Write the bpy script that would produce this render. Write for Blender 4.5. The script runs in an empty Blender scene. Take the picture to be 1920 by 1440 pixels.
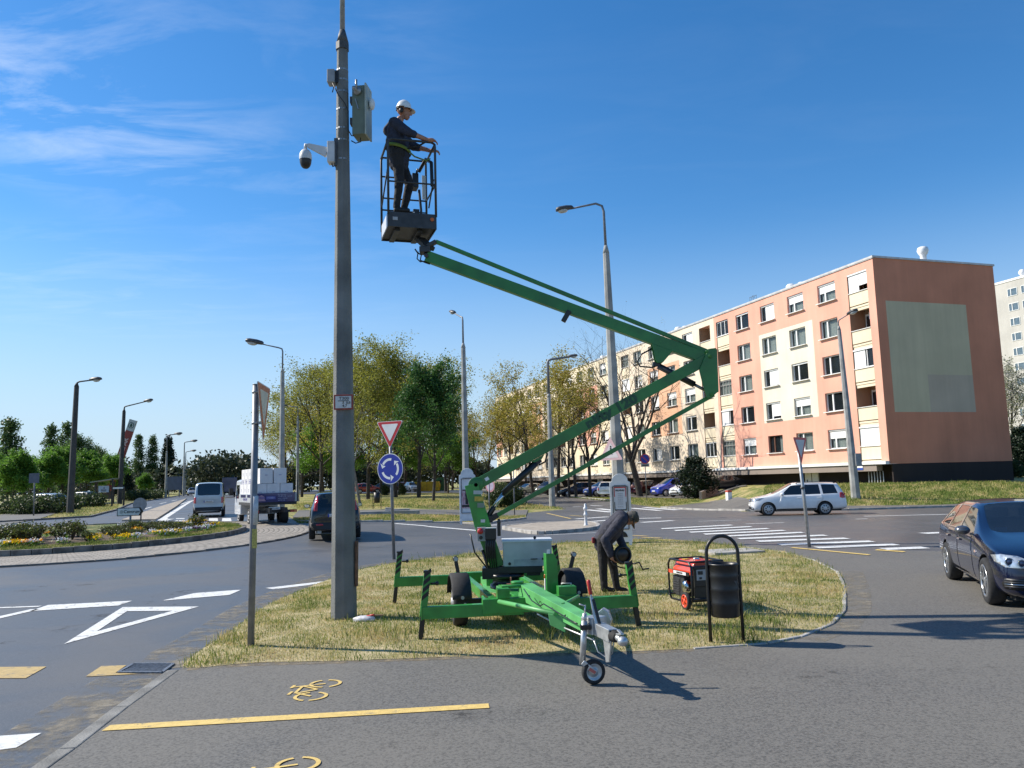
import bpy, bmesh, math, random
import numpy as np
from mathutils import Vector, Matrix
from mathutils.bvhtree import BVHTree
rad = math.radians
sc = bpy.context.scene
COL = sc.collection
random.seed(7)

# ------------------------------------------------------------------ camera
EYE, PITCH, ROLL, FOC = 2.0, rad(6.94), rad(1.56), 1505.0     # FOC in photo pixels (1920 wide)
Fv = np.array([0, math.cos(PITCH), math.sin(PITCH)])
_u0 = np.array([0, -math.sin(PITCH), math.cos(PITCH)])
_x0 = np.array([1.0, 0, 0])
Rv = math.cos(ROLL) * _x0 - math.sin(ROLL) * _u0
Uv = math.sin(ROLL) * _x0 + math.cos(ROLL) * _u0
cam = bpy.data.cameras.new("camera")
camo = bpy.data.objects.new("camera", cam)
COL.objects.link(camo)
cam.sensor_width = 36.0
cam.lens = FOC / 1920 * 36
cam.clip_start = 0.1
cam.clip_end = 6000
camo.matrix_world = Matrix(((Rv[0], Uv[0], -Fv[0], 0), (Rv[1], Uv[1], -Fv[1], 0), (Rv[2], Uv[2], -Fv[2], EYE), (0, 0, 0, 1)))
sc.camera = camo

# ------------------------------------------------------------------ sun, sky, exposure
SUN_D = np.array([-0.967 * math.cos(rad(39.6)), 0.256 * math.cos(rad(39.6)), math.sin(rad(39.6))])   # towards the sun
sl = bpy.data.lights.new("sun", 'SUN')
sl.energy = 5.0
sl.angle = rad(0.5)
sl.color = (1.0, 0.935, 0.82)
so = bpy.data.objects.new("sun", sl)
COL.objects.link(so)
so.rotation_euler = Vector(SUN_D).to_track_quat('Z', 'Y').to_euler()
so.location = (-30, 10, 30)

world = bpy.data.worlds.new("World")
sc.world = world
world.use_nodes = True
nt = world.node_tree
nt.nodes.clear()
def wn(t, **k):
    n = nt.nodes.new(t)
    for a, b in k.items():
        setattr(n, a, b)
    return n
wo = wn('ShaderNodeOutputWorld')
bg = wn('ShaderNodeBackground')
bg.inputs[1].default_value = 0.104
sky = wn('ShaderNodeTexSky', sky_type='NISHITA')
sky.sun_disc = False
sky.sun_elevation = rad(39.6)
sky.sun_rotation = math.atan2(-0.967, 0.256)
sky.air_density = 1.0
sky.dust_density = 0.15
sky.ozone_density = 4.0
sky.altitude = 100
# thin cirrus: stretched noise on the direction, only in the parts of the sky that have it
tc = wn('ShaderNodeTexCoord')
sep = wn('ShaderNodeSeparateXYZ')
nt.links.new(tc.outputs['Generated'], sep.inputs[0])
def wm(op, a, b=None):
    n = wn('ShaderNodeMath', operation=op)
    for i, v in enumerate((a, b)):
        if v is None: continue
        if isinstance(v, (int, float)): n.inputs[i].default_value = v
        else: nt.links.new(v, n.inputs[i])
    return n.outputs[0]
zz = wm('MAXIMUM', sep.outputs[2], 0.04)
cx = wm('DIVIDE', sep.outputs[0], zz)
cy = wm('DIVIDE', sep.outputs[1], zz)
cmb = wn('ShaderNodeCombineXYZ')
nt.links.new(cx, cmb.inputs[0]); nt.links.new(cy, cmb.inputs[1])
mp = wn('ShaderNodeMapping')
mp.inputs['Rotation'].default_value = (0, 0, rad(24))
mp.inputs['Scale'].default_value = (1.1, 2.4, 1)
nt.links.new(cmb.outputs[0], mp.inputs[0])
n1 = wn('ShaderNodeTexNoise')
n1.inputs['Scale'].default_value = 1.5
n1.inputs['Detail'].default_value = 10
n1.inputs['Roughness'].default_value = 0.62
n1.inputs['Distortion'].default_value = 0.45
nt.links.new(mp.outputs[0], n1.inputs['Vector'])
n2 = wn('ShaderNodeTexNoise')
n2.inputs['Scale'].default_value = 0.55
n2.inputs['Detail'].default_value = 2
nt.links.new(cmb.outputs[0], n2.inputs['Vector'])
r1 = wn('ShaderNodeMapRange'); r1.inputs[1].default_value = 0.46; r1.inputs[2].default_value = 0.78
nt.links.new(n1.outputs[0], r1.inputs[0])
r2 = wn('ShaderNodeMapRange'); r2.inputs[1].default_value = 0.36; r2.inputs[2].default_value = 0.6
nt.links.new(n2.outputs[0], r2.inputs[0])
# the bank of cirrus lies to the left (west); the east is nearly clear
r3 = wn('ShaderNodeMapRange'); r3.inputs[1].default_value = -0.02; r3.inputs[2].default_value = -0.50
r3.inputs[3].default_value = 0.035; r3.inputs[4].default_value = 1.0
nt.links.new(sep.outputs[0], r3.inputs[0])
r4 = wn('ShaderNodeMapRange'); r4.inputs[1].default_value = 0.16; r4.inputs[2].default_value = 0.36
nt.links.new(sep.outputs[2], r4.inputs[0])
cf = wm('MULTIPLY', wm('MULTIPLY', r1.outputs[0], r2.outputs[0]), wm('MULTIPLY', r3.outputs[0], r4.outputs[0]))
cf = wm('MULTIPLY', cf, 0.7)
hsv = wn('ShaderNodeHueSaturation')
hsv.inputs['Value'].default_value = 1.18
hsv.inputs['Saturation'].default_value = 1.27
nt.links.new(sky.outputs[0], hsv.inputs['Color'])
mixc = wn('ShaderNodeMix', data_type='RGBA')
nt.links.new(cf, mixc.inputs[0])
# the pale blue of the lowest sky
r5 = wn('ShaderNodeMapRange', interpolation_type='SMOOTHSTEP'); r5.inputs[1].default_value = 0.33; r5.inputs[2].default_value = -0.02
r5.inputs[3].default_value = 0.0; r5.inputs[4].default_value = 0.94
nt.links.new(sep.outputs[2], r5.inputs[0])
low = wn('ShaderNodeMix', data_type='RGBA')
nt.links.new(r5.outputs[0], low.inputs[0]); nt.links.new(hsv.outputs[0], low.inputs[6])
low.inputs[7].default_value = (3.9, 4.95, 6.1, 1)
nt.links.new(low.outputs[2], mixc.inputs[6])
mixc.inputs[7].default_value = (8.0, 8.4, 8.9, 1)
nt.links.new(mixc.outputs[2], bg.inputs[0])
nt.links.new(bg.outputs[0], wo.inputs[0])
sc.view_settings.view_transform = 'Standard'
sc.view_settings.look = 'None'
sc.view_settings.exposure = 0.45
sc.view_settings.gamma = 1.0
sc.cycles.max_bounces = 6
sc.cycles.transparent_max_bounces = 8
sc.cycles.sample_clamp_indirect = 6.0
sc.cycles.use_denoising = True

# ------------------------------------------------------------------ geometry helpers
def ray(px, py):
    return Fv + (px - 960) / FOC * Rv + (720 - py) / FOC * Uv
def smooth(t):
    t = min(1.0, max(0.0, t))
    return t * t * (3 - 2 * t)
def zg(x, y):
    """height of the ground: the road to the left climbs slowly, a grass bank rises to the block on the right"""
    zl = 0.0
    if y > 24: zl = 0.022 * (min(y, 44) - 24)
    if y > 44: zl += 0.0056 * (min(y, 400) - 44)
    s = smooth((-x + 1) / 10)
    zr = 0.25 * smooth((y - 48) / 22)
    z = zl * s + zr * (1 - s)
    bx = smooth((x - (11.2 + (y - 46) * 0.21)) / 3.4)
    by = smooth((y - 43.0) / 11.0)
    z += (1.13 - zr) * bx * by
    return z
def gnd(px, py, dz=0.0):
    """the point of the ground seen at a photo pixel"""
    d = ray(px, py); d = d / d[1]
    y = 3.0
    step = 0.5
    while y < 900:
        if EYE + d[2] * y <= zg(d[0] * y, y) + dz: break
        y += step
        if y > 60: step = 2.0
    a, b = y - step, y
    for _ in range(30):
        m = (a + b) / 2
        if EYE + d[2] * m <= zg(d[0] * m, m) + dz: b = m
        else: a = m
    return Vector((d[0] * b, b, zg(d[0] * b, b)))
def at(px, py, Y):
    d = ray(px, py)
    p = np.array([0, 0, EYE]) + d * (Y / d[1])
    return Vector(p)

class MB:
    """collects shapes for one mesh object"""
    def __init__(s):
        s.v = []; s.f = []; s.m = []; s.sm = []
    def add(s, vs, fs, mi=0, smooth=False):
        b = len(s.v)
        s.v += [tuple(v) for v in vs]
        for f in fs:
            s.f.append(tuple(b + i for i in f)); s.m.append(mi); s.sm.append(smooth)
        return s
    def box(s, c, d, rz=0.0, mi=0, M=None):
        x, y, z = d[0] / 2, d[1] / 2, d[2] / 2
        vs = [Vector((a * x, b * y, e * z)) for a in (-1, 1) for b in (-1, 1) for e in (-1, 1)]
        R = M if M is not None else Matrix.Rotation(rz, 3, 'Z')
        vs = [R @ v + Vector(c) for v in vs]
        return s.add(vs, [(0, 1, 3, 2), (4, 6, 7, 5), (0, 4, 5, 1), (2, 3, 7, 6), (0, 2, 6, 4), (1, 5, 7, 3)], mi)
    def beam(s, p0, p1, w, h, up=(0, 0, 1), mi=0, w1=None, h1=None):
        """rectangular bar from p0 to p1; w across, h along 'up'"""
        p0 = Vector(p0); p1 = Vector(p1)
        a = (p1 - p0).normalized()
        u = Vector(up); u = (u - a * u.dot(a)).normalized()
        r = a.cross(u)
        w1 = w if w1 is None else w1; h1 = h if h1 is None else h1
        vs = []
        for p, ww, hh in ((p0, w, h), (p1, w1, h1)):
            for sx, sz in ((-1, -1), (1, -1), (1, 1), (-1, 1)):
                vs.append(p + r * sx * ww / 2 + u * sz * hh / 2)
        return s.add(vs, [(0, 1, 2, 3), (7, 6, 5, 4), (0, 4, 5, 1), (1, 5, 6, 2), (2, 6, 7, 3), (3, 7, 4, 0)], mi)
    def tube(s, pts, r, n=8, mi=0, cap=True, smooth=True, flat=None):
        pts = [Vector(p) for p in pts]
        rs = r if isinstance(r, (list, tuple)) else [r] * len(pts)
        vs = []; fs = []
        u = None
        for i, p in enumerate(pts):
            if i == 0: a = pts[1] - p
            elif i == len(pts) - 1: a = p - pts[i - 1]
            else: a = (pts[i + 1] - p).normalized() + (p - pts[i - 1]).normalized()
            a = a.normalized() if a.length > 1e-9 else Vector((0, 0, 1))
            if u is None:
                u = a.orthogonal().normalized() if flat is None else Vector(flat)
            u = (u - a * u.dot(a))
            u = u.normalized() if u.length > 1e-6 else a.orthogonal().normalized()
            w = a.cross(u)
            for k in range(n):
                t = 2 * math.pi * (k + (0.5 if flat is not None else 0)) / n
                vs.append(p + (u * math.cos(t) + w * math.sin(t)) * rs[i])
        for i in range(len(pts) - 1):
            for k in range(n):
                fs.append((i * n + k, i * n + (k + 1) % n, (i + 1) * n + (k + 1) % n, (i + 1) * n + k))
        s.add(vs, fs, mi, smooth)
        if cap:
            b = len(s.v) - len(vs)
            s.f.append(tuple(b + k for k in reversed(range(n)))); s.m.append(mi); s.sm.append(False)
            e = b + (len(pts) - 1) * n
            s.f.append(tuple(e + k for k in range(n))); s.m.append(mi); s.sm.append(False)
        return s
    def cyl(s, p0, p1, r, n=16, mi=0, r1=None, smooth=True):
        return s.tube([p0, p1], [r, r if r1 is None else r1], n, mi, True, smooth)
    def lathe(s, c, axis, prof, n=20, mi=0, smooth=True):
        """prof: (radius, offset along axis)"""
        a = Vector(axis).normalized(); u = a.orthogonal().normalized(); w = a.cross(u)
        c = Vector(c)
        vs = []; fs = []
        for (r, h) in prof:
            for k in range(n):
                t = 2 * math.pi * k / n
                vs.append(c + a * h + (u * math.cos(t) + w * math.sin(t)) * max(r, 1e-5))
        for i in range(len(prof) - 1):
            for k in range(n):
                fs.append((i * n + k, i * n + (k + 1) % n, (i + 1) * n + (k + 1) % n, (i + 1) * n + k))
        return s.add(vs, fs, mi, smooth)
    def ball(s, c, r, n=12, mi=0):
        r = r if isinstance(r, (list, tuple)) else (r, r, r)
        c = Vector(c); vs = []; fs = []
        m = max(4, n // 2)
        for i in range(m + 1):
            ph = math.pi * i / m
            for k in range(n):
                t = 2 * math.pi * k / n
                vs.append(c + Vector((r[0] * math.sin(ph) * math.cos(t), r[1] * math.sin(ph) * math.sin(t), r[2] * math.cos(ph))))
        for i in range(m):
            for k in range(n):
                fs.append((i * n + k, (i + 1) * n + k, (i + 1) * n + (k + 1) % n, i * n + (k + 1) % n))
        return s.add(vs, fs, mi, True)
    def prism(s, poly, o, ex, ey, t, mi=0):
        """polygon (2-D list) laid out from o along ex, ey and thickened by t along ex x ey"""
        o = Vector(o); ex = Vector(ex).normalized(); ey = Vector(ey).normalized(); n = ex.cross(ey)
        k = len(poly)
        vs = [o + ex * a + ey * b for a, b in poly] + [o + ex * a + ey * b + n * t for a, b in poly]
        fs = [tuple(reversed(range(k))), tuple(range(k, 2 * k))] + [(i, (i + 1) % k, k + (i + 1) % k, k + i) for i in range(k)]
        return s.add(vs, fs, mi)
    def xform(s, M):
        s.v = [tuple(M @ Vector(v)) for v in s.v]
        return s
    def mesh(s, name, mats):
        me = bpy.data.meshes.new(name)
        me.from_pydata(s.v, [], s.f)
        for m in (mats if isinstance(mats, (list, tuple)) else [mats]):
            me.materials.append(m)
        me.polygons.foreach_set('material_index', s.m)
        me.polygons.foreach_set('use_smooth', s.sm)
        me.update()
        return me
    def build(s, name, mats, parent=None, bevel=0.0, recalc=True):
        me = s.mesh(name, mats)
        if recalc:
            bm = bmesh.new(); bm.from_mesh(me)
            bmesh.ops.recalc_face_normals(bm, faces=bm.faces)
            bm.to_mesh(me); bm.free()
        return link(name, me, parent, bevel)

def link(name, me, parent=None, bevel=0.0):
    o = bpy.data.objects.new(name, me)
    COL.objects.link(o)
    if parent is not None: o.parent = parent
    if bevel > 0:
        b = o.modifiers.new('bevel', 'BEVEL'); b.width = bevel; b.segments = 2; b.limit_method = 'ANGLE'; b.angle_limit = rad(40)
        b.harden_normals = False
    return o
def tag(o, label=None, cat=None, group=None, kind=None):
    if label: o['label'] = label
    if cat: o['category'] = cat
    if group: o['group'] = group
    if kind: o['kind'] = kind
    return o
def thing(name, loc, label, cat, rz=0.0, group=None):
    o = bpy.data.objects.new(name, None)
    o.empty_display_size = 0.2
    COL.objects.link(o)
    o.location = loc; o.rotation_euler = (0, 0, rz)
    return tag(o, label, cat, group)
def dup(root, loc, rz=0.0, label=None, scale=None):
    def rec(o, par):
        c = o.copy(); COL.objects.link(c)
        if par is not None: c.parent = par
        for ch in list(o.children): rec(ch, c)
        return c
    r = rec(root, None)
    r.location = loc; r.rotation_euler = (0, 0, rz)
    if label: r['label'] = label
    if scale is not None: r.scale = scale if isinstance(scale, (tuple, list)) else (scale,) * 3
    return r
def evaluated(o):
    dg = bpy.context.evaluated_depsgraph_get()
    dg.update()
    return bpy.data.meshes.new_from_object(o.evaluated_get(dg), preserve_all_data_layers=True, depsgraph=dg)
def bake(o):
    """apply modifiers into a new mesh on the object"""
    me = evaluated(o)
    old = o.data
    o.modifiers.clear()
    o.data = me
    if old.users == 0: bpy.data.meshes.remove(old)
    return o
def text_mb(txt, size, ext=0.004, align='CENTER', bold=0.0, space=1.0):
    cu = bpy.data.curves.new('t', 'FONT')
    cu.body = txt; cu.size = size; cu.extrude = ext; cu.align_x = align; cu.align_y = 'CENTER'; cu.offset = bold
    cu.resolution_u = 3; cu.space_character = space
    o = bpy.data.objects.new('t', cu); COL.objects.link(o)
    me = evaluated(o)
    mb = MB()
    mb.add([v.co.copy() for v in me.vertices], [tuple(p.vertices) for p in me.polygons])
    bpy.data.objects.remove(o); bpy.data.curves.remove(cu); bpy.data.meshes.remove(me)
    return mb
def frame(o, ex, ey):
    """matrix whose x,y axes are ex,ey at o"""
    ex = Vector(ex).normalized(); ey = Vector(ey); ey = (ey - ex * ey.dot(ex)).normalized(); n = ex.cross(ey)
    return Matrix(((ex.x, ey.x, n.x, o[0]), (ex.y, ey.y, n.y, o[1]), (ex.z, ey.z, n.z, o[2]), (0, 0, 0, 1)))

# ------------------------------------------------------------------ materials
MATS = {}
def mat(name, col, rough=0.6, var=0.12, scale=6.0, metal=0.0, bump=0.0, bscale=None, coat=0.0, spec=0.5, detail=5.0, col2=None, ramp=(0.35, 0.65), obj=False, transl=0.0, rvar=0.0):
    """principled material whose colour wanders between two tones with a noise pattern"""
    if name in MATS: return MATS[name]
    m = bpy.data.materials.new(name); m.use_nodes = True
    t = m.node_tree; N = t.nodes; L = t.links
    b = N['Principled BSDF']
    b.inputs['Roughness'].default_value = rough
    b.inputs['Metallic'].default_value = metal
    b.inputs['Specular IOR Level'].default_value = spec
    if coat: b.inputs['Coat Weight'].default_value = coat; b.inputs['Coat Roughness'].default_value = 0.04
    c2 = col2 if col2 else tuple(min(1, c * (1 + var)) for c in col)
    c1 = col if col2 else tuple(c * (1 - var) for c in col)
    co = N.new('ShaderNodeTexCoord') if obj else N.new('ShaderNodeNewGeometry')
    src = co.outputs['Object'] if obj else co.outputs['Position']
    n = N.new('ShaderNodeTexNoise'); n.inputs['Scale'].default_value = scale; n.inputs['Detail'].default_value = detail
    L.new(src, n.inputs['Vector'])
    r = N.new('ShaderNodeMapRange'); r.inputs[1].default_value = ramp[0]; r.inputs[2].default_value = ramp[1]
    L.new(n.outputs[0], r.inputs[0])
    x = N.new('ShaderNodeMix'); x.data_type = 'RGBA'
    x.inputs[6].default_value = (*c1, 1); x.inputs[7].default_value = (*c2, 1)
    L.new(r.outputs[0], x.inputs[0])
    L.new(x.outputs[2], b.inputs['Base Color'])
    if rvar:
        rr = N.new('ShaderNodeMapRange'); rr.inputs[3].default_value = rough - rvar; rr.inputs[4].default_value = rough + rvar
        L.new(r.outputs[0], rr.inputs[0]); L.new(rr.outputs[0], b.inputs['Roughness'])
    if bump:
        n2 = N.new('ShaderNodeTexNoise'); n2.inputs['Scale'].default_value = bscale or scale * 4; n2.inputs['Detail'].default_value = 6
        L.new(src, n2.inputs['Vector'])
        bp = N.new('ShaderNodeBump'); bp.inputs['Strength'].default_value = bump; bp.inputs['Distance'].default_value = 0.02
        L.new(n2.outputs[0], bp.inputs['Height']); L.new(bp.outputs[0], b.inputs['Normal'])
    if transl:
        tr = N.new('ShaderNodeBsdfTranslucent'); ms = N.new('ShaderNodeMixShader'); ms.inputs[0].default_value = transl
        L.new(x.outputs[2], tr.inputs[0]); L.new(b.outputs[0], ms.inputs[1]); L.new(tr.outputs[0], ms.inputs[2])
        L.new(ms.outputs[0], N['Material Output'].inputs[0])
    MATS[name] = m
    return m
def glass(name, tint=(0.02, 0.025, 0.03), rough=0.03, alpha=0.0):
    if name in MATS: return MATS[name]
    m = mat(name, tint, rough, 0.2, 2.0, spec=0.8, coat=0.3)
    if alpha:
        t = m.node_tree
        tr = t.nodes.new('ShaderNodeBsdfTransparent'); tr.inputs[0].default_value = (0.75, 0.82, 0.8, 1)
        ms = t.nodes.new('ShaderNodeMixShader'); ms.inputs[0].default_value = alpha
        t.links.new(t.nodes['Principled BSDF'].outputs[0], ms.inputs[1]); t.links.new(tr.outputs[0], ms.inputs[2])
        t.links.new(ms.outputs[0], t.nodes['Material Output'].inputs[0])
    return m
# ------------------------------------------------------------------ ground, roads, kerbs, markings
def asphalt(name, c_lo, c_hi, rough, speck=0.5, patch=0.35, sc1=260.0):
    m = bpy.data.materials.new(name); m.use_nodes = True
    t = m.node_tree; N = t.nodes; L = t.links; b = N['Principled BSDF']
    g = N.new('ShaderNodeNewGeometry')
    def noise(scale, det, dist=0.0):
        n = N.new('ShaderNodeTexNoise'); n.inputs['Scale'].default_value = scale; n.inputs['Detail'].default_value = det
        n.inputs['Distortion'].default_value = dist
        L.new(g.outputs['Position'], n.inputs['Vector']); return n
    big = noise(0.34, 7, 0.8); fine = noise(sc1, 2); mid = noise(22, 5)
    vor = N.new('ShaderNodeTexVoronoi'); vor.inputs['Scale'].default_value = 70
    L.new(g.outputs['Position'], vor.inputs['Vector'])
    mr = N.new('ShaderNodeMapRange'); mr.inputs[1].default_value = 0.3; mr.inputs[2].default_value = 0.7
    L.new(fine.outputs[0], mr.inputs[0])
    m1 = N.new('ShaderNodeMix'); m1.data_type = 'RGBA'
    m1.inputs[6].default_value = (*c_lo, 1); m1.inputs[7].default_value = (*c_hi, 1)
    ad = N.new('ShaderNodeMath'); ad.operation = 'MULTIPLY_ADD'; ad.inputs[1].default_value = patch
    L.new(big.outputs[0], ad.inputs[0]); 
    sp = N.new('ShaderNodeMath'); sp.operation = 'MULTIPLY'; sp.inputs[1].default_value = speck
    L.new(mr.outputs[0], sp.inputs[0]); L.new(sp.outputs[0], ad.inputs[2])
    ad2 = N.new('ShaderNodeMath'); ad2.operation = 'MULTIPLY_ADD'; ad2.inputs[1].default_value = 0.3
    L.new(mid.outputs[0], ad2.inputs[0]); L.new(ad.outputs[0], ad2.inputs[2])
    L.new(ad2.outputs[0], m1.inputs[0])
    # pale chips of stone
    lt = N.new('ShaderNodeMath'); lt.operation = 'LESS_THAN'; lt.inputs[1].default_value = 0.13
    L.new(vor.outputs['Distance'], lt.inputs[0])
    rd = N.new('ShaderNodeMath'); rd.operation = 'GREATER_THAN'; rd.inputs[1].default_value = 0.72
    sr = N.new('ShaderNodeSeparateColor'); L.new(vor.outputs['Color'], sr.inputs[0]); L.new(sr.outputs[0], rd.inputs[0])
    mu = N.new('ShaderNodeMath'); mu.operation = 'MULTIPLY'; L.new(lt.outputs[0], mu.inputs[0]); L.new(rd.outputs[0], mu.inputs[1])
    mu2 = N.new('ShaderNodeMath'); mu2.operation = 'MULTIPLY'; mu2.inputs[1].default_value = 0.75; L.new(mu.outputs[0], mu2.inputs[0])
    m2 = N.new('ShaderNodeMix'); m2.data_type = 'RGBA'; m2.inputs[7].default_value = (0.36, 0.35, 0.33, 1)
    L.new(mu2.outputs[0], m2.inputs[0]); L.new(m1.outputs[2], m2.inputs[6])
    # hairline cracks
    vc = N.new('ShaderNodeTexVoronoi'); vc.feature = 'DISTANCE_TO_EDGE'; vc.inputs['Scale'].default_value = 0.2
    wob = noise(1.6, 6); mxv = N.new('ShaderNodeMix'); mxv.data_type = 'RGBA'; mxv.inputs[0].default_value = 0.35
    L.new(g.outputs['Position'], mxv.inputs[6]); L.new(wob.outputs['Color'], mxv.inputs[7]); L.new(mxv.outputs[2], vc.inputs['Vector'])
    ck = N.new('ShaderNodeMapRange'); ck.inputs[1].default_value = 0.0; ck.inputs[2].default_value = 0.004; ck.inputs[3].default_value = 0.16; ck.inputs[4].default_value = 0.0
    L.new(vc.outputs['Distance'], ck.inputs[0])
    m3 = N.new('ShaderNodeMix'); m3.data_type = 'RGBA'; m3.inputs[7].default_value = (0.035, 0.034, 0.034, 1)
    L.new(ck.outputs[0], m3.inputs[0]); L.new(m2.outputs[2], m3.inputs[6])
    L.new(m3.outputs[2], b.inputs['Base Color'])
    rr = N.new('ShaderNodeMapRange'); rr.inputs[1].default_value = 0.35; rr.inputs[2].default_value = 0.65
    rr.inputs[3].default_value = rough - 0.08; rr.inputs[4].default_value = rough + 0.08
    L.new(big.outputs[0], rr.inputs[0]); L.new(rr.outputs[0], b.inputs['Roughness'])
    b.inputs['Specular IOR Level'].default_value = 0.45
    bp = N.new('ShaderNodeBump'); bp.inputs['Strength'].default_value = 0.55; bp.inputs['Distance'].default_value = 0.004
    L.new(fine.outputs[0], bp.inputs['Height']); L.new(bp.outputs[0], b.inputs['Normal'])
    return m
M_ROAD = asphalt('road_asphalt', (0.030, 0.030, 0.032), (0.118, 0.115, 0.112), 0.48, 0.5, 0.85, 60.0)
M_PATH = asphalt('path_asphalt', (0.028, 0.026, 0.023), (0.158, 0.148, 0.130), 0.75, 0.85, 0.55, 48.0)

def turf_mat(name, blades=False, mul=1.0, green=0.0):
    m = bpy.data.materials.new(name); m.use_nodes = True
    t = m.node_tree; N = t.nodes; L = t.links; b = N['Principled BSDF']
    b.inputs['Roughness'].default_value = 0.75; b.inputs['Specular IOR Level'].default_value = 0.25
    g = N.new('ShaderNodeNewGeometry')
    def noise(scale, det):
        n = N.new('ShaderNodeTexNoise'); n.inputs['Scale'].default_value = scale; n.inputs['Detail'].default_value = det; n.inputs['Roughness'].default_value = 0.6
        L.new(g.outputs['Position'], n.inputs['Vector']); return n.outputs[0]
    big = noise(0.85, 4); fine = noise(9 if not blades else 5, 6)
    a = N.new('ShaderNodeMath'); a.operation = 'MULTIPLY_ADD'; a.inputs[1].default_value = 0.65
    L.new(fine, a.inputs[0])
    h = N.new('ShaderNodeMath'); h.operation = 'MULTIPLY_ADD'; h.inputs[1].default_value = 0.95; h.inputs[2].default_value = -0.265 + green; L.new(big, h.inputs[0])
    L.new(h.outputs[0], a.inputs[2])
    src = a.outputs[0]
    if blades:
        q = N.new('ShaderNodeMath'); q.operation = 'MULTIPLY_ADD'; q.inputs[1].default_value = 0.34
        L.new(g.outputs['Random Per Island'], q.inputs[0])
        q2 = N.new('ShaderNodeMath'); q2.operation = 'SUBTRACT'; q2.inputs[1].default_value = 0.17; L.new(src, q2.inputs[0]); L.new(q2.outputs[0], q.inputs[2])
        src = q.outputs[0]
    cr = N.new('ShaderNodeValToRGB'); e = cr.color_ramp.elements
    k = mul
    e[0].position = 0.30; e[0].color = (0.27 * k, 0.185 * k, 0.10 * k, 1)
    e[1].position = 0.70; e[1].color = (0.085 * k, 0.125 * k, 0.022 * k, 1)
    for p, c in ((0.40, (0.40, 0.32, 0.155)), (0.52, (0.34, 0.29, 0.115)), (0.60, (0.19, 0.205, 0.055))):
        x = cr.color_ramp.elements.new(p); x.color = (c[0] * k, c[1] * k, c[2] * k, 1)
    L.new(src, cr.inputs[0]); L.new(cr.outputs[0], b.inputs['Base Color'])
    if blades:
        tr = N.new('ShaderNodeBsdfTranslucent'); ms = N.new('ShaderNodeMixShader'); ms.inputs[0].default_value = 0.35
        L.new(cr.outputs[0], tr.inputs[0]); L.new(b.outputs[0], ms.inputs[1]); L.new(tr.outputs[0], ms.inputs[2])
        L.new(ms.outputs[0], N['Material Output'].inputs[0])
    else:
        n2 = noise(38, 6)
        bp = N.new('ShaderNodeBump'); bp.inputs['Strength'].default_value = 0.9; bp.inputs['Distance'].default_value = 0.05
        L.new(n2, bp.inputs['Height']); L.new(bp.outputs[0], b.inputs['Normal'])
    return m
M_TURF = turf_mat('dry_turf', False, 1.1, 0.03)
M_BLADE = turf_mat('grass_blade', True, 1.55, 0.035)
M_BLADE_G = turf_mat('green_grass_blade', True, 1.4, 0.13)
M_TURF_G = turf_mat('green_turf', False, 0.85, 0.12)
M_KERB = mat('kerb_concrete', (0.36, 0.34, 0.31), 0.85, 0.28, 3.0, bump=0.4, bscale=60)
M_CONC = mat('weathered_concrete', (0.30, 0.30, 0.285), 0.85, 0.22, 2.2, bump=0.35, bscale=45)
def paint(name, col, wear=0.42):
    m = mat(name, col, 0.7, 0.1, 18, bump=0.25, bscale=120)
    t = m.node_tree; N = t.nodes; L = t.links; b = N['Principled BSDF']
    g = N.new('ShaderNodeNewGeometry'); n = N.new('ShaderNodeTexNoise'); n.inputs['Scale'].default_value = 7; n.inputs['Detail'].default_value = 12; n.inputs['Roughness'].default_value = 0.75
    L.new(g.outputs['Position'], n.inputs['Vector'])
    r = N.new('ShaderNodeMapRange'); r.inputs[1].default_value = wear; r.inputs[2].default_value = wear - 0.05; r.inputs[3].default_value = 0; r.inputs[4].default_value = 0.75
    L.new(n.outputs[0], r.inputs[0])
    x = N.new('ShaderNodeMix'); x.data_type = 'RGBA'; x.inputs[7].default_value = (0.13, 0.13, 0.13, 1)
    old = b.inputs['Base Color'].links[0].from_socket
    L.new(old, x.inputs[6]); L.new(r.outputs[0], x.inputs[0]); L.new(x.outputs[2], b.inputs['Base Color'])
    return m
M_WHITE = paint('white_road_paint', (0.66, 0.66, 0.64), 0.445)
M_YELLOW = paint('yellow_road_paint', (0.66, 0.47, 0.15), 0.425)
M_YELLOW_OLD = paint('worn_yellow_paint', (0.46, 0.33, 0.13), 0.45)

GRID = 2.0
def sheet(name, poly, off, m, kind='structure', grid=GRID, flat=None, parent=None):
    bm = bmesh.new()
    vs = [bm.verts.new((p[0], p[1], 0)) for p in poly]
    f = bm.faces.new(vs)
    if f.normal.z < 0: f.normal_flip()
    xs = [p[0] for p in poly]; ys = [p[1] for p in poly]
    if grid:
        for ax, lo, hi in ((0, min(xs), max(xs)), (1, min(ys), max(ys))):
            k = math.floor(lo / grid) + 1
            st = grid
            while k * grid < hi:
                no = (1, 0, 0) if ax == 0 else (0, 1, 0)
                co = (k * grid, 0, 0) if ax == 0 else (0, k * grid, 0)
                bmesh.ops.bisect_plane(bm, geom=bm.verts[:] + bm.edges[:] + bm.faces[:], plane_co=co, plane_no=no)
                k += 1
    bmesh.ops.triangulate(bm, faces=bm.faces[:])
    for v in bm.verts:
        v.co.z = (zg(v.co.x, v.co.y) if flat is None else flat) + off
    bm.normal_update()
    for f in bm.faces:
        if f.normal.z < 0: f.normal_flip()
    me = bpy.data.meshes.new(name); bm.to_mesh(me); bm.free()
    me.materials.append(m)
    o = link(name, me, parent)
    if kind: o['kind'] = kind
    return o
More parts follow.
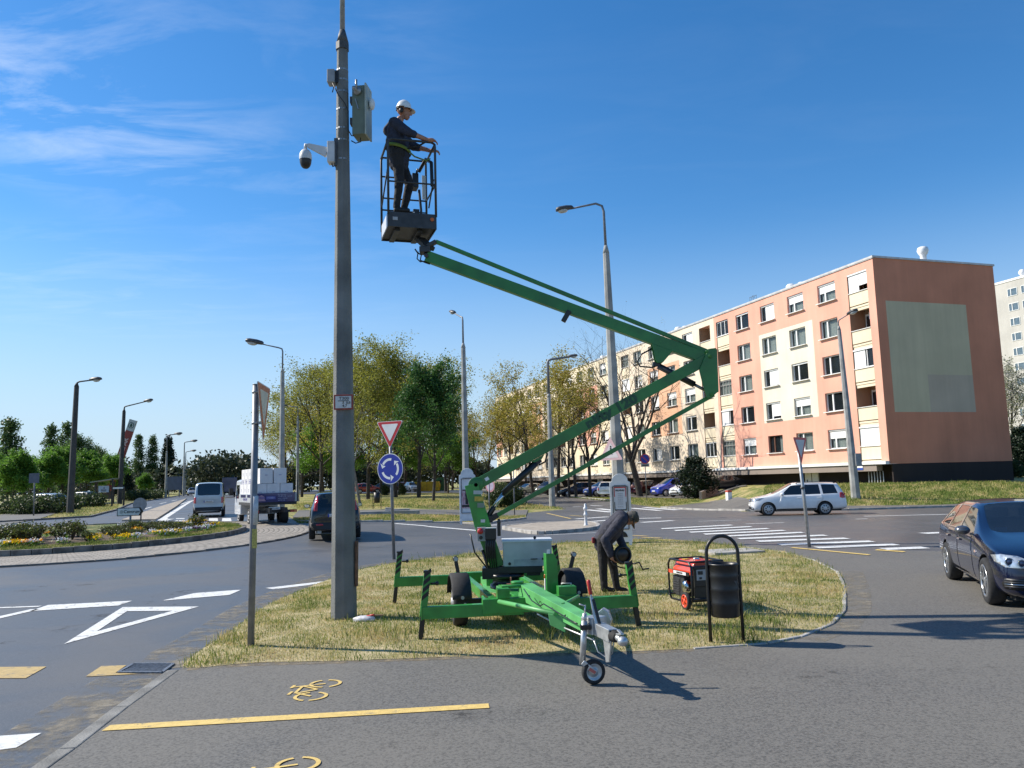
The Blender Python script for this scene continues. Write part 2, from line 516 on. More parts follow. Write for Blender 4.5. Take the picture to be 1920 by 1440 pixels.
def strip_poly(pts, w):
    """closed outline of a band of width w round an open line of (x, y)"""
    L_, R_ = [], []
    for i, p in enumerate(pts):
        a = pts[max(0, i - 1)]; b = pts[min(len(pts) - 1, i + 1)]
        d = Vector((b[0] - a[0], b[1] - a[1])).normalized(); n = Vector((-d.y, d.x))
        L_.append((p[0] + n.x * w / 2, p[1] + n.y * w / 2)); R_.append((p[0] - n.x * w / 2, p[1] - n.y * w / 2))
    return R_ + L_[::-1]
def dense(pts, d=1.0):
    out = []
    for a, b in zip(pts, pts[1:]):
        n = max(1, int(math.hypot(b[0] - a[0], b[1] - a[1]) / d))
        for i in range(n):
            out.append((a[0] + (b[0] - a[0]) * i / n, a[1] + (b[1] - a[1]) * i / n))
    out.append(pts[-1])
    return out
def spline(pts, n=6, closed=False):
    P = [Vector((p[0], p[1])) for p in pts]; out = []
    k = len(P)
    for i in range(k if closed else k - 1):
        p0 = P[(i - 1) % k] if closed or i > 0 else P[0]
        p1 = P[i]; p2 = P[(i + 1) % k]
        p3 = P[(i + 2) % k] if closed or i + 2 < k else P[-1]
        for j in range(n):
            t = j / n
            out.append(tuple(0.5 * ((2 * p1) + (p2 - p0) * t + (2 * p0 - 5 * p1 + 4 * p2 - p3) * t * t + (3 * p1 - p0 - 3 * p2 + p3) * t ** 3)))
    if not closed: out.append(tuple(P[-1]))
    return out
def kerb(name, pts, w, h, m=None, gap=1.0, base=-0.05, jitter=0.006):
    """row of kerb stones along a line, butted with fine joints (one mesh: a kerb)"""
    mb = MB(); rnd = random.Random(len(pts) * 7 + int(abs(pts[0][0]) * 10))
    line = dense(pts, gap)
    for a, b in zip(line, line[1:]):
        d = Vector((b[0] - a[0], b[1] - a[1])); L_ = d.length
        if L_ < 0.02: continue
        d /= L_
        c = ((a[0] + b[0]) / 2, (a[1] + b[1]) / 2)
        hh = h + rnd.uniform(-jitter, jitter)
        z = zg(*c)
        mb.box((c[0], c[1], z + (hh + base) / 2), (L_ - 0.012, w, hh - base), math.atan2(d.y, d.x))
    o = mb.build(name, m or M_KERB, bevel=0.012)
    o['kind'] = 'structure'
    return o
def G2(px, py):
    p = gnd(px, py); return (p.x, p.y)

# base terrain: fine near the camera, coarse to the horizon
_xs = sorted(set([-1500, -900, -500, -350, -250, -200, -160, -130, -110, -95] + list(np.arange(-84, 84.1, GRID)) + [95, 110, 130, 160, 200, 250, 350, 500, 900, 1500]))
_ys = sorted(set([-60, -30, -14] + list(np.arange(-6, 150.1, GRID)) + [160, 175, 190, 205, 220, 240, 260, 290, 320, 360, 400, 500, 700, 1000, 1600]))
vs = [(x, y, zg(x, y)) for y in _ys for x in _xs]
nx = len(_xs)
fs = [(j * nx + i, j * nx + i + 1, (j + 1) * nx + i + 1, (j + 1) * nx + i) for j in range(len(_ys) - 1) for i in range(nx - 1)]
g = MB(); g.add(vs, fs, 0, True)
ground = g.build('ground', M_TURF, recalc=False); ground['kind'] = 'structure'

# asphalt of the roundabout, its arms and the side street
RC = (-17.7, 31.5)
right_kerb = [G2(*p) for p in ((1240, 953), (1300, 957), (1400, 959), (1590, 957.5), (1800, 951), (1920, 946))]
street_r = [G2(*p) for p in ((985, 925.5), (1060, 931.5), (1130, 938), (1180, 945))]
street_l = [G2(*p) for p in ((1062, 955), (1000, 946), (945, 934), (905, 925))]
verge = [G2(*p) for p in ((985, 973.5), (930, 980), (905, 985), (863, 982), (760, 979.5), (677, 979), (610, 983), (560, 979))]
arm_r = [G2(*p) for p in ((520, 962), (470, 938), (432, 924), (405, 917.6))]
arm_l = [G2(*p) for p in ((368, 922), (352, 927), (300, 936), (246, 945), (216, 958), (169, 970.5))]
road_poly = ([(-70, -8), (75, -8), (75, 47)] + [right_kerb[-1]] + right_kerb[::-1][1:] + street_r[::-1] + street_l[::-1]
             + [G2(990, 962)] + verge + arm_r + arm_l + [(-32, 42.0), (-45, 44), (-70, 46)])
road = sheet('road', road_poly, 0.02, M_ROAD)

# foreground pavement with the cycle lane, running on to the crossing
isl_px = [(350, 1258), (366, 1232), (430, 1190), (500, 1140), (560, 1112), (622, 1088), (700, 1065), (850, 1045), (1000, 1028), (1060, 1020), (1200, 1015), (1300, 1017), (1400, 1028), (1470, 1038), (1530, 1055), (1570, 1075), (1582, 1100), (1583, 1150), (1560, 1175), (1500, 1200), (1440, 1212), (1300, 1222), (1150, 1228), (1000, 1232), (850, 1237), (640, 1245), (480, 1248)]
isl = spline([G2(*p) for p in isl_px], 4, True)
kerb_line = [G2(335, 1262), G2(240, 1332), G2(140, 1412), (-3.3, 4.5), (-2.9, 1.0), (-2.6, -7)]
pav = [kerb_line[-1], (75, -8), (75, 19.2), G2(1760, 1036), G2(1560, 1034), G2(1400, 1022)] + [G2(*p) for p in ((1300, 1035), (1100, 1100), (900, 1150), (600, 1190), (352, 1250))] + kerb_line[:-1]
pavement = sheet('pavement', pav, 0.032, M_PATH)
kerb('kerb', [(p[0] - 0.06, p[1]) for p in kerb_line[:5]], 0.13, 0.040, mat('flush_kerb', (0.20, 0.195, 0.18), 0.85, 0.3, 3.0, bump=0.4, bscale=60), 1.0, jitter=0.003)
ked = [p for p in isl if p[0] > 2.2 and p[1] < 20.5]
kerb('kerb_edging', [G2(*p) for p in ((1300, 1222), (1440, 1212), (1500, 1200), (1560, 1175), (1583, 1150), (1584, 1122), (1582, 1100), (1570, 1075), (1530, 1055), (1470, 1038), (1400, 1028))], 0.06, 0.05, M_KERB, 0.6)
island = sheet('traffic_island', isl, 0.036, mat('island_soil', (0.44, 0.36, 0.20), 0.95, 0.3, 3.0, bump=0.8, bscale=30, col2=(0.28, 0.24, 0.11)), grid=0.8)
for v in island.data.vertices:       # the island is slightly domed and uneven
    x, y = v.co.x, v.co.y
    dmin = min(math.hypot(x - p[0], y - p[1]) for p in isl)
    v.co.z += 0.06 * smooth(dmin / 0.9) + 0.015 * math.sin(x * 2.1 + y) * smooth(dmin / 0.6)
def z_isl(x, y):
    dmin = min(math.hypot(x - p[0], y - p[1]) for p in isl)
    return 0.036 + 0.06 * smooth(dmin / 0.9) + 0.015 * math.sin(x * 2.1 + y) * smooth(dmin / 0.6)
# concrete manhole slab on the island
s = MB(); c = G2(1372, 1043); s.box((c[0], c[1], 0.10), (1.35, 0.95, 0.1), 0.2)
tag(s.build('manhole_slab', M_KERB, bevel=0.015), 'pale concrete manhole slab in the grass behind the red generator', 'slab')

# ---- grass blades
def in_poly(x, y, poly):
    px = np.array([p[0] for p in poly]); py = np.array([p[1] for p in poly])
    inside = np.zeros(len(x), bool)
    j = len(poly) - 1
    for i in range(len(poly)):
        c = ((py[i] > y) != (py[j] > y)) & (x < (px[j] - px[i]) * (y - py[i]) / (py[j] - py[i] + 1e-12) + px[i])
        inside ^= c; j = i
    return inside
def field(x, y, seed=0.0):
    return 0.5 + 0.25 * (np.sin(1.7 * x + 2.3 * y + seed) * np.sin(2.9 * y - 1.1 * x + 2 * seed) + np.sin(4.3 * x + seed * 3) * np.sin(3.7 * y + 1.9 * x) * 0.8 + 0.4 * np.sin(9.1 * x + 3 * y) * np.sin(8.3 * y - 2 * x))
def blades(name, poly, n, hmin, hmax, w, zf, m, seed=1, dens=None, tall=0.25, label=None):
    r = np.random.default_rng(seed)
    xs = [p[0] for p in poly]; ys = [p[1] for p in poly]
    X = r.uniform(min(xs), max(xs), n * 3); Y = r.uniform(min(ys), max(ys), n * 3)
    k = in_poly(X, Y, poly); X, Y = X[k], Y[k]
    if dens is not None:
        k = r.random(len(X)) < dens(X, Y); X, Y = X[k], Y[k]
    X, Y = X[:n], Y[:n]; n = len(X)
    X = X + r.normal(size=n) * 0.025; Y = Y + r.normal(size=n) * 0.025
    f = field(X, Y)
    h = hmin + (hmax - hmin) * np.clip(f * 1.2 - 0.15, 0, 1) * r.uniform(0.45, 1.0, n)
    h *= np.where(r.random(n) < 0.04, 1 + tall * 3, 1)
    ang = r.uniform(0, 6.283, n); lean = r.uniform(0.1, 0.95, n) * h; la = r.uniform(0, 6.283, n)
    Z = zf(X, Y)
    dx, dy = np.cos(ang) * w / 2, np.sin(ang) * w / 2
    lx, ly = np.cos(la) * lean, np.sin(la) * lean
    v = np.empty((n, 5, 3))
    v[:, 0] = np.stack([X - dx, Y - dy, Z - 0.01], 1); v[:, 1] = np.stack([X + dx, Y + dy, Z - 0.01], 1)
    v[:, 2] = np.stack([X - dx * 0.8 + lx * 0.35, Y - dy * 0.8 + ly * 0.35, Z + h * 0.6], 1)
    v[:, 3] = np.stack([X + dx * 0.8 + lx * 0.35, Y + dy * 0.8 + ly * 0.35, Z + h * 0.6], 1)
    v[:, 4] = np.stack([X + lx, Y + ly, Z + h], 1)
    me = bpy.data.meshes.new(name)
    me.vertices.add(n * 5); me.vertices.foreach_set('co', v.ravel())
    base = np.arange(n) * 5
    loops = np.stack([base, base + 1, base + 3, base + 2, base + 2, base + 3, base + 4], 1).ravel()
    me.loops.add(len(loops)); me.loops.foreach_set('vertex_index', loops.astype(np.int32))
    me.polygons.add(n * 2)
    st = np.stack([np.arange(n) * 7, np.arange(n) * 7 + 4], 1).ravel(); tot = np.tile([4, 3], n)
    me.polygons.foreach_set('loop_start', st.astype(np.int32)); me.polygons.foreach_set('loop_total', tot.astype(np.int32))
    me.materials.append(m); me.update(calc_edges=True); me.validate()
    o = link(name, me)
    tag(o, label, 'grass', kind='stuff')
    return o
_isl_a = np.array(isl)
def zf_isl(X, Y):
    d = np.full(len(X), 9.0)
    for p in _isl_a: d = np.minimum(d, np.hypot(X - p[0], Y - p[1]))
    t = np.clip(d / 0.9, 0, 1); s1 = t * t * (3 - 2 * t)
    t = np.clip(d / 0.6, 0, 1); s2 = t * t * (3 - 2 * t)
    return 0.036 + 0.06 * s1 + 0.015 * np.sin(X * 2.1 + Y) * s2
def zf_g(X, Y): return np.array([zg(a, b) for a, b in zip(X, Y)]) + 0.03
blades('grass', isl, 150000, 0.015, 0.062, 0.007, zf_isl, M_BLADE, 3, dens=lambda X, Y: np.where(Y < 16, 1.0, 0.5) * np.clip(1.5 - 1.3 * field(X * 1.3, Y * 1.3, 5.0), .25, 1), label='short dry yellow grass with green patches on the near traffic island')
blades('grass', isl, 26000, 0.06, 0.20, 0.009, zf_isl, M_BLADE_G, 5, dens=lambda X, Y: np.clip((field(X, Y, 2.0) - 0.56) * 6, 0, 1) * np.where(Y < 11.6, 1.0, 0.35), label='taller green grass tufts scattered over the near traffic island')

# ---- roundabout: paver ring, kerb and planted middle
def ring(c, r0, r1, a0=0, a1=360, n=72):
    o = [(c[0] + r1 * math.cos(rad(a0 + (a1 - a0) * i / n)), c[1] + r1 * math.sin(rad(a0 + (a1 - a0) * i / n))) for i in range(n + 1)]
    i_ = [(c[0] + r0 * math.cos(rad(a0 + (a1 - a0) * i / n)), c[1] + r0 * math.sin(rad(a0 + (a1 - a0) * i / n))) for i in range(n + 1)]
    return o, i_
def paver_mat():
    m = bpy.data.materials.new('paving_stones'); m.use_nodes = True
    t = m.node_tree; N = t.nodes; L = t.links; b = N['Principled BSDF']; b.inputs['Roughness'].default_value = 0.8
    g = N.new('ShaderNodeNewGeometry')
    # rows of stones laid in arcs round the roundabout: radius and arc length as brick coordinates
    sub = N.new('ShaderNodeVectorMath'); sub.operation = 'SUBTRACT'; sub.inputs[1].default_value = (RC[0], RC[1], 0)
    L.new(g.outputs['Position'], sub.inputs[0])
    sp = N.new('ShaderNodeSeparateXYZ'); L.new(sub.outputs[0], sp.inputs[0])
    at2 = N.new('ShaderNodeMath'); at2.operation = 'ARCTAN2'; L.new(sp.outputs[1], at2.inputs[0]); L.new(sp.outputs[0], at2.inputs[1])
    xx = N.new('ShaderNodeMath'); xx.operation = 'MULTIPLY'; xx.inputs[1].default_value = 8.2; L.new(at2.outputs[0], xx.inputs[0])
    sq = N.new('ShaderNodeCombineXYZ'); L.new(sp.outputs[0], sq.inputs[0]); L.new(sp.outputs[1], sq.inputs[1])
    ln = N.new('ShaderNodeVectorMath'); ln.operation = 'LENGTH'; L.new(sq.outputs[0], ln.inputs[0])
    cm = N.new('ShaderNodeCombineXYZ'); L.new(xx.outputs[0], cm.inputs[0]); L.new(ln.outputs['Value'], cm.inputs[1])
    bk = N.new('ShaderNodeTexBrick'); bk.inputs['Scale'].default_value = 1.0; bk.inputs['Brick Width'].default_value = 0.3; bk.inputs['Row Height'].default_value = 0.2
    bk.inputs['Mortar Size'].default_value = 0.022; bk.inputs['Color1'].default_value = (0.34, 0.30, 0.25, 1); bk.inputs['Color2'].default_value = (0.26, 0.235, 0.20, 1); bk.inputs['Mortar'].default_value = (0.12, 0.105, 0.085, 1)
    L.new(cm.outputs[0], bk.inputs['Vector'])
    n = N.new('ShaderNodeTexNoise'); n.inputs['Scale'].default_value = 3; L.new(g.outputs['Position'], n.inputs['Vector'])
    mx = N.new('ShaderNodeMix'); mx.data_type = 'RGBA'; mx.blend_type = 'OVERLAY'; mx.inputs[0].default_value = 0.5
    L.new(bk.outputs[0], mx.inputs[6]); L.new(n.outputs[0], mx.inputs[7]); L.new(mx.outputs[2], b.inputs['Base Color'])
    bp = N.new('ShaderNodeBump'); bp.inputs['Strength'].default_value = 0.5; bp.inputs['Distance'].default_value = 0.01; bp.invert = True
    L.new(bk.outputs[1], bp.inputs['Height']); L.new(bp.outputs[0], b.inputs['Normal'])
    return m
M_PAVER = paver_mat()
o_, i_ = ring(RC, 6.5, 9.45)
sheet('paver_ring', o_[:-1], 0.06, M_PAVER, grid=1.0)
kerb('kerb', o_, 0.10, 0.075, mat('dark_kerb', (0.16, 0.15, 0.14), 0.85, 0.3, 4.0, bump=0.4, bscale=50), 1.0)
RB = (RC[0], RC[1] + 0.7)
o2, _ = ring(RB, 1, 6.6)
kerb('kerb', o2, 0.16, 0.24, mat('stained_kerb', (0.17, 0.155, 0.135), 0.9, 0.45, 3.0, bump=0.5, bscale=40), 1.0, jitter=0.01)
def disc(name, c, r, h0, h1, m, rings=6, n=72):
    mb = MB(); vs = []; fs = []
    for i in range(rings + 1):
        q = r * i / rings
        for k in range(n):
            a = 2 * math.pi * k / n; x, y = c[0] + q * math.cos(a), c[1] + q * math.sin(a)
            vs.append((x, y, zg(x, y) + h1 + (h0 - h1) * (i / rings) ** 2 + (0.02 * math.sin(3 * x + 2 * y) if i < rings else 0)))
    for i in range(rings):
        for k in range(n):
            fs.append((i * n + k, (i + 1) * n + k, (i + 1) * n + (k + 1) % n, i * n + (k + 1) % n))
    mb.add(vs, fs, 0, True)
    o = mb.build(name, m); o['kind'] = 'structure'
    return o
M_SOIL = mat('garden_soil', (0.10, 0.068, 0.045), 0.95, 0.4, 5.0, bump=1.0, bscale=20)
disc('roundabout_lawn', RB, 6.55, 0.20, 0.27, M_TURF_G)
def h_rb(x, y):
    q = min(1, math.hypot(x - RB[0], y - RB[1]) / 6.55)
    return zg(x, y) + 0.27 + (0.20 - 0.27) * q * q
bed_o, bed_i = ring(RB, 1.4, 5.35, -95, 60, 60)
bed = sheet('flower_bed', bed_o + bed_i[::-1], 0, M_SOIL, grid=0.7)
for v in bed.data.vertices: v.co.z = h_rb(v.co.x, v.co.y) + 0.03
lawn_o, _ = ring(RB, 1, 6.5)
lo, li = ring(RB, 5.3, 6.5, -150, 70, 60)
blades('grass', lo + li[::-1], 26000, 0.05, 0.13, 0.014, lambda X, Y: np.array([h_rb(a, b) for a, b in zip(X, Y)]), M_BLADE_G, 11, label='mown green grass band round the roundabout flower bed')

# ---- splitter islands
def island_block(name, poly, h, label=None):
    bm = bmesh.new()
    vs = [bm.verts.new((p[0], p[1], zg(*p) + h)) for p in poly]
    f = bm.faces.new(vs)
    r = bmesh.ops.extrude_face_region(bm, geom=[f])
    for v in r['geom']:
        if isinstance(v, bmesh.types.BMVert): v.co.z -= h + 0.06
    bmesh.ops.recalc_face_normals(bm, faces=bm.faces)
    me = bpy.data.meshes.new(name); bm.to_mesh(me); bm.free()
    me.materials.append(mat('refuge_paving', (0.33, 0.285, 0.23), 0.85, 0.22, 4.0, bump=0.4, bscale=30))
    o = link(name, me, bevel=0.02); o['kind'] = 'structure'
    return o
sp1 = spline([G2(*p) for p in ((945, 992), (1010, 985), (1080, 982), (1118, 986), (1115, 994), (1060, 1000), (1010, 1003), (972, 998))], 4, True)
island_block('traffic_refuge', sp1, 0.13)
kerb('kerb', sp1 + sp1[:1], 0.14, 0.15, None, 0.8)
sp2 = [G2(*p) for p in ((228, 978), (292, 977), (300, 972), (330, 952), (350, 936), (290, 955))]
island_block('traffic_refuge', sp2, 0.12)
kerb('kerb', right_kerb, 0.16, 0.12, None, 1.0)
kerb('kerb', verge, 0.16, 0.10, None, 1.0, jitter=0.015)
kerb('kerb', street_r, 0.16, 0.12, None, 1.2)
kerb('kerb', arm_l[1:] + [(-32, 42.0)], 0.16, 0.13, mat('dark_kerb', (0, 0, 0)), 1.0)
# pavement behind the right kerb and in the park
pv = [G2(*p) for p in ((1240, 952), (1340, 939), (1420, 945), (1600, 950), (1760, 948), (1920, 941))]
sheet('pavement', right_kerb + [right_kerb[-1]] [:0] + pv[::-1], 0.05, M_PATH)
sheet('park_path', [G2(*p) for p in ((548, 972), (700, 966), (860, 967), (985, 971), (990, 957), (870, 957.5), (700, 957), (560, 958))], 0.045, M_PATH)
sheet('side_path', [G2(*p) for p in ((0, 988), (70, 975), (110, 962), (172, 947), (215, 944.5), (160, 944), (90, 951), (0, 966))], 0.045, M_PATH)
sheet('park_road', [G2(*p) for p in ((560, 927), (700, 926), (880, 926), (880, 921), (700, 919), (560, 919))], 0.07, M_ROAD)
lot = [(3.5, 86), (8.6, 79.5), (11.5, 72.5), (13.9, 65.5), (18.9, 66), (20, 70), (17, 80), (8, 108), (-6, 150), (-12, 150), (-2, 104)]
sheet('parking_lot', lot, 0.045, M_PATH)

# ---- painted markings
def mark(name, poly, m=M_WHITE, off=0.026):
    return sheet(name, poly, off, m, grid=0)
def mline(a, b, w, m=M_WHITE, off=0.026, name='road_marking'):
    return mark(name, strip_poly([a, b], w), m, off)
zl = [(1240, 993), (1265, 996.5), (1293, 999.7), (1320, 1003.5), (1353, 1007.5), (1384, 1012), (1420, 1017), (1460, 1023.5), (1530, 1029), (1655, 1032)]
zr_ = [(1372, 986), (1408, 989), (1440, 992.7), (1470, 996.2), (1505, 1000), (1548, 1005.5), (1588, 1011.3), (1635, 1017), (1680, 1023), (1735, 1029)]
mb_ = []
for a, b in zip(zl, zr_):
    A, B = G2(*a), G2(*b)
    mark('zebra_stripe', [(A[0], A[1] - 0.27), (B[0], B[1] - 0.27), (B[0] + 0.02, B[1] + 0.27), (A[0] + 0.02, A[1] + 0.27)], M_WHITE, 0.036)
for a, b, w in (((1100, 956.5), (1147, 961), .5), ((1122, 954.5), (1163, 959), .5), ((1185, 953.5), (1238, 958), .5), ((1208, 952), (1270, 957), .5), ((1245, 951), (1298, 956), .5),
                ((1080, 974), (1140, 969.8), .45), ((1112, 978.5), (1150, 975.5), .45), ((1196, 973), (1240, 972), .4), ((1203, 980.5), (1262, 977), .45),
                ((1074, 951), (1100, 950), .35), ((1107, 948.5), (1130, 949.5), .3)):
    mline(G2(*a), G2(*b), w, name='zebra_stripe')
for a, b, w in (((1398, 983.5), (1470, 981), .18), ((1310, 978.5), (1390, 976), .12), ((1620, 969), (1790, 965), .25), ((1605, 974.5), (1627, 973.8), .2), ((1730, 1001.5), (1775, 999.5), .5),
                ((1020, 1004.5), (1118, 1000), .12), ((740, 982.5), (800, 987), .3), ((800, 988), (898, 996), .34), ((893, 987), (935, 985), .4), ((505, 1106), (615, 1093), .32)):
    mline(G2(*a), G2(*b), w)
mark('road_marking', [G2(1318, 1027), G2(1470, 1037.5), G2(1474, 1036.6), G2(1322, 1026.2)], M_YELLOW, 0.044)
mark('road_marking', [G2(1488, 1029), G2(1634, 1043), G2(1628, 1044.2), G2(1482, 1030)], M_YELLOW, 0.044)
mark('road_marking', [G2(1645, 1033), G2(1700, 1037), G2(1694, 1038.4), G2(1640, 1034.6)], M_YELLOW, 0.044)
mline(G2(1025, 963), G2(1070, 973.5), .12, M_YELLOW, 0.03)
mline(G2(1068, 967), G2(1092, 969), .12, M_YELLOW, 0.03)
for a, b in (((1185, 1005.5), (1212, 1006.5)), ((1205, 1009), (1238, 1010.5)), ((1232, 1013), (1262, 1013.5))):
    mline(G2(*a), G2(*b), .3, M_YELLOW_OLD, 0.03)
# give-way triangle and edge line of the near arm
def tri_mark(P, w):
    c = [sum(p[i] for p in P) / 3 for i in (0, 1)]
    inn = [(p[0] + (c[0] - p[0]) * w, p[1] + (c[1] - p[1]) * w) for p in P]
    for i in range(3):
        j = (i + 1) % 3
        mark('road_marking', [P[i], P[j], inn[j], inn[i]])
tri_mark([G2(120, 1211), G2(230, 1141), G2(373, 1140)], 0.42)
mark('road_marking', [G2(303, 1129), G2(365, 1114.5), G2(453, 1108), G2(430, 1118)])
mark('road_marking', [G2(56, 1148.5), G2(90, 1137), G2(248, 1129), G2(222, 1138)])
mline(G2(-40, 1143.5), G2(75, 1139.5), .13)
mline(G2(-60, 1174), G2(66, 1145), .18)
mark('road_marking', [G2(-60, 1390), G2(78, 1380), G2(30, 1408), G2(-60, 1420)])
mark('road_marking', [G2(160, 1273), G2(190, 1253), G2(237, 1251.5), G2(216, 1266), G2(260, 1268)], M_YELLOW_OLD)
mark('road_marking', [G2(-30, 1276), G2(-30, 1255), G2(87, 1254), G2(48, 1276)], M_YELLOW_OLD)
mark('road_marking', [G2(190, 1379), G2(206, 1368), G2(916, 1327), G2(918, 1335.5)], M_YELLOW, 0.038)
for x in (310, 341, 371, 403, 428):       # zebra under the van
    mark('zebra_stripe', [G2(x - 12, 978), G2(x + 6, 978), G2(x + 5, 972.5), G2(x - 11, 972.5)])
mline(G2(300, 979), G2(338, 983), .25)
mline(G2(295, 977), G2(312, 974), .9)
mline(G2(306, 973), G2(345, 948), .35); mline(G2(345, 948), G2(362, 938), .3)
mline(G2(280, 966), G2(330, 949), .22); mline(G2(330, 949), G2(362, 938), .2)
for a, b in (((300, 945), (312, 942)), ((322, 939.5), (332, 937.5)), ((270, 955), (284, 951))): mline(G2(*a), G2(*b), .18)
# cycle symbols painted on the pavement (two)
def bike_mark(o, ex, ey, size, m=M_YELLOW):
    mb = MB()
    def P(u, v): return (o[0] + (ex[0] * u + ey[0] * v) * size, o[1] + (ex[1] * u + ey[1] * v) * size)
    def seg(pts, w):
        q = strip_poly([P(*p) for p in pts], w)
        n = len(q) // 2
        for i in range(n - 1):
            mb.add([(q[i][0], q[i][1], 0.0), (q[i + 1][0], q[i + 1][1], 0.0), (q[-2 - i][0], q[-2 - i][1], 0.0), (q[-1 - i][0], q[-1 - i][1], 0.0)], [(0, 1, 2, 3)])
    for cx, gaps in ((-0.5, ((20, 170), (190, 345))), (0.5, ((-150, 5), (30, 185)))):
        for a0, a1 in gaps:
            seg([(cx + 0.3 * math.cos(rad(a0 + (a1 - a0) * i / 14)), 0.3 * math.sin(rad(a0 + (a1 - a0) * i / 14))) for i in range(15)], 0.034)
    for pts in ([(-0.5, 0), (-0.22, 0.42)], [(-0.22, 0.40), (0.28, 0.42)], [(-0.25, 0.36), (0.02, 0.03)], [(0.02, 0.03), (0.30, 0.42)], [(0.5, 0), (0.24, 0.60)], [(0.16, 0.62), (0.40, 0.62)], [(-0.36, 0.50), (-0.12, 0.50)]):
        seg(pts, 0.030)
    for i, v in enumerate(mb.v): mb.v[i] = (v[0], v[1], 0.038 + 0.0002 * (i // 4 % 12))
    ob = mb.build('cycle_marking', m); ob['kind'] = 'structure'
    return ob
bike_mark((-1.97, 8.13), (0.06, 1.0), (-1.0, 0.05), 0.48)
bike_mark((-1.62, 5.78), (0.06, 1.0), (-1.0, 0.05), 0.48)
# sand and dust washed to the road edges, worn patches: thin ragged sheets
def dust_mat(name, col, thr, sc_):
    m = mat(name, col, 0.9, 0.25, 9, bump=0.3, bscale=80); t = m.node_tree; N = t.nodes; L = t.links
    g = N.new('ShaderNodeNewGeometry'); n = N.new('ShaderNodeTexNoise'); n.inputs['Scale'].default_value = sc_; n.inputs['Detail'].default_value = 14; n.inputs['Roughness'].default_value = 0.8
    L.new(g.outputs['Position'], n.inputs['Vector']); r = N.new('ShaderNodeMapRange'); r.inputs[1].default_value = thr; r.inputs[2].default_value = thr + 0.16; r.inputs[4].default_value = 0.8
    L.new(n.outputs[0], r.inputs[0]); tr = N.new('ShaderNodeBsdfTransparent'); ms = N.new('ShaderNodeMixShader')
    L.new(r.outputs[0], ms.inputs[0]); L.new(tr.outputs[0], ms.inputs[1]); L.new(N['Principled BSDF'].outputs[0], ms.inputs[2]); L.new(ms.outputs[0], N['Material Output'].inputs[0])
    return m
M_DUST = dust_mat('road_dust', (0.24, 0.21, 0.16), 0.45, 2.2); M_OIL = dust_mat('road_stain', (0.04, 0.039, 0.038), 0.56, 1.3); M_SOILB = dust_mat('verge_dirt', (0.25, 0.20, 0.13), 0.42, 5)
def band(name, pts, w, off, m): return sheet(name, strip_poly(dense(pts, 0.8), w), off, m, grid=0)
kl = kerb_line
band('road_dust', [(p[0] - .42, p[1]) for p in (kl[0], kl[1], kl[2], (-3.7, 4.8))], .75, .0235, M_DUST)
band('road_dust', [(p[0] - .20, p[1] + .05) for p in (G2(350, 1258), G2(372, 1225), G2(430, 1190), G2(500, 1140), G2(560, 1112), G2(622, 1088), G2(700, 1065), G2(850, 1045))], .8, .0238, M_DUST)
band('verge_dirt', [G2(*p) for p in ((352, 1260), (480, 1251), (640, 1247), (850, 1239), (1000, 1234), (1150, 1230), (1300, 1224))], .16, .0345, M_SOILB)
band('road_stain', [G2(*p) for p in ((0, 1112), (250, 1092), (480, 1062), (620, 1042), (760, 1018))], 1.1, .0245, M_OIL)
band('road_stain', [G2(*p) for p in ((0, 1230), (150, 1180), (330, 1120), (560, 1075))], 1.0, .0248, M_OIL)
band('road_stain', [G2(*p) for p in ((700, 1390), (1000, 1330), (1500, 1290), (1900, 1240))], .9, .0352, M_OIL)
band('road_dust', [G2(*p) for p in ((1600, 1075), (1612, 1110), (1610, 1150), (1585, 1180), (1520, 1205))], .35, .0354, M_DUST)
band('road_stain', [G2(*p) for p in ((1150, 1000), (1400, 975), (1700, 975))], 1.6, .0242, M_OIL)
# storm drain
dr = thing('storm_drain', gnd(275, 1259), 'iron storm drain grating in the gutter at the tip of the grass island', 'drain', rz=0.0)
p = [gnd(222, 1266), gnd(304, 1266), gnd(325, 1250), gnd(250, 1250)]
s = MB(); iv = dr.location
def loc(v, z): return Vector((v[0] - iv.x, v[1] - iv.y, z))
for a, b in ((0, 1), (1, 2), (2, 3), (3, 0)): s.beam(loc(p[a], 0.03), loc(p[b], 0.03), 0.035, 0.02)
for i in range(1, 7):
    t = i / 7
    s.beam(loc(p[0].lerp(p[3], t), 0.026), loc(p[1].lerp(p[2], t), 0.026), 0.022, 0.016)
s.build('grating', mat('worn_iron', (0.20, 0.21, 0.23), 0.5, 0.3, 30, metal=0.6), dr)
s = MB(); s.add([loc(q, 0.0225) for q in p], [(0, 1, 2, 3)]); s.build('pit', mat('pit_black', (0.01, 0.01, 0.01), 0.9), dr)
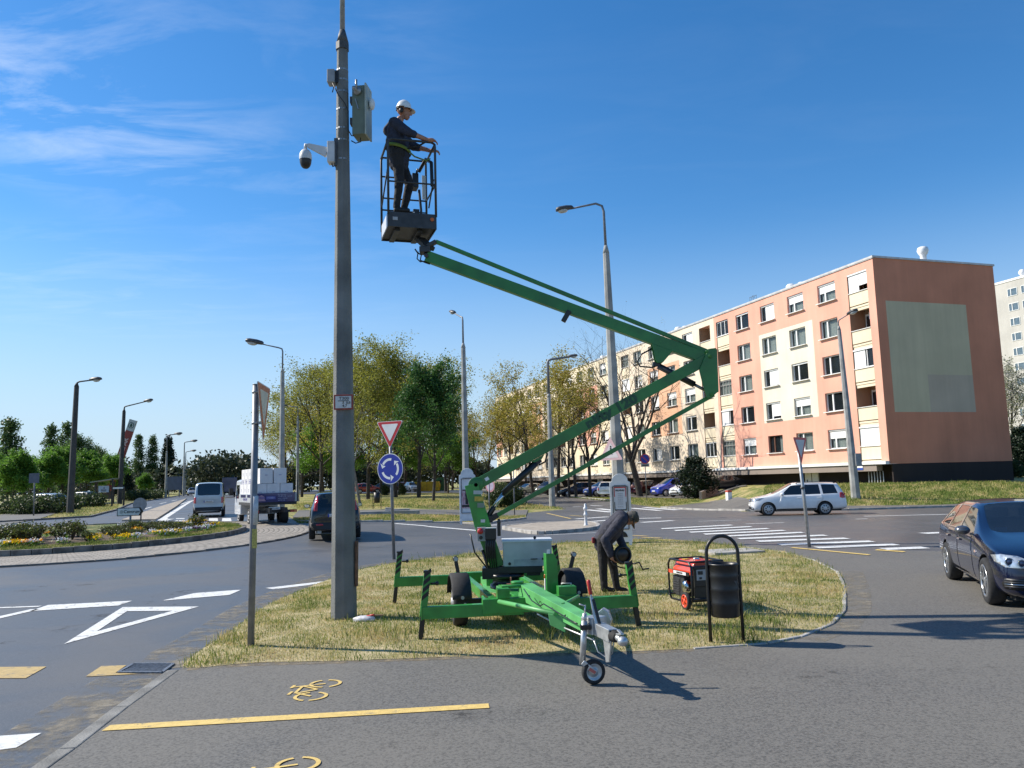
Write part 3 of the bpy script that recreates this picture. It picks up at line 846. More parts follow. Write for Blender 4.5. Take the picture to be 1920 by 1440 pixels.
# ------------------------------------------------------------------ the long five-storey block on the right
def stucco(name, c, var=0.07):
    m = mat(name, c, 0.9, var, 0.35, bump=0.25, bscale=14, spec=0.2, detail=9)
    t = m.node_tree; N = t.nodes; L = t.links; b = N['Principled BSDF']
    g = N.new('ShaderNodeNewGeometry'); mp = N.new('ShaderNodeMapping'); mp.inputs['Scale'].default_value = (1.1, 1.1, 0.07)     # rain streaks
    n = N.new('ShaderNodeTexNoise'); n.inputs['Scale'].default_value = 1.6; n.inputs['Detail'].default_value = 8; n.inputs['Roughness'].default_value = 0.65
    L.new(g.outputs['Position'], mp.inputs[0]); L.new(mp.outputs[0], n.inputs['Vector'])
    r = N.new('ShaderNodeMapRange'); r.inputs[1].default_value = 0.35; r.inputs[2].default_value = 0.72; r.inputs[3].default_value = 1.03; r.inputs[4].default_value = 0.92
    L.new(n.outputs[0], r.inputs[0])
    x = N.new('ShaderNodeVectorMath'); x.operation = 'SCALE'; old = b.inputs['Base Color'].links[0].from_socket
    L.new(old, x.inputs[0]); L.new(r.outputs[0], x.inputs['Scale']); L.new(x.outputs[0], b.inputs['Base Color'])
    return m
B_PINK = stucco('salmon_render', (0.74, 0.385, 0.285)); B_CREAM = stucco('cream_render', (0.74, 0.625, 0.49))
B_BEIGE = stucco('beige_render', (0.72, 0.65, 0.53)); B_ORANGE = stucco('orange_render', (0.72, 0.43, 0.28)); B_YELL = stucco('pale_yellow_render', (0.76, 0.655, 0.48))
B_GABLE = stucco('brick_red_render', (0.60, 0.245, 0.148), 0.08); B_GREEN = stucco('khaki_render', (0.56, 0.475, 0.315)); B_GREY = stucco('taupe_render', (0.50, 0.40, 0.30))
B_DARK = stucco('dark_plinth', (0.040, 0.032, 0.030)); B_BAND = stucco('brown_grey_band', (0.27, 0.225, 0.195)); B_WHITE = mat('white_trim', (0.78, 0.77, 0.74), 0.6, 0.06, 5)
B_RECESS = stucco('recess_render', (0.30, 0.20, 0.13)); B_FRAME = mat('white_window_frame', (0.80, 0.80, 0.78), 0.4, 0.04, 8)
B_SHUT = mat('white_shutter', (0.80, 0.80, 0.79), 0.5, 0.04, 8, obj=True)
B_GLASS = glass('window_glass', (0.03, 0.04, 0.05), 0.04, alpha=0.62)
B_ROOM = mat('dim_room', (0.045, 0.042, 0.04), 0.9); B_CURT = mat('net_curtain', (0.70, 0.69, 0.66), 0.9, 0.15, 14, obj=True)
B_WOODW = mat('brown_window_frame', (0.12, 0.05, 0.03), 0.5)

bC = (25.55, 55.0); bD = Vector((-0.30723, 0.95163)); BRZ = math.atan2(bD.y, bD.x)
SEC = 20.68; NSEC = 4.5; BL = SEC * NSEC; BDEP = 11.0; ZB = 2.72; ZT = 17.0; FL = 2.775; SILL0 = 3.79
block = thing('apartment_block', (bC[0], bC[1], 0), 'long five storey apartment block with salmon and cream facade and brick red gable', 'building', BRZ)
WCOL = [(3.96, 5.95), (7.66, 9.67), (11.41, 13.37), (15.1, 17.05)]; LCOL = [(0.69, 2.66), (18.3, 20.3)]
wins = []; logs = []
for s_ in range(5):
    o = s_ * SEC
    for i, (a, b) in enumerate(WCOL):
        if o + b < BL - 0.5: wins += [(o + a, o + b, f, s_, i) for f in range(5)]
    for i, (a, b) in enumerate(LCOL):
        if o + b < BL - 0.5: logs += [(o + a, o + b, f, s_, i) for f in range(5)]
def wall_mat(x, z):
    s_ = int(x // SEC); lx = x - s_ * SEC
    pal = [(0, 2), (1, 3), (4, 0), (1, 3), (4, 0)][s_]
    if 6.78 < lx < 13.75 and 6.33 < z < 13.9: return pal[1]
    if s_ == 1 and (lx < 3.2): return 1
    return pal[0]
xs = {0.0, BL}; zs = {ZB, ZT, 6.33, 13.88}
for s_ in range(5):
    for q in (0, 3.2, 6.78, 13.75):
        if s_ * SEC + q < BL: xs.add(s_ * SEC + q)
op = {}
for a, b, f, s_, i in wins + logs:
    xs.add(a); xs.add(b)
for f in range(5):
    zs.add(SILL0 + FL * f); zs.add(SILL0 + FL * f + 1.43)
xs = sorted(xs); zs = sorted(zs)
opening = set()
for a, b, f, s_, i in wins + logs: opening.add((round(a, 3), f))
mb = MB()
for xa, xb in zip(xs, xs[1:]):
    for za, zb_ in zip(zs, zs[1:]):
        xm, zm = (xa + xb) / 2, (za + zb_) / 2
        fl_ = int((zm - SILL0) // FL); inwin = 0 <= (zm - SILL0 - fl_ * FL) < 1.43 and zm > SILL0
        col = [c for c in wins + logs if c[0] < xm < c[1] and c[2] == max(0, min(4, fl_))]
        if inwin and col and fl_ < 5: continue
        lg = [c for c in logs if c[0] < xm < c[1]]
        mi = wall_mat(xm, zm)
        if lg:      # parapets and lintels of the loggias stand a hand back from the wall face
            if zm > SILL0 + 4 * FL + 1.43: pass
            else: continue
        mb.add([(xa, 0, za), (xb, 0, za), (xb, 0, zb_), (xa, 0, zb_)], [(0, 1, 2, 3)], mi)
for a, b, f, s_, i in wins:       # reveals
    z0 = SILL0 + FL * f; z1 = z0 + 1.43; mi = wall_mat((a + b) / 2, z0 + .7); d = -0.24
    mb.add([(a, 0, z0), (b, 0, z0), (b, d, z0), (a, d, z0), (a, 0, z1), (b, 0, z1), (b, d, z1), (a, d, z1)], [(0, 3, 2, 1), (4, 5, 6, 7), (0, 4, 7, 3), (1, 2, 6, 5)], mi)
for s_ in range(5):
    for i, (a, b) in enumerate(LCOL):
        a += s_ * SEC; b += s_ * SEC
        if b > BL - .5: continue
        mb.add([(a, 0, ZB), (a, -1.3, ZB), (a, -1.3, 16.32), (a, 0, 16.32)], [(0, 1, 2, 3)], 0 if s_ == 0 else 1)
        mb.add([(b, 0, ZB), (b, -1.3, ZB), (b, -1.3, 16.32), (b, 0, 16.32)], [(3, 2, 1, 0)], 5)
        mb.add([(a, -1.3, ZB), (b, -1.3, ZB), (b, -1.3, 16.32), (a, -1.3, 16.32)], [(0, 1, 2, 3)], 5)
        mb.add([(a, 0, 16.32), (b, 0, 16.32), (b, -1.3, 16.32), (a, -1.3, 16.32)], [(0, 1, 2, 3)], 0)
mb.add([(BL, 0, ZB), (BL, -BDEP, ZB), (BL, -BDEP, ZT), (BL, 0, ZT)], [(0, 1, 2, 3)], 1)
mb.add([(0, -BDEP, ZB), (BL, -BDEP, ZB), (BL, -BDEP, ZT), (0, -BDEP, ZT)], [(3, 2, 1, 0)], 1)
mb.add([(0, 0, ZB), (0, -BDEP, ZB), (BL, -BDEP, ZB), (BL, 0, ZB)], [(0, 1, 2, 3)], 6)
mb.build('facade_wall', [B_PINK, B_CREAM, B_BEIGE, B_ORANGE, B_YELL, B_RECESS, B_DARK], block, recalc=False)
mb = MB()       # gable wall with its two painted fields
gy = [0, -0.83, -3.97, -8.05, -BDEP]; gz = [2.52, 6.06, 8.72, 13.9, ZT]
for ya, yb in zip(gy, gy[1:]):
    for za, zb_ in zip(gz, gz[1:]):
        ym, zm = (ya + yb) / 2, (za + zb_) / 2
        mi = 0
        if -8.05 < ym < -0.83 and 6.06 < zm < 13.9: mi = 2 if (ym < -3.97 and zm < 8.72) else 1
        mb.add([(0, ya, za), (0, yb, za), (0, yb, zb_), (0, ya, zb_)], [(3, 2, 1, 0)], mi)
mb.build('gable_wall', [B_GABLE, B_GREEN, B_GREY], block, recalc=False)
mb = MB()
mb.box((BL / 2, -BDEP / 2, ZT + 0.02), (BL + 0.16, BDEP + 0.16, 0.14))
mb.box((BL / 2, 0.01, ZT - 0.075), (BL + 0.1, 0.1, 0.05), mi=0)
rf = mb.build('roof', [mat('roof_coping', (0.50, 0.50, 0.50), 0.6, 0.15, 2)], block)
def on_block(px, py, y):     # local x on the block of the vertical plane y (local) seen at px
    d = ray(px, py); n = Vector((bD.y, -bD.x)); c = Vector(bC) + Vector((-bD.y, bD.x)) * y
    k = (n.x * c.x + n.y * c.y) / (n.x * d[0] + n.y * d[1])
    return (d[0] * k - c.x) * bD.x + (d[1] * k - c.y) * bD.y
for px, y in ((1487, -2.5), (1508, -3.0), (1271, -2.5), (1284, -3.0), (1128, -2.5), (1138, -3.0)):
    x = on_block(px, 600, y); v = MB()
    v.lathe((x, y, ZT + 0.09), (0, 0, 1), [(0.22, 0), (0.22, 0.35), (0.32, 0.5), (0.42, 0.7), (0.40, 0.95), (0.25, 1.1), (0.0, 1.14)], 14)
    v.build('roof_ventilator', mat('white_metal', (0.75, 0.75, 0.74), 0.35, 0.1, 5), rf)
v = MB(); v.lathe((0.35, -4.9, ZT + 0.09), (0, 0, 1), [(0.22, 0), (0.22, 0.4), (0.30, 0.5), (0.40, 0.75), (0.34, 0.98), (0.2, 1.05), (0.0, 1.07)], 14)
v.build('roof_ventilator', MATS['white_metal'], rf)
x = on_block(1412, 560, -2); v = MB(); v.cyl((x, -2, ZT), (x, -2, ZT + 1.3), .025, 6)
for k, q in enumerate((-.5, -.25, 0, .25, .5)): v.cyl((x + q, -2, ZT + 1.2), (x + q, -2, ZT + 0.85 + .1 * (k % 2)), .015, 5)
v.cyl((x - .55, -2, ZT + 1.2), (x + .55, -2, ZT + 1.2), .018, 5); v.build('antenna', mat('dark_metal', (0.06, 0.06, 0.06), 0.5), rf)
# ground floor: white ledge, overhanging band and the dark set-back wall
mb = MB(); mb.box((BL / 2, 0.10, 2.62), (BL, 0.44, 0.2)); mb.build('ledge', B_WHITE, block)
mb = MB(); mb.box((BL / 2 + .5, -0.05, 2.285), (BL - 1.0, 0.5, 0.46)); mb.build('canopy_band', B_BAND, block)
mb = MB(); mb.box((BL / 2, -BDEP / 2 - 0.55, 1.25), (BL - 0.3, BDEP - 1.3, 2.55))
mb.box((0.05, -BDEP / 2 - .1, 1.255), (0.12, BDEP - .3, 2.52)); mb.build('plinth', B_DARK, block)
for k in range(4):
    for j, (x0, w, m) in enumerate(((9.6, 1.6, B_WHITE), (5.0, 2.6, B_RECESS), (12.6, 2.2, B_RECESS), (16.4, 2.4, B_RECESS))):
        d_ = MB(); x = k * SEC + x0
        d_.box((x, -1.16, 1.35 if j == 0 else 0.95), (w, 0.1, 2.0 if j == 0 else 0.5)); dd = d_.build('entrance_door' if j == 0 else 'cellar_window', m, block)
        if j == 0:
            h = MB(); h.box((x - .05, -1.09, 1.35), (0.03, 0.04, 1.9)); h.box((x + .5, -1.08, 1.4), (.04, .05, .25)); h.build('handle', MATS['dark_metal'], dd)
d_ = MB()
for q in range(6): d_.cyl((1.2 + q * .28, -.5, 0.9), (1.2 + q * .28, -.5, 2.05), .035, 6)
d_.build('railing', MATS['white_metal'], block)
d_ = MB(); d_.box((2.6, 0.215, 2.30), (.62, .02, .3)); pl = d_.build('street_name_plate', mat('sign_blue', (0.03, 0.07, 0.32), 0.4), block)
d_ = MB(); d_.box((2.6, 0.228, 2.37), (.6, .012, .12)); d_.build('white_field', B_WHITE, pl)

def make_window(kind):
    """window in local coordinates: opening 0..2.0 wide, 0..1.43 high, wall face y = 0"""
    w, h = 1.99, 1.43; y = -0.2
    f = MB(); fm = 1 if kind == 'brown' else 0
    for c, d in (((w / 2, y, .035), (w, .08, .07)), ((w / 2, y, h - .04), (w, .08, .08)), ((.035, y, h / 2), (.07, .08, h - .15)), ((w - .035, y, h / 2), (.07, .08, h - .15)), ((w * .66, y + .002, h / 2), (.13, .09, h - .15))):
        f.box(c, d, mi=fm)
    root = f.build('window', [B_FRAME, B_WOODW])
    g_ = MB(); g_.add([(.05, y - .02, .05), (w - .05, y - .02, .05), (w - .05, y - .02, h - .05), (.05, y - .02, h - .05)], [(0, 1, 2, 3)]); g_.build('pane', B_GLASS, root)
    r_ = MB(); r_.box((w / 2, y - 1.2, h / 2), (w + .3, 2.2, h + .3)); r_.f = [q for i, q in enumerate(r_.f) if i != 5]; r_.m = r_.m[:5]; r_.sm = r_.sm[:5]
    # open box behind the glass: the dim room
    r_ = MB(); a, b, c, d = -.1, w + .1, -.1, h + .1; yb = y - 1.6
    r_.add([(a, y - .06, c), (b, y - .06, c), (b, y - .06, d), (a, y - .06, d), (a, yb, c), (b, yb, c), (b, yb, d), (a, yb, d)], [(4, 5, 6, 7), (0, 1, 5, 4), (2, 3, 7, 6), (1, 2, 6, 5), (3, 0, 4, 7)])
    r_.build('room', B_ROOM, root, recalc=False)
    s = MB(); s.box((w / 2, 0.02, -0.025), (w + .16, .36, .05)); s.build('sill', B_WHITE, root)
    if kind in ('curtain', 'half', 'brown'):
        c_ = MB(); n = 40; vs = []
        for i in range(n + 1):
            x = .07 + (w - .14) * i / n; yy = y - .13 + .03 * math.sin(i * 1.7) + .012 * math.sin(i * .6)
            if kind == 'brown' and 12 < i < 30: yy -= .01
            vs += [(x, yy, .06), (x, yy, h - .06)]
        fs = [(2 * i, 2 * i + 2, 2 * i + 3, 2 * i + 1) for i in range(n) if not (kind == 'brown' and i > 14)]
        c_.add(vs, fs, 0, True); c_.build('curtain', B_CURT, root, recalc=False)
    if kind in ('half', 'full', 'low'):
        z0 = {'half': h * .52, 'full': .06, 'low': .25}[kind]
        s = MB(); nsl = int((h - z0 - .06) / .055)
        x0, x1 = .08, (w * .66 if kind != 'half' else w - .08)
        for i in range(nsl):
            z = h - .07 - (i + .5) * .055
            s.box(((x0 + x1) / 2, y + .035, z), (x1 - x0 - .02, .018, .05))
        s.box((w / 2, y + .05, h - .05), (w, .13, .12)); s.build('shutter', B_SHUT, root)
    if kind == 'box':
        s = MB(); s.box((w / 2, y + .05, h - .07), (w, .13, .13)); s.build('shutter_box', B_SHUT, root)
    return root
PROT = {k: make_window(k) for k in ('curtain', 'half', 'full', 'low', 'plain', 'box', 'brown')}
used = set()
KNOWN = {0: {(0, 0): 'half', (0, 1): 'plain', (0, 2): 'plain', (0, 3): 'curtain', (0, 4): 'half', (1, 0): 'curtain', (1, 1): 'half', (1, 2): 'box', (1, 3): 'curtain', (1, 4): 'half',
             (2, 0): 'brown', (2, 1): 'low', (2, 2): 'full', (2, 3): 'curtain', (2, 4): 'full', (3, 0): 'half', (3, 1): 'plain', (3, 2): 'curtain', (3, 3): 'curtain', (3, 4): 'box'}}
rnd = random.Random(5)
far = MB()
def place_local(proto, x, z, kind):
    if kind not in used:
        used.add(kind); o = proto; o.location = (x, 0, z); o.parent = block; return o
    o = dup(proto, (x, 0, z)); o.parent = block; return o
n_win = 0
for a, b, f, s_, i in wins:
    k = KNOWN.get(s_, {}).get((i, f)) or rnd.choice(['curtain', 'curtain', 'half', 'plain', 'curtain', 'box', 'low', 'full', 'half'])
    if n_win < 64:
        place_local(PROT[k], a, SILL0 + FL * f, k); n_win += 1
    else:
        z0 = SILL0 + FL * f
        for c, d in (((1.0, -.2, .05), (1.99, .1, .1)), ((1.0, -.2, 1.38), (1.99, .1, .1)), ((.05, -.2, .7), (.1, .1, 1.4)), ((1.94, -.2, .7), (.1, .1, 1.4)), ((1.3, -.2, .7), (.12, .1, 1.4)), ((1, .02, -.03), (2.1, .36, .06))):
            far.box((a + c[0], c[1], z0 + c[2]), d, mi=0)
        far.add([(a, -.21, z0), (b, -.21, z0), (b, -.21, z0 + 1.43), (a, -.21, z0 + 1.43)], [(0, 1, 2, 3)], 1 if (f * 7 + i * 3 + s_) % 3 else 2)
fw = far.build('window', [B_FRAME, B_GLASS, B_SHUT], block); fw['kind'] = 'stuff'
for k in PROT:
    if k not in used:
        for c in list(PROT[k].children): bpy.data.objects.remove(c)
        bpy.data.objects.remove(PROT[k])

def balcony(a, b, f, kind, parent):
    w = b - a; z0 = SILL0 + FL * f; m = MB(); t = -0.06
    zl = max(ZB + .001, z0 - 1.345)                         # down to the opening below
    m.box((a + w / 2, t - .07, z0 - .46), (w - .004, .14, .92))   # parapet
    m.box((a + w / 2, t - .12, (z0 - .98 + zl) / 2 - .0), (w - .004, .14, max(.05, z0 - .98 - zl)))  # lintel band under a dark joint
    m.box((a + w / 2, -.68, z0 - 1.06), (w - .01, 1.22, .14))
    if f == 4: pass
    bal = m.build('balcony', B_YELL, parent)
    c = MB(); c.box((a + w / 2, t - .05, z0 + .02), (w - .006, .24, .04)); c.build('coping', B_WHITE, bal)
    h = 1.40
    if kind in ('shut', 'shutgap', 'halfshut'):
        s = MB(); x0, x1 = a + .02, b - .02
        if kind == 'halfshut': x0, x1 = a + w * .42, b - .02
        zlo = z0 + .05
        if kind == 'shutgap':
            s.box((a + w * .73, -.10, z0 + .05 + (h - .1) / 2), (w * .52, .03, h - .1)); s.box((a + w * .23, -.10, z0 + .42 + (h - .47) / 2), (w * .44, .03, h - .5))
        else:
            s.box(((x0 + x1) / 2, -.10, z0 + h / 2), (x1 - x0, .03, h - .1))
        s.box((a + w / 2, -.07, z0 + h - .03), (w - .01, .12, .1))
        s.build('shutter', B_SHUT, bal)
    if kind in ('glazed', 'grid', 'halfshut'):
        s = MB(); n = 4 if kind == 'grid' else 3
        for i in range(n + 1): s.box((a + .04 + (w - .08) * i / n, -.12, z0 + h / 2), (.06, .06, h - .08))
        for z in ((z0 + .07, z0 + h - .05) if kind != 'grid' else (z0 + .07, z0 + h - .05, z0 + h * .68)): s.box((a + w / 2, -.121, z), (w - .02, .055, .06))
        fr = s.build('window_frame', B_FRAME if kind != 'grid' else mat('grey_frame', (.3, .29, .27), .5), bal)
        g_ = MB(); g_.add([(a + .03, -.14, z0 + .05), (b - .03, -.14, z0 + .05), (b - .03, -.14, z0 + h), (a + .03, -.14, z0 + h)], [(0, 1, 2, 3)]); g_.build('pane', B_GLASS, fr)
        if kind == 'grid':
            g_ = MB(); vs = []; n = 30
            for i in range(n + 1): vs += [(a + .05 + (w - .1) * i / n, -.24 + .03 * math.sin(i * 1.6), z0), (a + .05 + (w - .1) * i / n, -.24 + .03 * math.sin(i * 1.6), z0 + h)]
            g_.add(vs, [(2 * i, 2 * i + 2, 2 * i + 3, 2 * i + 1) for i in range(n)], 0, True); g_.build('curtain', B_CURT, fr, recalc=False)
    else:
        d_ = MB(); d_.box((b - .55, -1.27, z0 + .25), (.75, .05, 2.1)); d_.build('balcony_door', B_FRAME, bal)
        d_ = MB(); d_.box((b - .55, -1.235, z0 + .35), (.55, .03, 1.6)); d_.build('door_glass', glass('window_glass_dark', (.02, .02, .025), .05), bal)
    if kind == 'aircon':
        d_ = MB(); d_.box((a + .62, -1.0, z0 + 1.05), (.75, .35, .5)); d_.build('air_conditioner', B_WHITE, bal, bevel=.02)
    return bal
LK = {(0, 4): 'shutgap', (0, 3): 'aircon', (0, 2): 'halfshut', (0, 1): 'open', (0, 0): 'shut', (1, 4): 'glazed', (1, 3): 'open', (1, 2): 'grid', (1, 1): 'halfshut', (1, 0): 'grid'}
LK2 = {(0, 4): 'open', (0, 3): 'open', (0, 2): 'glazed', (0, 1): 'open', (0, 0): 'glazed'}
for a, b, f, s_, i in logs:
    k = LK[(i, f)] if s_ == 0 else (LK2.get((i, f)) if s_ == 1 and i == 0 else rnd.choice(['open', 'glazed', 'open', 'shut', 'grid']))
    balcony(a, b, f, k, block)
# retaining wall of the bank in front of the block
w0 = gnd(1314, 938); w1 = Vector((17.6, 70.5, 1.25))
rw = MB(); rw.beam((w0.x, w0.y, .45), (w1.x, w1.y, .95), .2, .75); rw.build('retaining_wall', B_BAND)
tag(bpy.data.objects['retaining_wall'], 'low sloping retaining wall at the end of the grass bank by the dark shrub', 'wall')

# ------------------------------------------------------------------ ten-storey block far right
t2 = thing('tower_block', (100.5, 122, 0), 'tall pale grey apartment block with rows of windows behind the brick red gable', 'building', BRZ)
mb = MB(); L2 = 46; H2 = 36.4
mb.box((L2 / 2, -6.0, H2 / 2), (L2, 12, H2)); mb.build('wall', stucco('pale_grey_render', (0.50, 0.48, 0.44)), t2)
mb = MB(); mb.box((L2 / 2, -6, H2 + .2), (L2 + .2, 12.2, .4)); r2 = mb.build('roof', B_WHITE, t2)
for x in (6, 13, 24):
    v = MB(); v.lathe((x, -2, H2 + .35), (0, 0, 1), [(.3, 0), (.3, .6), (.55, .9), (.6, 1.3), (.35, 1.7), (0, 1.75)], 12); v.build('roof_ventilator', MATS['white_metal'], r2)
def simple_window():
    f = MB()
    for c, d in (((1, .03, .04), (2, .1, .08)), ((1, .03, 1.4), (2, .1, .08)), ((.04, .03, .72), (.08, .1, 1.3)), ((1.96, .03, .72), (.08, .1, 1.3)), ((1.3, .032, .72), (.12, .1, 1.3))): f.box(c, d)
    r = f.build('window', B_FRAME)
    g_ = MB(); g_.box((1, .01, .72), (1.9, .03, 1.34)); g_.build('pane', glass('tower_glass', (.10, .14, .17), .06), r)
    return r
p0 = None
for c in range(9):
    for f in range(12):
        if c > 7 and f > 3: continue
        x = 1.5 + c * 3.7 + (.9 if c % 2 else 0); z = 3.0 + f * 2.78
        if p0 is None: p0 = simple_window(); o = p0
        else: o = dup(p0, (0, 0, 0))
        o.parent = t2; o.location = (x, 0, z)
# ------------------------------------------------------------------ lamp posts, signs, street furniture
M_STEEL = mat('galvanised_steel', (0.30, 0.31, 0.32), 0.45, 0.15, 12, metal=0.6, spec=0.5)
M_POST = mat('grey_post_paint', (0.17, 0.18, 0.20), 0.5, 0.15, 9, metal=0.3)
M_DKPOLE = mat('dark_backlit_mast', (0.05, 0.049, 0.048), 0.7, 0.2, 4)  # near-black colour holds the backlit silhouette of the left masts
M_LAMP = mat('lamp_housing', (0.06, 0.06, 0.064), 0.45, 0.15, 8)
M_LAMPG = mat('lamp_glass', (0.45, 0.46, 0.46), 0.15, 0.1, 8)
M_BLACK = mat('black_plastic', (0.014, 0.014, 0.015), 0.45, 0.2, 20)
M_RUBBER = mat('rubber', (0.018, 0.018, 0.019), 0.8, 0.25, 20, bump=0.2, bscale=90)
M_WSIGN = mat('sign_white', (0.74, 0.74, 0.73), 0.45, 0.05, 5)
M_RSIGN = mat('sign_red', (0.50, 0.025, 0.03), 0.4, 0.1, 6)
M_BSIGN = mat('sign_blue_face', (0.012, 0.03, 0.30), 0.4, 0.08, 6)
M_BACK = mat('sign_back', (0.24, 0.25, 0.26), 0.5, 0.15, 7, metal=0.4)

def lamp_post(base, h1, h2, arm, r0, r1, label, rm=0.045, head=0.55, mast_mat=None, conc_mat=None, oct_=8, lean=(0, 0)):
    """concrete shaft to h1, steel mast to h2, arm (dx, dy, dz) with a lantern"""
    t = thing('street_lamp', base, label, 'street lamp', group='street lamps along the roads')
    l = Vector((lean[0], lean[1], 0))
    s = MB(); s.tube([(0, 0, -.1), l * (h1 / h2) + Vector((0, 0, h1))], [r0, r1], oct_, smooth=oct_ > 8, flat=(1, 0.15, 0)); s.tube([l * (h1 / h2) + Vector((0, 0, h1)), l * (h1 / h2) + Vector((0, 0, h1 + .25))], [r1 * 1.05, rm * 1.3], oct_)
    s.build('concrete_shaft', conc_mat or M_CONC, t)
    a = Vector(arm); d = Vector((a.x, a.y, 0)).normalized()
    p = [l * (h1 / h2) + Vector((0, 0, h1)), l + Vector((0, 0, h2 - .25)), l + Vector((0, 0, h2 - .07)) + d * .05, l + Vector((0, 0, h2)) + d * .25, l + Vector((0, 0, h2)) + a]
    m = MB(); m.tube(p, [rm * 1.1, rm, rm * .95, rm * .9, rm * .7], 8); m.build('steel_mast', mast_mat or M_POST, t)
    e = p[-1]; dd = (a + Vector((0, 0, 0))).normalized()
    hM = frame(e + dd * head * .35, dd, Vector((0, 0, 1)).cross(dd))
    hd = MB(); hw = head * .26
    prof = [(-.5, .28, .5), (-.42, .6, .8), (-.1, .95, 1.0), (.3, 1.0, .95), (.47, .75, .7), (.5, .4, .4)]
    vs = []; fs = []
    for (u, w, z) in prof:
        for k in range(10):
            an = 2 * math.pi * k / 10
            vs.append(Vector((u * head, math.cos(an) * w * hw, (math.sin(an) * (z * hw * .75) if math.sin(an) > 0 else math.sin(an) * z * hw * .3) + .02)))
    for i in range(len(prof) - 1):
        for k in range(10): fs.append((i * 10 + k, i * 10 + (k + 1) % 10, (i + 1) * 10 + (k + 1) % 10, (i + 1) * 10 + k))
    fs += [tuple(range(10)), tuple(range(50, 60))]
    hd.add(vs, fs, 0, True); hd.xform(hM); h = hd.build('lamp_head', M_LAMP, t)
    g_ = MB(); g_.ball((head * .12, 0, -hw * .15), (head * .3, hw * .8, hw * .55), 10); g_.xform(hM); g_.build('lamp_glass', M_LAMPG, h)
    return t
def hz(Y, py, px):     # height of a photo pixel at depth Y
    return at(px, py, Y).z
M_CONC_L = mat('pale_concrete', (0.33, 0.325, 0.30), 0.85, 0.2, 2.0, bump=0.3, bscale=40)
# pole among the shelters, behind the boom lift
b = at(1165, 1000, 24.4); b.z = 0
lamp_post(b, 9.0, 10.6, (-1.05, -.2, -.2), .21, .10, 'tall concrete street lamp standing behind the white arched advert board', .04, .56, lean=(-.12, 0))
b = gnd(875, 975); lamp_post(b, hz(b.y, 652, 874) - b.z, hz(b.y, 592, 874) - b.z, (-.5, .9, .35), .20, .12, 'grey street lamp with its lantern turned away, above the left advert board', .045, .6)
b = at(528, 920, 52); b.z = zg(b.x, b.y); lamp_post(b, hz(52, 698, 532) - b.z, hz(52, 652, 532) - b.z, (-1.35, -.3, .25), .22, .13, 'street lamp rising behind the truck, pale lantern pointing left', .05, 1.15, conc_mat=M_CONC_L)
b = gnd(1036, 951); lamp_post(b, hz(b.y, 745, 1034) - b.z, hz(b.y, 674, 1032) - b.z, (1.55, -.2, .12), .24, .14, 'concrete street lamp in front of the salmon block, lantern pointing right', .10, .75)
b = gnd(131, 963); lamp_post(b, hz(b.y, 725, 139) - b.z, hz(b.y, 716, 139) - b.z, (1.25, -.3, .05), .26, .17, 'dark street lamp on the grass verge at the far left', .07, 1.0, M_DKPOLE, M_DKPOLE, lean=(.14, 0))
b = gnd(224, 945); lamp_post(b, hz(b.y, 772, 230) - b.z, hz(b.y, 762, 230) - b.z, (2.6, -.5, .42), .28, .18, 'dark street lamp beside the slanted red pylon', .08, 1.1, M_DKPOLE, M_DKPOLE, lean=(.2, 0))
for px, pyt, Y, a, lab in ((311, 816, 128, 1.4, 'thin street lamp in front of the far conifer, left of the road'), (344, 829, 150, 1.4, 'thin street lamp next to the grey billboard'),
                           (347, 847, 178, 1.3, 'lower thin street lamp behind the grey billboard'), (387, 858, 230, 1.5, 'small distant street lamp over the end of the road'), (396, 868, 270, 1.5, 'smallest street lamp at the end of the road')):
    p = at(px, 915, Y); b = Vector((p.x, p.y, zg(p.x, p.y)))
    lamp_post(b, (hz(Y, pyt, px) - b.z) * .72, hz(Y, pyt, px) - b.z, (a, -.2, .1), .22, .13, lab, .09, 1.3, None, M_CONC_L)
b = gnd(1605, 935); lamp_post(b, hz(b.y, 618, 1580) - b.z, hz(b.y, 598, 1580) - b.z, (.35, -.75, .15), .27, .11, 'leaning concrete street lamp on the grass bank in front of the salmon block', .04, .75, lean=(-.2, .1))
bx = MB(); bp = at(1609, 862, b.y - .25); bx.box(bp, (.35, .2, .75), bevel if False else 0.0)
tag(bx.build('meter_box', M_BACK, bevel=.02), 'grey metal meter box strapped to the leaning lamp post on the bank', 'box')
b = at(558, 920, 80); b.z = zg(b.x, b.y); lamp_post(b, 8.2, 9.4, (-1.2, 0, .1), .19, .12, 'thin street lamp half hidden among the park trees', .05, .7)
b = at(524, 920, 118); b.z = zg(b.x, b.y); lamp_post(b, 8.6, hz(118, 805, 524) - b.z, (-1.9, 0, .1), .22, .14, 'far street lamp with a short arm beside the first park tree', .06, 1.2)

# ---- the near concrete pole with the camera
pb = gnd(645, 1172)
t = thing('concrete_pole', pb, 'tall tapering concrete lamp post carrying cameras and a cabinet on the near grass island', 'pole')
PX, PY = pb.x, pb.y
def pole_r(z): return 0.190 - 0.105 * (z / 9.0)
s = MB(); s.tube([(0, 0, -.2), (0, 0, 0), (-.005, 0, 3.2), (-.01, 0, 9.0)], [.192, .190, pole_r(3.2), pole_r(9.0)], 8, smooth=False, flat=(1, -0.16, 0))
s.build('shaft', mat('pole_concrete', (0.155, 0.16, 0.155), 0.85, 0.28, 1.6, bump=0.5, bscale=38, detail=10), t, bevel=.008)
s = MB(); s.tube([(-.01, 0, 8.86), (-.01, 0, 8.98)], [.105, .105], 8, smooth=False, flat=(1, .12, 0)); s.tube([(-.01, 0, 8.98), (-.01, 0, 9.2)], [.10, .045], 8); s.build('top_collar', mat('dark_iron', (0.07, 0.07, 0.07), .6, .3, 9), t)
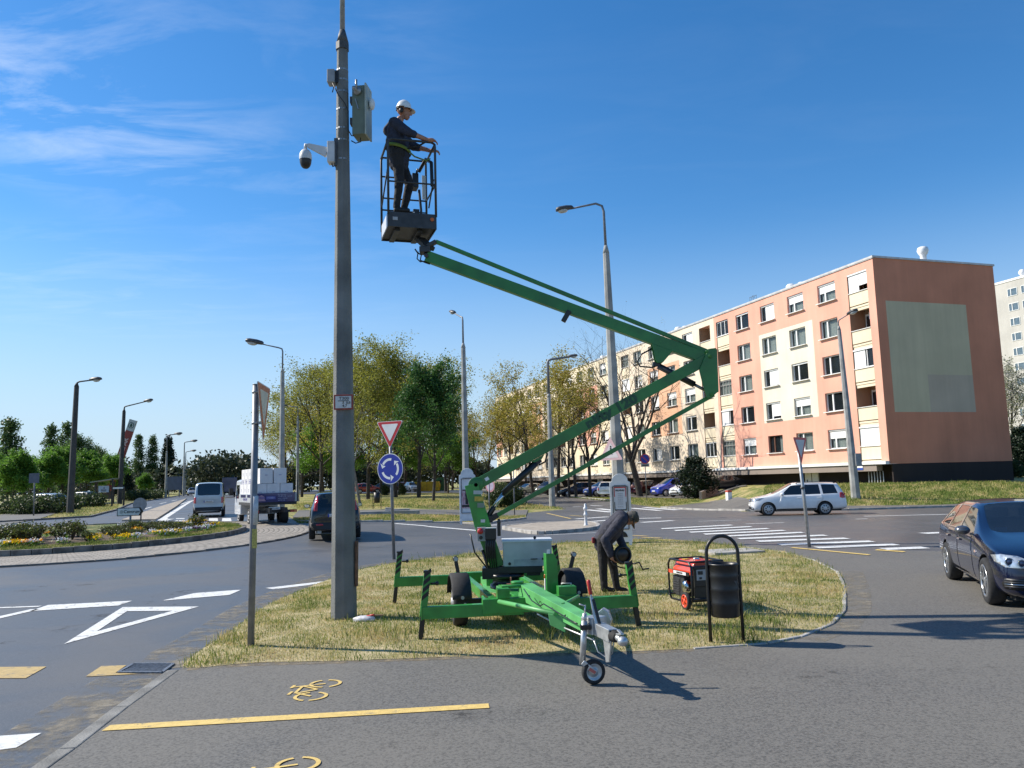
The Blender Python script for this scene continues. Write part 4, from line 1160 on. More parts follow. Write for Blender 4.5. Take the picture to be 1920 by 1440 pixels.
s = MB(); s.tube([(-.01, 0, 9.0), (-.01, 0, 11.2), (.1, .05, 11.6), (.9, .4, 11.9)], [.042, .038, .036, .03], 8); s.build('steel_mast', M_STEEL, t)
zs_ = [hz(PY, y, 643) for y in (133, 152, 174, 207, 243, 265, 301)]
s = MB()
for z in zs_: s.tube([(-.008, 0, z - .012), (-.008, 0, z + .012)], [pole_r(z) + .004] * 2, 8, smooth=False, flat=(1, .12, 0))
s.build('steel_band', M_STEEL, t)
s = MB(); pts = [(-.13, -.16, hz(PY, 165, 622)), (-.05, -.125, hz(PY, 185, 630)), (.05, -.12, hz(PY, 200, 650)), (.10, -.09, hz(PY, 215, 655)), (.105, -.1, hz(PY, 250, 658)), (.16, -.15, hz(PY, 262, 664)), (.2, -.14, hz(PY, 262, 668))]
s.tube(pts, .009, 6); s.build('cable', M_BLACK, t)
s = MB(); s.tube([(-.16, -.22, .01), (.25, -.25, .015), (.34, -.22, .02)], .02, 6, 0); 
# inspection cover down the right side of the shaft
s = MB(); s.prism([(-.045, .55), (.045, .55), (.06, 1.2), (-.03, 1.2)], (.185, -.03, 0), (0.2, 1, 0), (0, 0, 1), .012); s.build('cover_plate', mat('rusty_iron', (.13, .06, .035), .8, .5, 12), t)
# dome camera on its bracket
def polept(px, py, dy=0.0): return at(px, py, PY + dy)
cm = thing('security_camera', polept(622, 290, -.05), 'white dome security camera on a bracket arm on the concrete pole', 'camera')
O_ = cm.location
def L_(px, py, dy=0): return polept(px, py, dy) - O_
s = MB(); s.box(L_(622, 287, -.06), (.115, .16, .34)); s.build('junction_box', mat('camera_white', (.55, .56, .57), .5, .08, 9), cm, bevel=.012)
s = MB(); s.box(L_(631, 287, -.02), (.05, .12, .44)); s.build('mounting_plate', M_LAMP, cm)
s = MB(); s.beam(L_(614, 286, -.06), L_(578, 273, -.06), .07, .15, h1=.06, w1=.055); s.tube([L_(580, 273, -.06), L_(573, 272, -.06), L_(573, 282, -.06)], .03, 8); s.build('bracket_arm', MATS['camera_white'], cm)
s = MB(); s.lathe(L_(573, 280, -.06), (0, 0, -1), [(.03, 0), (.06, .02), (.09, .07), (.098, .14), (.094, .17)], 16); hs = s.build('housing', MATS['camera_white'], cm)
s = MB(); s.lathe(L_(573, 280, -.06), (0, 0, -1), [(.092, .165), (.088, .22), (.072, .27), (.045, .30), (0, .312)], 16); s.build('dome', M_BLACK, hs)
s = MB(); s.tube([L_(620, 302, -.05), L_(624, 312, -.05), L_(632, 309, -.03), L_(634, 300, 0)], .012, 6); s.build('cable', M_BLACK, cm)
ac = thing('access_point', polept(622, 146, -.05), 'small grey radio box fixed high on the left of the concrete pole', 'radio box')
O_ = ac.location
s = MB(); s.box((0, 0, 0), (.12, .17, .22)); s.build('case', mat('grey_plastic', (.27, .28, .29), .5, .1, 9), ac, bevel=.014)
s = MB(); s.box((.085, .02, .01), (.06, .1, .2)); s.tube([(.02, 0, -.11), (.03, 0, -.16), (.01, 0, -.24)], .008, 5); s.build('bracket', M_BLACK, ac)
cb = thing('electrical_cabinet', polept(674, 212, .02), 'sage green electrical cabinet strapped to the concrete pole', 'cabinet')
O_ = cb.location
M_SAGE = mat('sage_paint', (.13, .155, .11), .5, .12, 6)
s = MB(); s.box((.02, .02, 0), (.20, .28, .80), rz=-.12); s.build('case', M_SAGE, cb, bevel=.008)
s = MB(); s.box((.14, -.01, 0), (.025, .31, .84), rz=-.12); dd = s.build('door', mat('sage_paint_light', (.34, .37, .31), .5, .1, 6), cb, bevel=.005)
s = MB(); s.ball((.20, -.02, .13), (.05, .06, .1), 10); s.build('handle', M_WSIGN, dd)
s = MB(); s.lathe((-.01, -.14, .30), (-.3, -1, 0), [(.07, 0), (.05, .03), (.025, .04), (.025, .12), (0, .12)], 10); s.cyl((-.01, -.20, .30), (-.01, -.20, .45), .018, 8); s.beam((-.04, -.135, .17), (.01, -.14, 0), .015, .012); s.build('latch', M_STEEL, cb)
s = MB(); s.box((-.115, 0, .2), (.05, .12, .1)); s.box((-.115, 0, -.15), (.05, .12, .1)); s.build('bracket', M_LAMP, cb)
s = MB(); s.tube([(.02, -.05, -.43), (.03, -.06, -.5), (-.05, -.06, -.52), (-.12, -.04, -.47)], .009, 6); s.build('cable', M_BLACK, cb)
# hydrant plate: T300 over T 0, / 4,7
hp = thing('hydrant_sign', polept(644, 754, -.175), 'red edged white hydrant plate reading T300 on the concrete pole', 'sign', rz=0)
s = MB(); s.box((0, 0, 0), (.285, .012, .225)); s.build('plate', mat('sign_brick_red', (.27, .05, .035), .6, .2, 14), hp, bevel=.004)
s = MB(); s.box((0, -.008, 0), (.235, .01, .178)); s.build('white_field', mat('sign_grey_white', (.56, .56, .55), .6, .1, 12), hp)
def put_text(txt, size, o, ex, ey, m, parent, name='lettering', ext=.002, bold=0.0, align='CENTER', space=1.0, sx=1.0):
    tm = text_mb(txt, size, ext, align, bold, space)
    M = frame(o, ex, ey) @ Matrix.Diagonal((sx, 1, 1, 1))
    tm.xform(M)
    return tm.build(name, m, parent)
put_text('T300', .062, (.01, -.016, .052), (1, 0, 0), (0, 0, 1), M_BLACK, hp, sx=1.15)
s = MB(); s.box((0, -.015, .018), (.16, .006, .009)); s.box((0, -.015, .0), (.009, .006, .036)); s.box((-.0, -.0152, -.018), (.03, .006, .006)); s.build('rule_lines', M_BLACK, hp)
put_text('0,8', .052, (.075, -.016, -.012), (1, 0, 0), (0, 0, 1), M_BLACK, hp)
put_text('4,7', .058, (.02, -.016, -.058), (1, 0, 0), (0, 0, 1), M_BLACK, hp)

# ---- traffic signs
def tri_pts(w, up=False, r=.07):
    """equilateral plate with rounded corners, centre of the bounding height at 0"""
    h = w * .866; c = [(-w / 2, h / 2), (w / 2, h / 2), (0, -h / 2)]
    if up: c = [(-w / 2, -h / 2), (w / 2, -h / 2), (0, h / 2)]
    out = []
    cx_, cy_ = sum(p[0] for p in c) / 3, sum(p[1] for p in c) / 3
    order = c if not up else c
    for i in range(3):
        p = Vector(order[i]); a = (Vector(order[i - 1]) - p).normalized(); b_ = (Vector(order[(i + 1) % 3]) - p).normalized()
        q0 = p + a * r * w; q1 = p + b_ * r * w
        for t_ in (0, .25, .5, .75, 1):
            z = q0.lerp(p, t_).lerp(p.lerp(q1, t_), t_); out.append((z.x, z.y))
    return out
def circ(r, n=36): return [(r * math.cos(2 * math.pi * i / n), r * math.sin(2 * math.pi * i / n)) for i in range(n)]
def plate(name, parent, o, u, poly, layers, back=True):
    """layers: (scale, material, z step) stacked on the front; front normal = u x up"""
    u = Vector(u).normalized(); up = Vector((0, 0, 1)); n = u.cross(up)
    s = MB(); s.prism(poly, Vector(o), u, up, .004); b = s.build(name, M_BACK, parent, bevel=0)
    cx_ = sum(p[0] for p in poly) / len(poly); cy_ = sum(p[1] for p in poly) / len(poly)
    for i, (k, m, nm, dy) in enumerate(layers):
        s = MB(); s.prism([((p[0] - cx_) * k + cx_, (p[1] - cy_) * k + cy_ + dy) for p in poly], Vector(o) + n * (.0045 + .0025 * i), u, up, .002); s.build(nm, m, b)
    return b, n, u
# sign at the tip of the island, seen edge on
b = gnd(470, 1222)
t = thing('give_way_sign', b, 'give way sign seen almost edge on, on the grey post nearest the road drain', 'sign')
hgt = hz(b.y, 722, 481) - b.z
s = MB(); s.tube([(0, 0, -.1), (.028, 0, hgt)], .042, 14); s.cyl((.028, 0, hgt), (.028, 0, hgt + .012), .044, 14); s.build('post', M_POST, t)
zc = hgt - .37
pl, n, u = plate('sign_plate', t, Vector((.125, 0, zc)), (-.11, .99, 0), tri_pts(.86), [(1.0, M_WSIGN, 'white_edge', 0), (.95, mat('sign_red_shaded', (.50, .13, .04), .45, .15, 8), 'red_border', 0), (.62, mat('sign_white_shaded', (.62, .58, .46), .5, .08, 8), 'white_field', .012)])  # browned red and yellowed white put the face's shade into the colours
s = MB()
for z in (zc - .12, zc + .28): s.tube([(.028, 0, z - .015), (.028, 0, z + .015)], .05, 12); s.box((.075, .0, z), (.09, .05, .03))
s.build('clamp', M_STEEL, t)
s = MB(); s.tube([(.028, 0, 1.55), (.03, 0, 1.55 + .36)], .0432, 14); s.build('paper_sticker', mat('torn_paper', (.46, .48, .5), .8, .2, 12), t)
s = MB(); s.add([Vector((.043 * math.cos(a) * 1.03 + .02, .043 * math.sin(a) * 1.03, z)) for z in (1.26, 1.5) for a in [rad(-100 + 12 * i) for i in range(9)]], [(i, i + 1, 10 + i, 9 + i) for i in range(8)]); s.build('yellow_sticker', mat('yellow_sticker', (.42, .37, .10), .7, .3, 40), t, recalc=False)
# give way over roundabout sign
b = gnd(739, 1050)
t = thing('roundabout_sign', b, 'red edged give way triangle above a round blue roundabout sign on a grey post', 'sign')
hgt = hz(b.y, 787, 733) - b.z; u = (.90, -.43, 0); nn = Vector(u).cross(Vector((0, 0, 1)))
s = MB(); s.tube([(0, 0, -.1), (-.09, 0, hgt - .05)], .043, 12); s.build('post', M_POST, t)
ct = at(733.5, 815.5, b.y) - b; cc_ = at(734, 879, b.y) - b
plate('give_way_plate', t, ct + nn * .06, u, tri_pts(.86), [(1.0, M_WSIGN, 'white_edge', 0), (.95, M_RSIGN, 'red_border', 0), (.64, M_WSIGN, 'white_field', .012)])
pl, n, uu = plate('blue_plate', t, cc_ + nn * .06, u, circ(.415), [(1.0, M_WSIGN, 'white_edge', 0), (.955, M_BSIGN, 'blue_field', 0)])
s = MB(); UU = Vector(u).normalized()
for k in range(3):
    a0 = rad(200 + 120 * k); a1 = a0 + rad(72); R0 = .255; w = .032; vs = []; m_ = 10
    for i in range(m_ + 1):
        a = a0 + (a1 - a0) * i / m_; vs += [((R0 - w) * math.cos(a), (R0 - w) * math.sin(a)), ((R0 + w) * math.cos(a), (R0 + w) * math.sin(a))]
    o3 = cc_ + nn * .0695
    P3 = lambda q: o3 + UU * q[0] + Vector((0, 0, 1)) * q[1]
    s.add([P3(q) for q in vs], [(2 * i, 2 * i + 1, 2 * i + 3, 2 * i + 2) for i in range(m_)])
    tip = a1 + rad(26); hb = [((R0 - .095) * math.cos(a1 + .02), (R0 - .095) * math.sin(a1 + .02)), ((R0 + .095) * math.cos(a1 + .02), (R0 + .095) * math.sin(a1 + .02)), (R0 * math.cos(tip), R0 * math.sin(tip))]
    # barbed head
    s.add([P3(hb[0]), P3(((R0) * math.cos(a1 + .09), R0 * math.sin(a1 + .09))), P3(hb[1]), P3(hb[2])], [(0, 1, 3), (1, 2, 3)])
s.build('white_arrows', M_WSIGN, pl, recalc=False)
# leaning give way sign on the right
b = gnd(1518, 1027)
t = thing('give_way_sign', b, 'give way sign on a leaning galvanised post beside the zebra crossing on the right', 'sign')
top = at(1497, 850, b.y) - b
s = MB(); s.tube([(0, 0, -.1), top * .5 + Vector((.01, 0, 0)), top + Vector((0, 0, .3))], .045, 12); s.build('post', M_STEEL, t)
s = MB(); q = top * .62; s.tube([q, q + top.normalized() * .06], .055, 12); s.build('clamp', M_LAMP, t)
plate('sign_plate', t, at(1501, 845, b.y - .08) - b, (.69, .72, 0), tri_pts(.84), [(1.0, M_RSIGN, 'red_border', 0), (.68, mat('shaded_white_field', (.5, .51, .52), .5, .06, 8), 'white_field', .012)])  # the white centre is coloured grey to hold the shade on this face
# no stopping sign
b = gnd(1213, 939)
t = thing('no_parking_sign', b, 'round blue no parking sign with a small plate below, by the bare tree', 'sign')
ctr = at(1209, 860.5, b.y) - b
s = MB(); s.tube([(0, 0, 0), Vector((ctr.x, ctr.y, ctr.z + .3))], .04, 8); s.build('post', M_POST, t)
pl, n, uu = plate('sign_plate', t, ctr + Vector((0, -.06, 0)), (1, 0, 0), circ(.40, 24), [(1.0, M_RSIGN, 'red_border', 0), (.82, M_BSIGN, 'blue_field', 0)])
s = MB(); s.beam(ctr + Vector((-.26, -.0735, .26)), ctr + Vector((.26, -.0735, -.26)), .004, .07); s.build('red_bar', M_RSIGN, pl)
c2 = at(1209.5, 872, b.y) - b; s = MB(); s.box(c2 + Vector((0, -.05, 0)), (.68, .02, .28)); p2 = s.build('plate', mat('sign_grey_plate', (.36, .36, .35), .5), t); s = MB(); s.box(c2 + Vector((0, -.064, -.01)), (.48, .006, .1)); s.build('car_symbol', M_BLACK, p2)
# warning triangle hung on the lamp post behind the machine
tw = thing('warning_sign', at(1145, 841, 24.1), 'faded pink warning triangle with a pedestrian on the lamp post', 'sign')
pl, n, uu = plate('sign_plate', tw, (0, 0, 0), (.80, -.6, 0), tri_pts(.80, True), [(1.0, mat('sign_pink', (.60, .40, .42), .6, .1, 6), 'faded_border', 0), (.66, mat('sign_pale', (.62, .57, .58), .6, .06, 6), 'white_field', -.01)])
s = MB(); UU = Vector((.80, -.6, 0)); nn = UU.cross(Vector((0, 0, 1)))
P3 = lambda a, c: UU * a + Vector((0, 0, c)) + nn * .0125
s.add([P3(a, c) for a, c in ((-.02, .02), (.03, .02), (.035, -.08), (.06, -.18), (.03, -.18), (.01, -.1), (-.03, -.18), (-.06, -.18), (-.02, -.08))], [tuple(range(9))]); s.add([P3(.005 + .028 * math.cos(i), .055 + .028 * math.sin(i)) for i in [k * .628 for k in range(10)]], [tuple(range(10))]); s.build('pedestrian_symbol', M_BLACK, pl, recalc=False)
s = MB(); s.beam(Vector((.0, .02, .05)), Vector((.3, .35, .05)), .03, .03); s.build('bracket', M_STEEL, tw)

# ---- arched advert boards on legs
def ad_board(name, base, w, h, rz, label, dark=False):
    t = thing(name, base, label, 'advert board', rz)
    M_AD = mat('advert_white', (.66, .67, .68), .5, .1, 3)
    poly = [(-w / 2, .18), (w / 2, .18), (w / 2, h - w * .42)] + [(w / 2 * .78 * math.cos(rad(a)), h - w * .36 + w * .36 * math.sin(rad(a))) for a in range(0, 181, 15)] + [(-w / 2, h - w * .42)]
    s = MB(); s.prism(poly, (0, .03, 0), (1, 0, 0), (0, 0, 1), .06); s.build('panel', M_AD, t, bevel=.008)
    s = MB(); k = w * .36
    for x in (-k, k): s.beam((x, -.045, .55), (x, -.045, h - w * .62), .03, .03, up=(0, 1, 0))
    for z in (.55, h - w * .62): s.beam((-k, -.045, z), (k, -.045, z), .03, .03)
    s.beam((-k * .8, -.045, h - w * .57), (k * .8, -.045, h - w * .57), .02, .02); s.build('poster_frame', mat('frame_grey', (.13, .13, .14), .5), t)
    s = MB()
    for x in (-w / 2 + .06, w / 2 - .06): s.box((x, 0, .1), (.09, .09, .24))
    s.build('leg', M_AD, t)
    return t, k
b = Vector((at(1166, 1000, 23.7).x, 23.7, 0)); hb = hz(23.7, 888, 1166)
t, k = ad_board('advert_board', b, .60, hb, -.2, 'white arched advert board with a framed red and black notice at the concrete lamp')
s = MB(); x0, z0, z1 = .16, hb - .85, hb - .42
s.box((0, -.036, hb - .72), (.36, .008, .68)); ps = s.build('poster', mat('poster_grey', (.55, .57, .62), .6, .05, 9), t)
s = MB(); s.box((0, -.042, hb - .40), (.34, .006, .03)); s.box((-.165, -.042, hb - .54), (.02, .006, .26)); s.box((.165, -.042, hb - .54), (.02, .006, .26)); s.build('red_border', M_RSIGN, ps)
s = MB(); s.box((0, -.042, hb - 1.05), (.34, .006, .035)); s.box((-.165, -.042, hb - .93), (.02, .006, .22)); s.box((.165, -.042, hb - .93), (.02, .006, .22)); s.build('black_border', M_BLACK, ps)
put_text('FELHÍVÁS', .062, (0, -.045, hb - .49), (1, 0, 0), (0, 0, 1), M_BLACK, ps, bold=.002)
for z in (.58, .64, .70, .76, .82, .88, .96): put_text('mmm mm mmmmm' if False else 'iiii iiiiii iiii', .04, (0, -.0445, hb - z), (1, 0, 0), (0, 0, 1), mat('poster_text', (.25, .25, .28), .6), ps)
s = MB(); s.prism([(.17 * math.cos(rad(a)), .17 * math.sin(rad(a))) for a in range(0, 181, 12)], (0, -.035, .32), (1, 0, 0), (0, 0, 1), .01); s.build('dark_arch', M_BLACK, t)
b = gnd(878, 984); hb = hz(b.y - .0, 878, 878) - b.z
t, k = ad_board('advert_board', b + Vector((0, -.15, 0)), .78, hb, -.25, 'white advert board with a dark pink concert poster at the street lamp on the left')
s = MB(); s.box((0, -.045, hb * .46), (.56, .01, .86)); ps = s.build('poster', mat('poster_mauve', (.38, .16, .20), .6, .5, 9, col2=(.55, .45, .48)), t)
s = MB(); s.box((-.02, -.053, hb * .46), (.14, .006, .5)); s.ball((-.02, -.055, hb * .46 + .32), (.07, .01, .08), 10); s.box((.17, -.053, hb * .44), (.1, .006, .34)); s.box((0, -.053, hb * .46 - .33), (.5, .006, .1)); s.box((0, -.0535, hb * .46 + .40), (.44, .006, .05)); s.build('dark_figure', M_BLACK, ps)

# ---- bollard, marker stone, litter bin, containers, kerb stones
b = gnd(1099, 991)
t = thing('bollard', b, 'white ribbed bollard on the paved traffic refuge', 'bollard')
s = MB(); s.lathe((0, 0, .1), (0, 0, 1), [(.10, 0), (.10, .04), (.065, .08), (.06, .42), (.085, .44), (.085, .50), (.06, .52), (.058, .66), (.085, .68), (.085, .76), (.05, .78), (.045, .90), (.03, .92), (0, .92)], 14); s.build('post', mat('bollard_white', (.60, .61, .62), .5, .1, 14), t)
b = gnd(1367, 938); s = MB(); s.box(b + Vector((0, 0, .25)), (.32, .32, .55), .3); s.box(b + Vector((0, 0, .58)), (.33, .33, .12), .3, mi=1)
tag(s.build('marker_stone', [B_WHITE, mat('marker_red', (.5, .08, .05), .7)], bevel=.03), 'small white marker stone with red top on the bank left of the white car', 'marker stone')
def park_bin(b, label):
    t = thing('litter_bin', b, label, 'litter bin')
    s = MB()
    for x in (-.26, .26): s.box((x, 0, .62), (.04, .04, 1.25))
    s.box((0, 0, 1.23), (.56, .05, .05)); s.build('stand', M_BLACK, t)
    s = MB(); s.lathe((0, 0, .38), (0, 0, 1), [(0, 0), (.19, .0), (.21, .68), (.19, .68), (.17, .05)], 14); s.build('drum', M_BLACK, t)
park_bin(gnd(707, 954), 'dark litter bin on a thin frame under the park trees')
t = thing('recycling_container', gnd(801, 922), 'bulky yellow recycling container among the parked cars', 'container')
s = MB(); s.prism([(-1.0, 0.1), (1.0, .1), (1.1, .9), (1.0, 1.5), (-1.0, 1.5), (-1.1, .9)], (0, .5, 0), (1, 0, 0), (0, 0, 1), 1.0); s.xform(Matrix.Diagonal((1.8, 1, 1, 1))); s.build('body', mat('yellow_plastic', (.62, .40, .02), .5, .12, 3), t, bevel=.06)
s = MB()
for x in (-1.1, -.2, .7): s.box((x + .2, -.52, .85), (.07, .08, 1.1))
s.build('rib', mat('yellow_plastic_dark', (.48, .30, .02), .5), t)
t = thing('recycling_container', gnd(827, 921), 'dark green glass container right of the yellow one', 'container')
s = MB(); s.prism([(-.8, 0.1), (.8, .1), (.75, 1.7), (.4, 2.0), (-.4, 2.0), (-.75, 1.7)], (0, .5, 0), (1, 0, 0), (0, 0, 1), 1.2); s.build('body', mat('green_plastic', (.025, .12, .05), .5, .15, 3), t, bevel=.06)
s = MB(); s.cyl((0, -.72, 1.5), (0, -.69, 1.5), .2, 12); s.build('opening', M_BLACK, t)
b = gnd(745, 962); s = MB(); s.box(b + Vector((0, 0, .12)), (1.4, .5, .24), .1); s.box(b + Vector((-.5, .1, .28)), (.4, .35, .1), .1)
tag(s.build('concrete_slab', M_KERB, bevel=.02), 'pale concrete slab lying on the path behind the blue roundabout sign', 'slab')
b = gnd(725, 965); s = MB(); s.box(b + Vector((0, 0, .1)), (3.6, .3, .2), .04); tag(s.build('concrete_beam', M_CONC, bevel=.02), 'long concrete beam on the verge behind the blue roundabout sign', 'beam')
b = gnd(965, 968); s = MB(); s.tube([b, b + Vector((.0, 0, hz(b.y, 868, 963)))], .035, 8); tag(s.build('sign_post', M_POST), 'bare thin grey post on the verge behind the green boom', 'post')
b = gnd(918, 975); t = thing('no_stopping_sign', b, 'small round reddish sign on a post beside the round bush', 'sign'); c = at(919, 911, b.y) - b
s = MB(); s.tube([(0, 0, 0), (0, 0, c.z + .2)], .03, 8); s.build('post', M_POST, t); plate('sign_plate', t, c + Vector((0, -.05, 0)), (.75, -.66, 0), circ(.33, 20), [(1, mat('sign_faded_red', (.45, .22, .25), .5), 'red_border', 0), (.75, mat('sign_lilac', (.42, .36, .48), .5), 'blue_field', 0)])

# ---- left side: Centrum sign, round sign, far sign, pylon, shelter, gate, billboard
b = at(244, 975, 35.5); b.z = zg(b.x, b.y)
t = thing('direction_sign', b, 'white Centrum direction sign with a black arrow tip behind the flower bed', 'sign', rz=.12)
zc = hz(35.5, 959.5, 244) - b.z; w, h = 1.10, .36
s = MB(); s.tube([(0, .03, 0), (0, .03, zc)], .045, 8); s.build('post', M_POST, t)
poly = [(-w / 2, -h / 2), (w * .38, -h / 2), (w / 2, 0), (w * .38, h / 2), (-w / 2, h / 2)]
s = MB(); s.prism(poly, (0, 0, zc), (1, 0, 0), (0, 0, 1), .03); pl = s.build('board', M_BLACK, t)
s = MB(); s.prism([(-w / 2 + .03, -h / 2 + .03), (w * .33, -h / 2 + .03), (w * .40, 0), (w * .33, h / 2 - .03), (-w / 2 + .03, h / 2 - .03)], (0, -.031, zc), (1, 0, 0), (0, 0, 1), .004); s.build('white_field', mat('sign_white_aged', (.60, .62, .63), .5, .08, 6), pl)
put_text('Centrum', .19, (.08, -.038, zc), (1, 0, 0), (0, 0, 1), M_BLACK, pl, bold=.003)
s = MB(); r_ = .065
s.add([(-.36 + r * math.cos(2 * math.pi * i / 20), -.038, zc + r * math.sin(2 * math.pi * i / 20)) for r in (r_, r_ - .014) for i in range(20)], [(i, (i + 1) % 20, 20 + (i + 1) % 20, 20 + i) for i in range(20)]); s.add([(-.36 + .022 * math.cos(k), -.038, zc + .022 * math.sin(k)) for k in [j * .785 for j in range(8)]], [tuple(range(8))]); s.build('centre_symbol', M_BLACK, pl, recalc=False)
b = gnd(264, 978); t = thing('round_sign', b, 'grey back of a round traffic sign on the splitter island', 'sign'); c = at(263, 946, b.y) - b
s = MB(); s.tube([(0, 0, 0), (0, 0, c.z + .3)], .04, 8); s.build('post', M_POST, t); plate('sign_plate', t, c + Vector((0, -.045, 0)), (1, 0.1, 0), circ(.36, 28), [])
b = gnd(63, 968); t = thing('square_sign', b, 'back of a square sign on a thin post in front of the left trees', 'sign'); c = at(65, 896.5, b.y) - b
s = MB(); s.tube([(0, 0, 0), (c.x, 0, c.z + .3)], .05, 8); s.build('post', M_POST, t); s = MB(); s.box(c + Vector((0, -.06, 0)), (.72, .02, .68)); s.build('sign_plate', mat('sign_back_blue', (.10, .11, .15), .6), t)
# slanted red pylon; the letters climb it
Y = 150.0; pa, pt_ = at(215, 890, Y), at(250.5, 787.5, Y)
t = thing('advert_pylon', (pa.x, pa.y, zg(pa.x, pa.y)), 'slanted red advertising pylon with a white fir tree panel on top', 'pylon')
o = Vector(pa) - t.location; ax = (Vector(pt_) - Vector(pa)); Lp = ax.length; ax.normalize(); sd = ax.cross(Vector((0, 1, 0))).normalized(); sd = sd if sd.x > 0 else -sd; wP = 1.35
s = MB(); s.beam(o - ax * 3, o + ax * Lp * .80, wP, .5, up=(0, 1, 0)); s.build('red_shaft', mat('pylon_red', (.25, .035, .025), .55, .15, 1.0), t)
s = MB(); s.beam(o + ax * (Lp * .80 + .01), o + ax * Lp, wP, .5, up=(0, 1, 0)); tp = s.build('white_panel', mat('pylon_white', (.42, .45, .45), .55, .1, 1.0), t)
cP = o + ax * Lp * .90 + Vector((0, -.262, 0)); s = MB(); R1, R2 = .56, .45
s.add([cP + sd * r * math.cos(2 * math.pi * i / 24) + ax * r * math.sin(2 * math.pi * i / 24) for r in (R1, R2) for i in range(24)], [(i, (i + 1) % 24, 24 + (i + 1) % 24, 24 + i) for i in range(24)])
s.add([cP + sd * a + ax * c_ for a, c_ in ((-.30, -.05), (.0, .42), (.30, -.05), (.15, -.08), (.22, -.30), (-.22, -.30), (-.15, -.08))], [tuple(range(7))]); s.build('fir_tree_emblem', mat('emblem_green', (.015, .06, .035), .6), tp, recalc=False)
put_text('INTERSPAR', 1.08, o + ax * Lp * .405 + Vector((0, -.262, 0)), ax, -sd, mat('pylon_letter', (.62, .46, .43), .6), t, ext=.01, bold=.05, space=1.02)
# notice shelter and dark gate frame
b = gnd(195, 946); t = thing('notice_shelter', b, 'small roofed notice shelter with a white board in front of the left trees', 'shelter'); D = b.y
hs = hz(D, 903, 195) - b.z
s = MB()
for x in (-.95, .95): s.box((x, 0, hs / 2), (.12, .5, hs))
for x in (-.8, -.55, -.3): s.box((x, -.3, .4), (.06, .06, .8))
s.build('post', mat('shelter_dark', (.055, .05, .045), .7, .3, 5), t)
s = MB(); s.prism([(-1.3, 0), (1.35, .34), (1.35, .44), (-1.3, .1)], (0, .7, hs - .1), (1, 0, 0), (0, 0, 1), 1.4); s.build('roof', mat('shelter_roof', (.30, .31, .25), .7), t)
cb_ = at(197, 917, D) - b; s = MB(); s.box(cb_ + Vector((0, -.3, 0)), (1.15, .05, .72)); nb = s.build('notice_board', mat('board_blue_white', (.42, .48, .56), .5, .06, 6), t)
s = MB(); s.add([cb_ + Vector((x, -.33, z)) for x, z in ((.12, .22), (.12, .02), (-.1, .1))], [(0, 1, 2)]); s.box(cb_ + Vector((0, -.33, -.1)), (.6, .01, .09)); s.box(cb_ + Vector((0, -.33, -.22)), (.5, .01, .05)); s.build('board_symbol', mat('board_ink', (.04, .05, .08), .6), nb, recalc=False)
s = MB(); s.box(cb_ + Vector((0, .0, -.75)), (1.7, .3, .7)); s.build('brown_panel', mat('brown_panel', (.11, .07, .05), .8, .3, 4), t)
b = gnd(222, 950); D = b.y; t = thing('gate_frame', b, 'dark goal shaped gate frame with a white top bar by the leaning lamp', 'gate'); 
s = MB(); x0 = at(210, 940, D).x - b.x; x1 = at(232, 940, D).x - b.x; hh = hz(D, 914, 222) - b.z
s.box((x0, 0, (hz(D, 898, 211) - b.z) / 2), (.13, .13, hz(D, 898, 211) - b.z)); s.box((x1, 0, hh / 2), (.13, .13, hh)); s.build('post', M_BLACK, t)
s = MB(); s.box(((x0 + x1) / 2, 0, hh - .05), (x1 - x0, .1, .16)); s.build('top_bar', M_WSIGN, t)
b = at(326, 915, 140); b.z = zg(b.x, b.y); t = thing('billboard', b, 'grey blue back of a billboard beside the road end', 'billboard')
s = MB(); s.box((0, 0, hz(140, 906, 326) - b.z), (2.7, .12, 2.3)); s.build('board', mat('billboard_back', (.10, .115, .16), .7, .1, 2), t)
s = MB()
for x in (-.9, .9): s.box((x, .1, 1.2), (.14, .14, 2.4))
s.build('leg', M_POST, t)
b = at(400, 918, 190); b.z = zg(b.x, b.y); t = thing('blue_sign', b, 'small bright blue road sign in front of the distant dark trees', 'sign'); zc = hz(190, 904, 400) - b.z
s = MB(); s.box((0, 0, zc), (.9, .06, 1.5)); s.build('sign_plate', mat('bright_blue_sign', (.02, .12, .55), .5), t); s = MB(); s.box((0, .08, zc / 2), (.1, .1, zc)); s.build('post', M_POST, t)
for px, w in ((350, 2.6), (371, 1.8)):
    b = at(px, 915, 215); b.z = zg(b.x, b.y); s = MB(); z = hz(215, 904.5, px); s.box((b.x, b.y, (z + b.z) / 2), (w, 2, z - b.z)); s.box((b.x, b.y, z + .1), (w + .5, 2.4, .2), mi=1)
    tag(s.build('kiosk', [mat('kiosk_dark', (.07, .07, .065), .8), M_WSIGN]), 'dark low hut with a pale roof at the road end, ' + ('the wider one' if px == 350 else 'the narrower one'), 'hut')
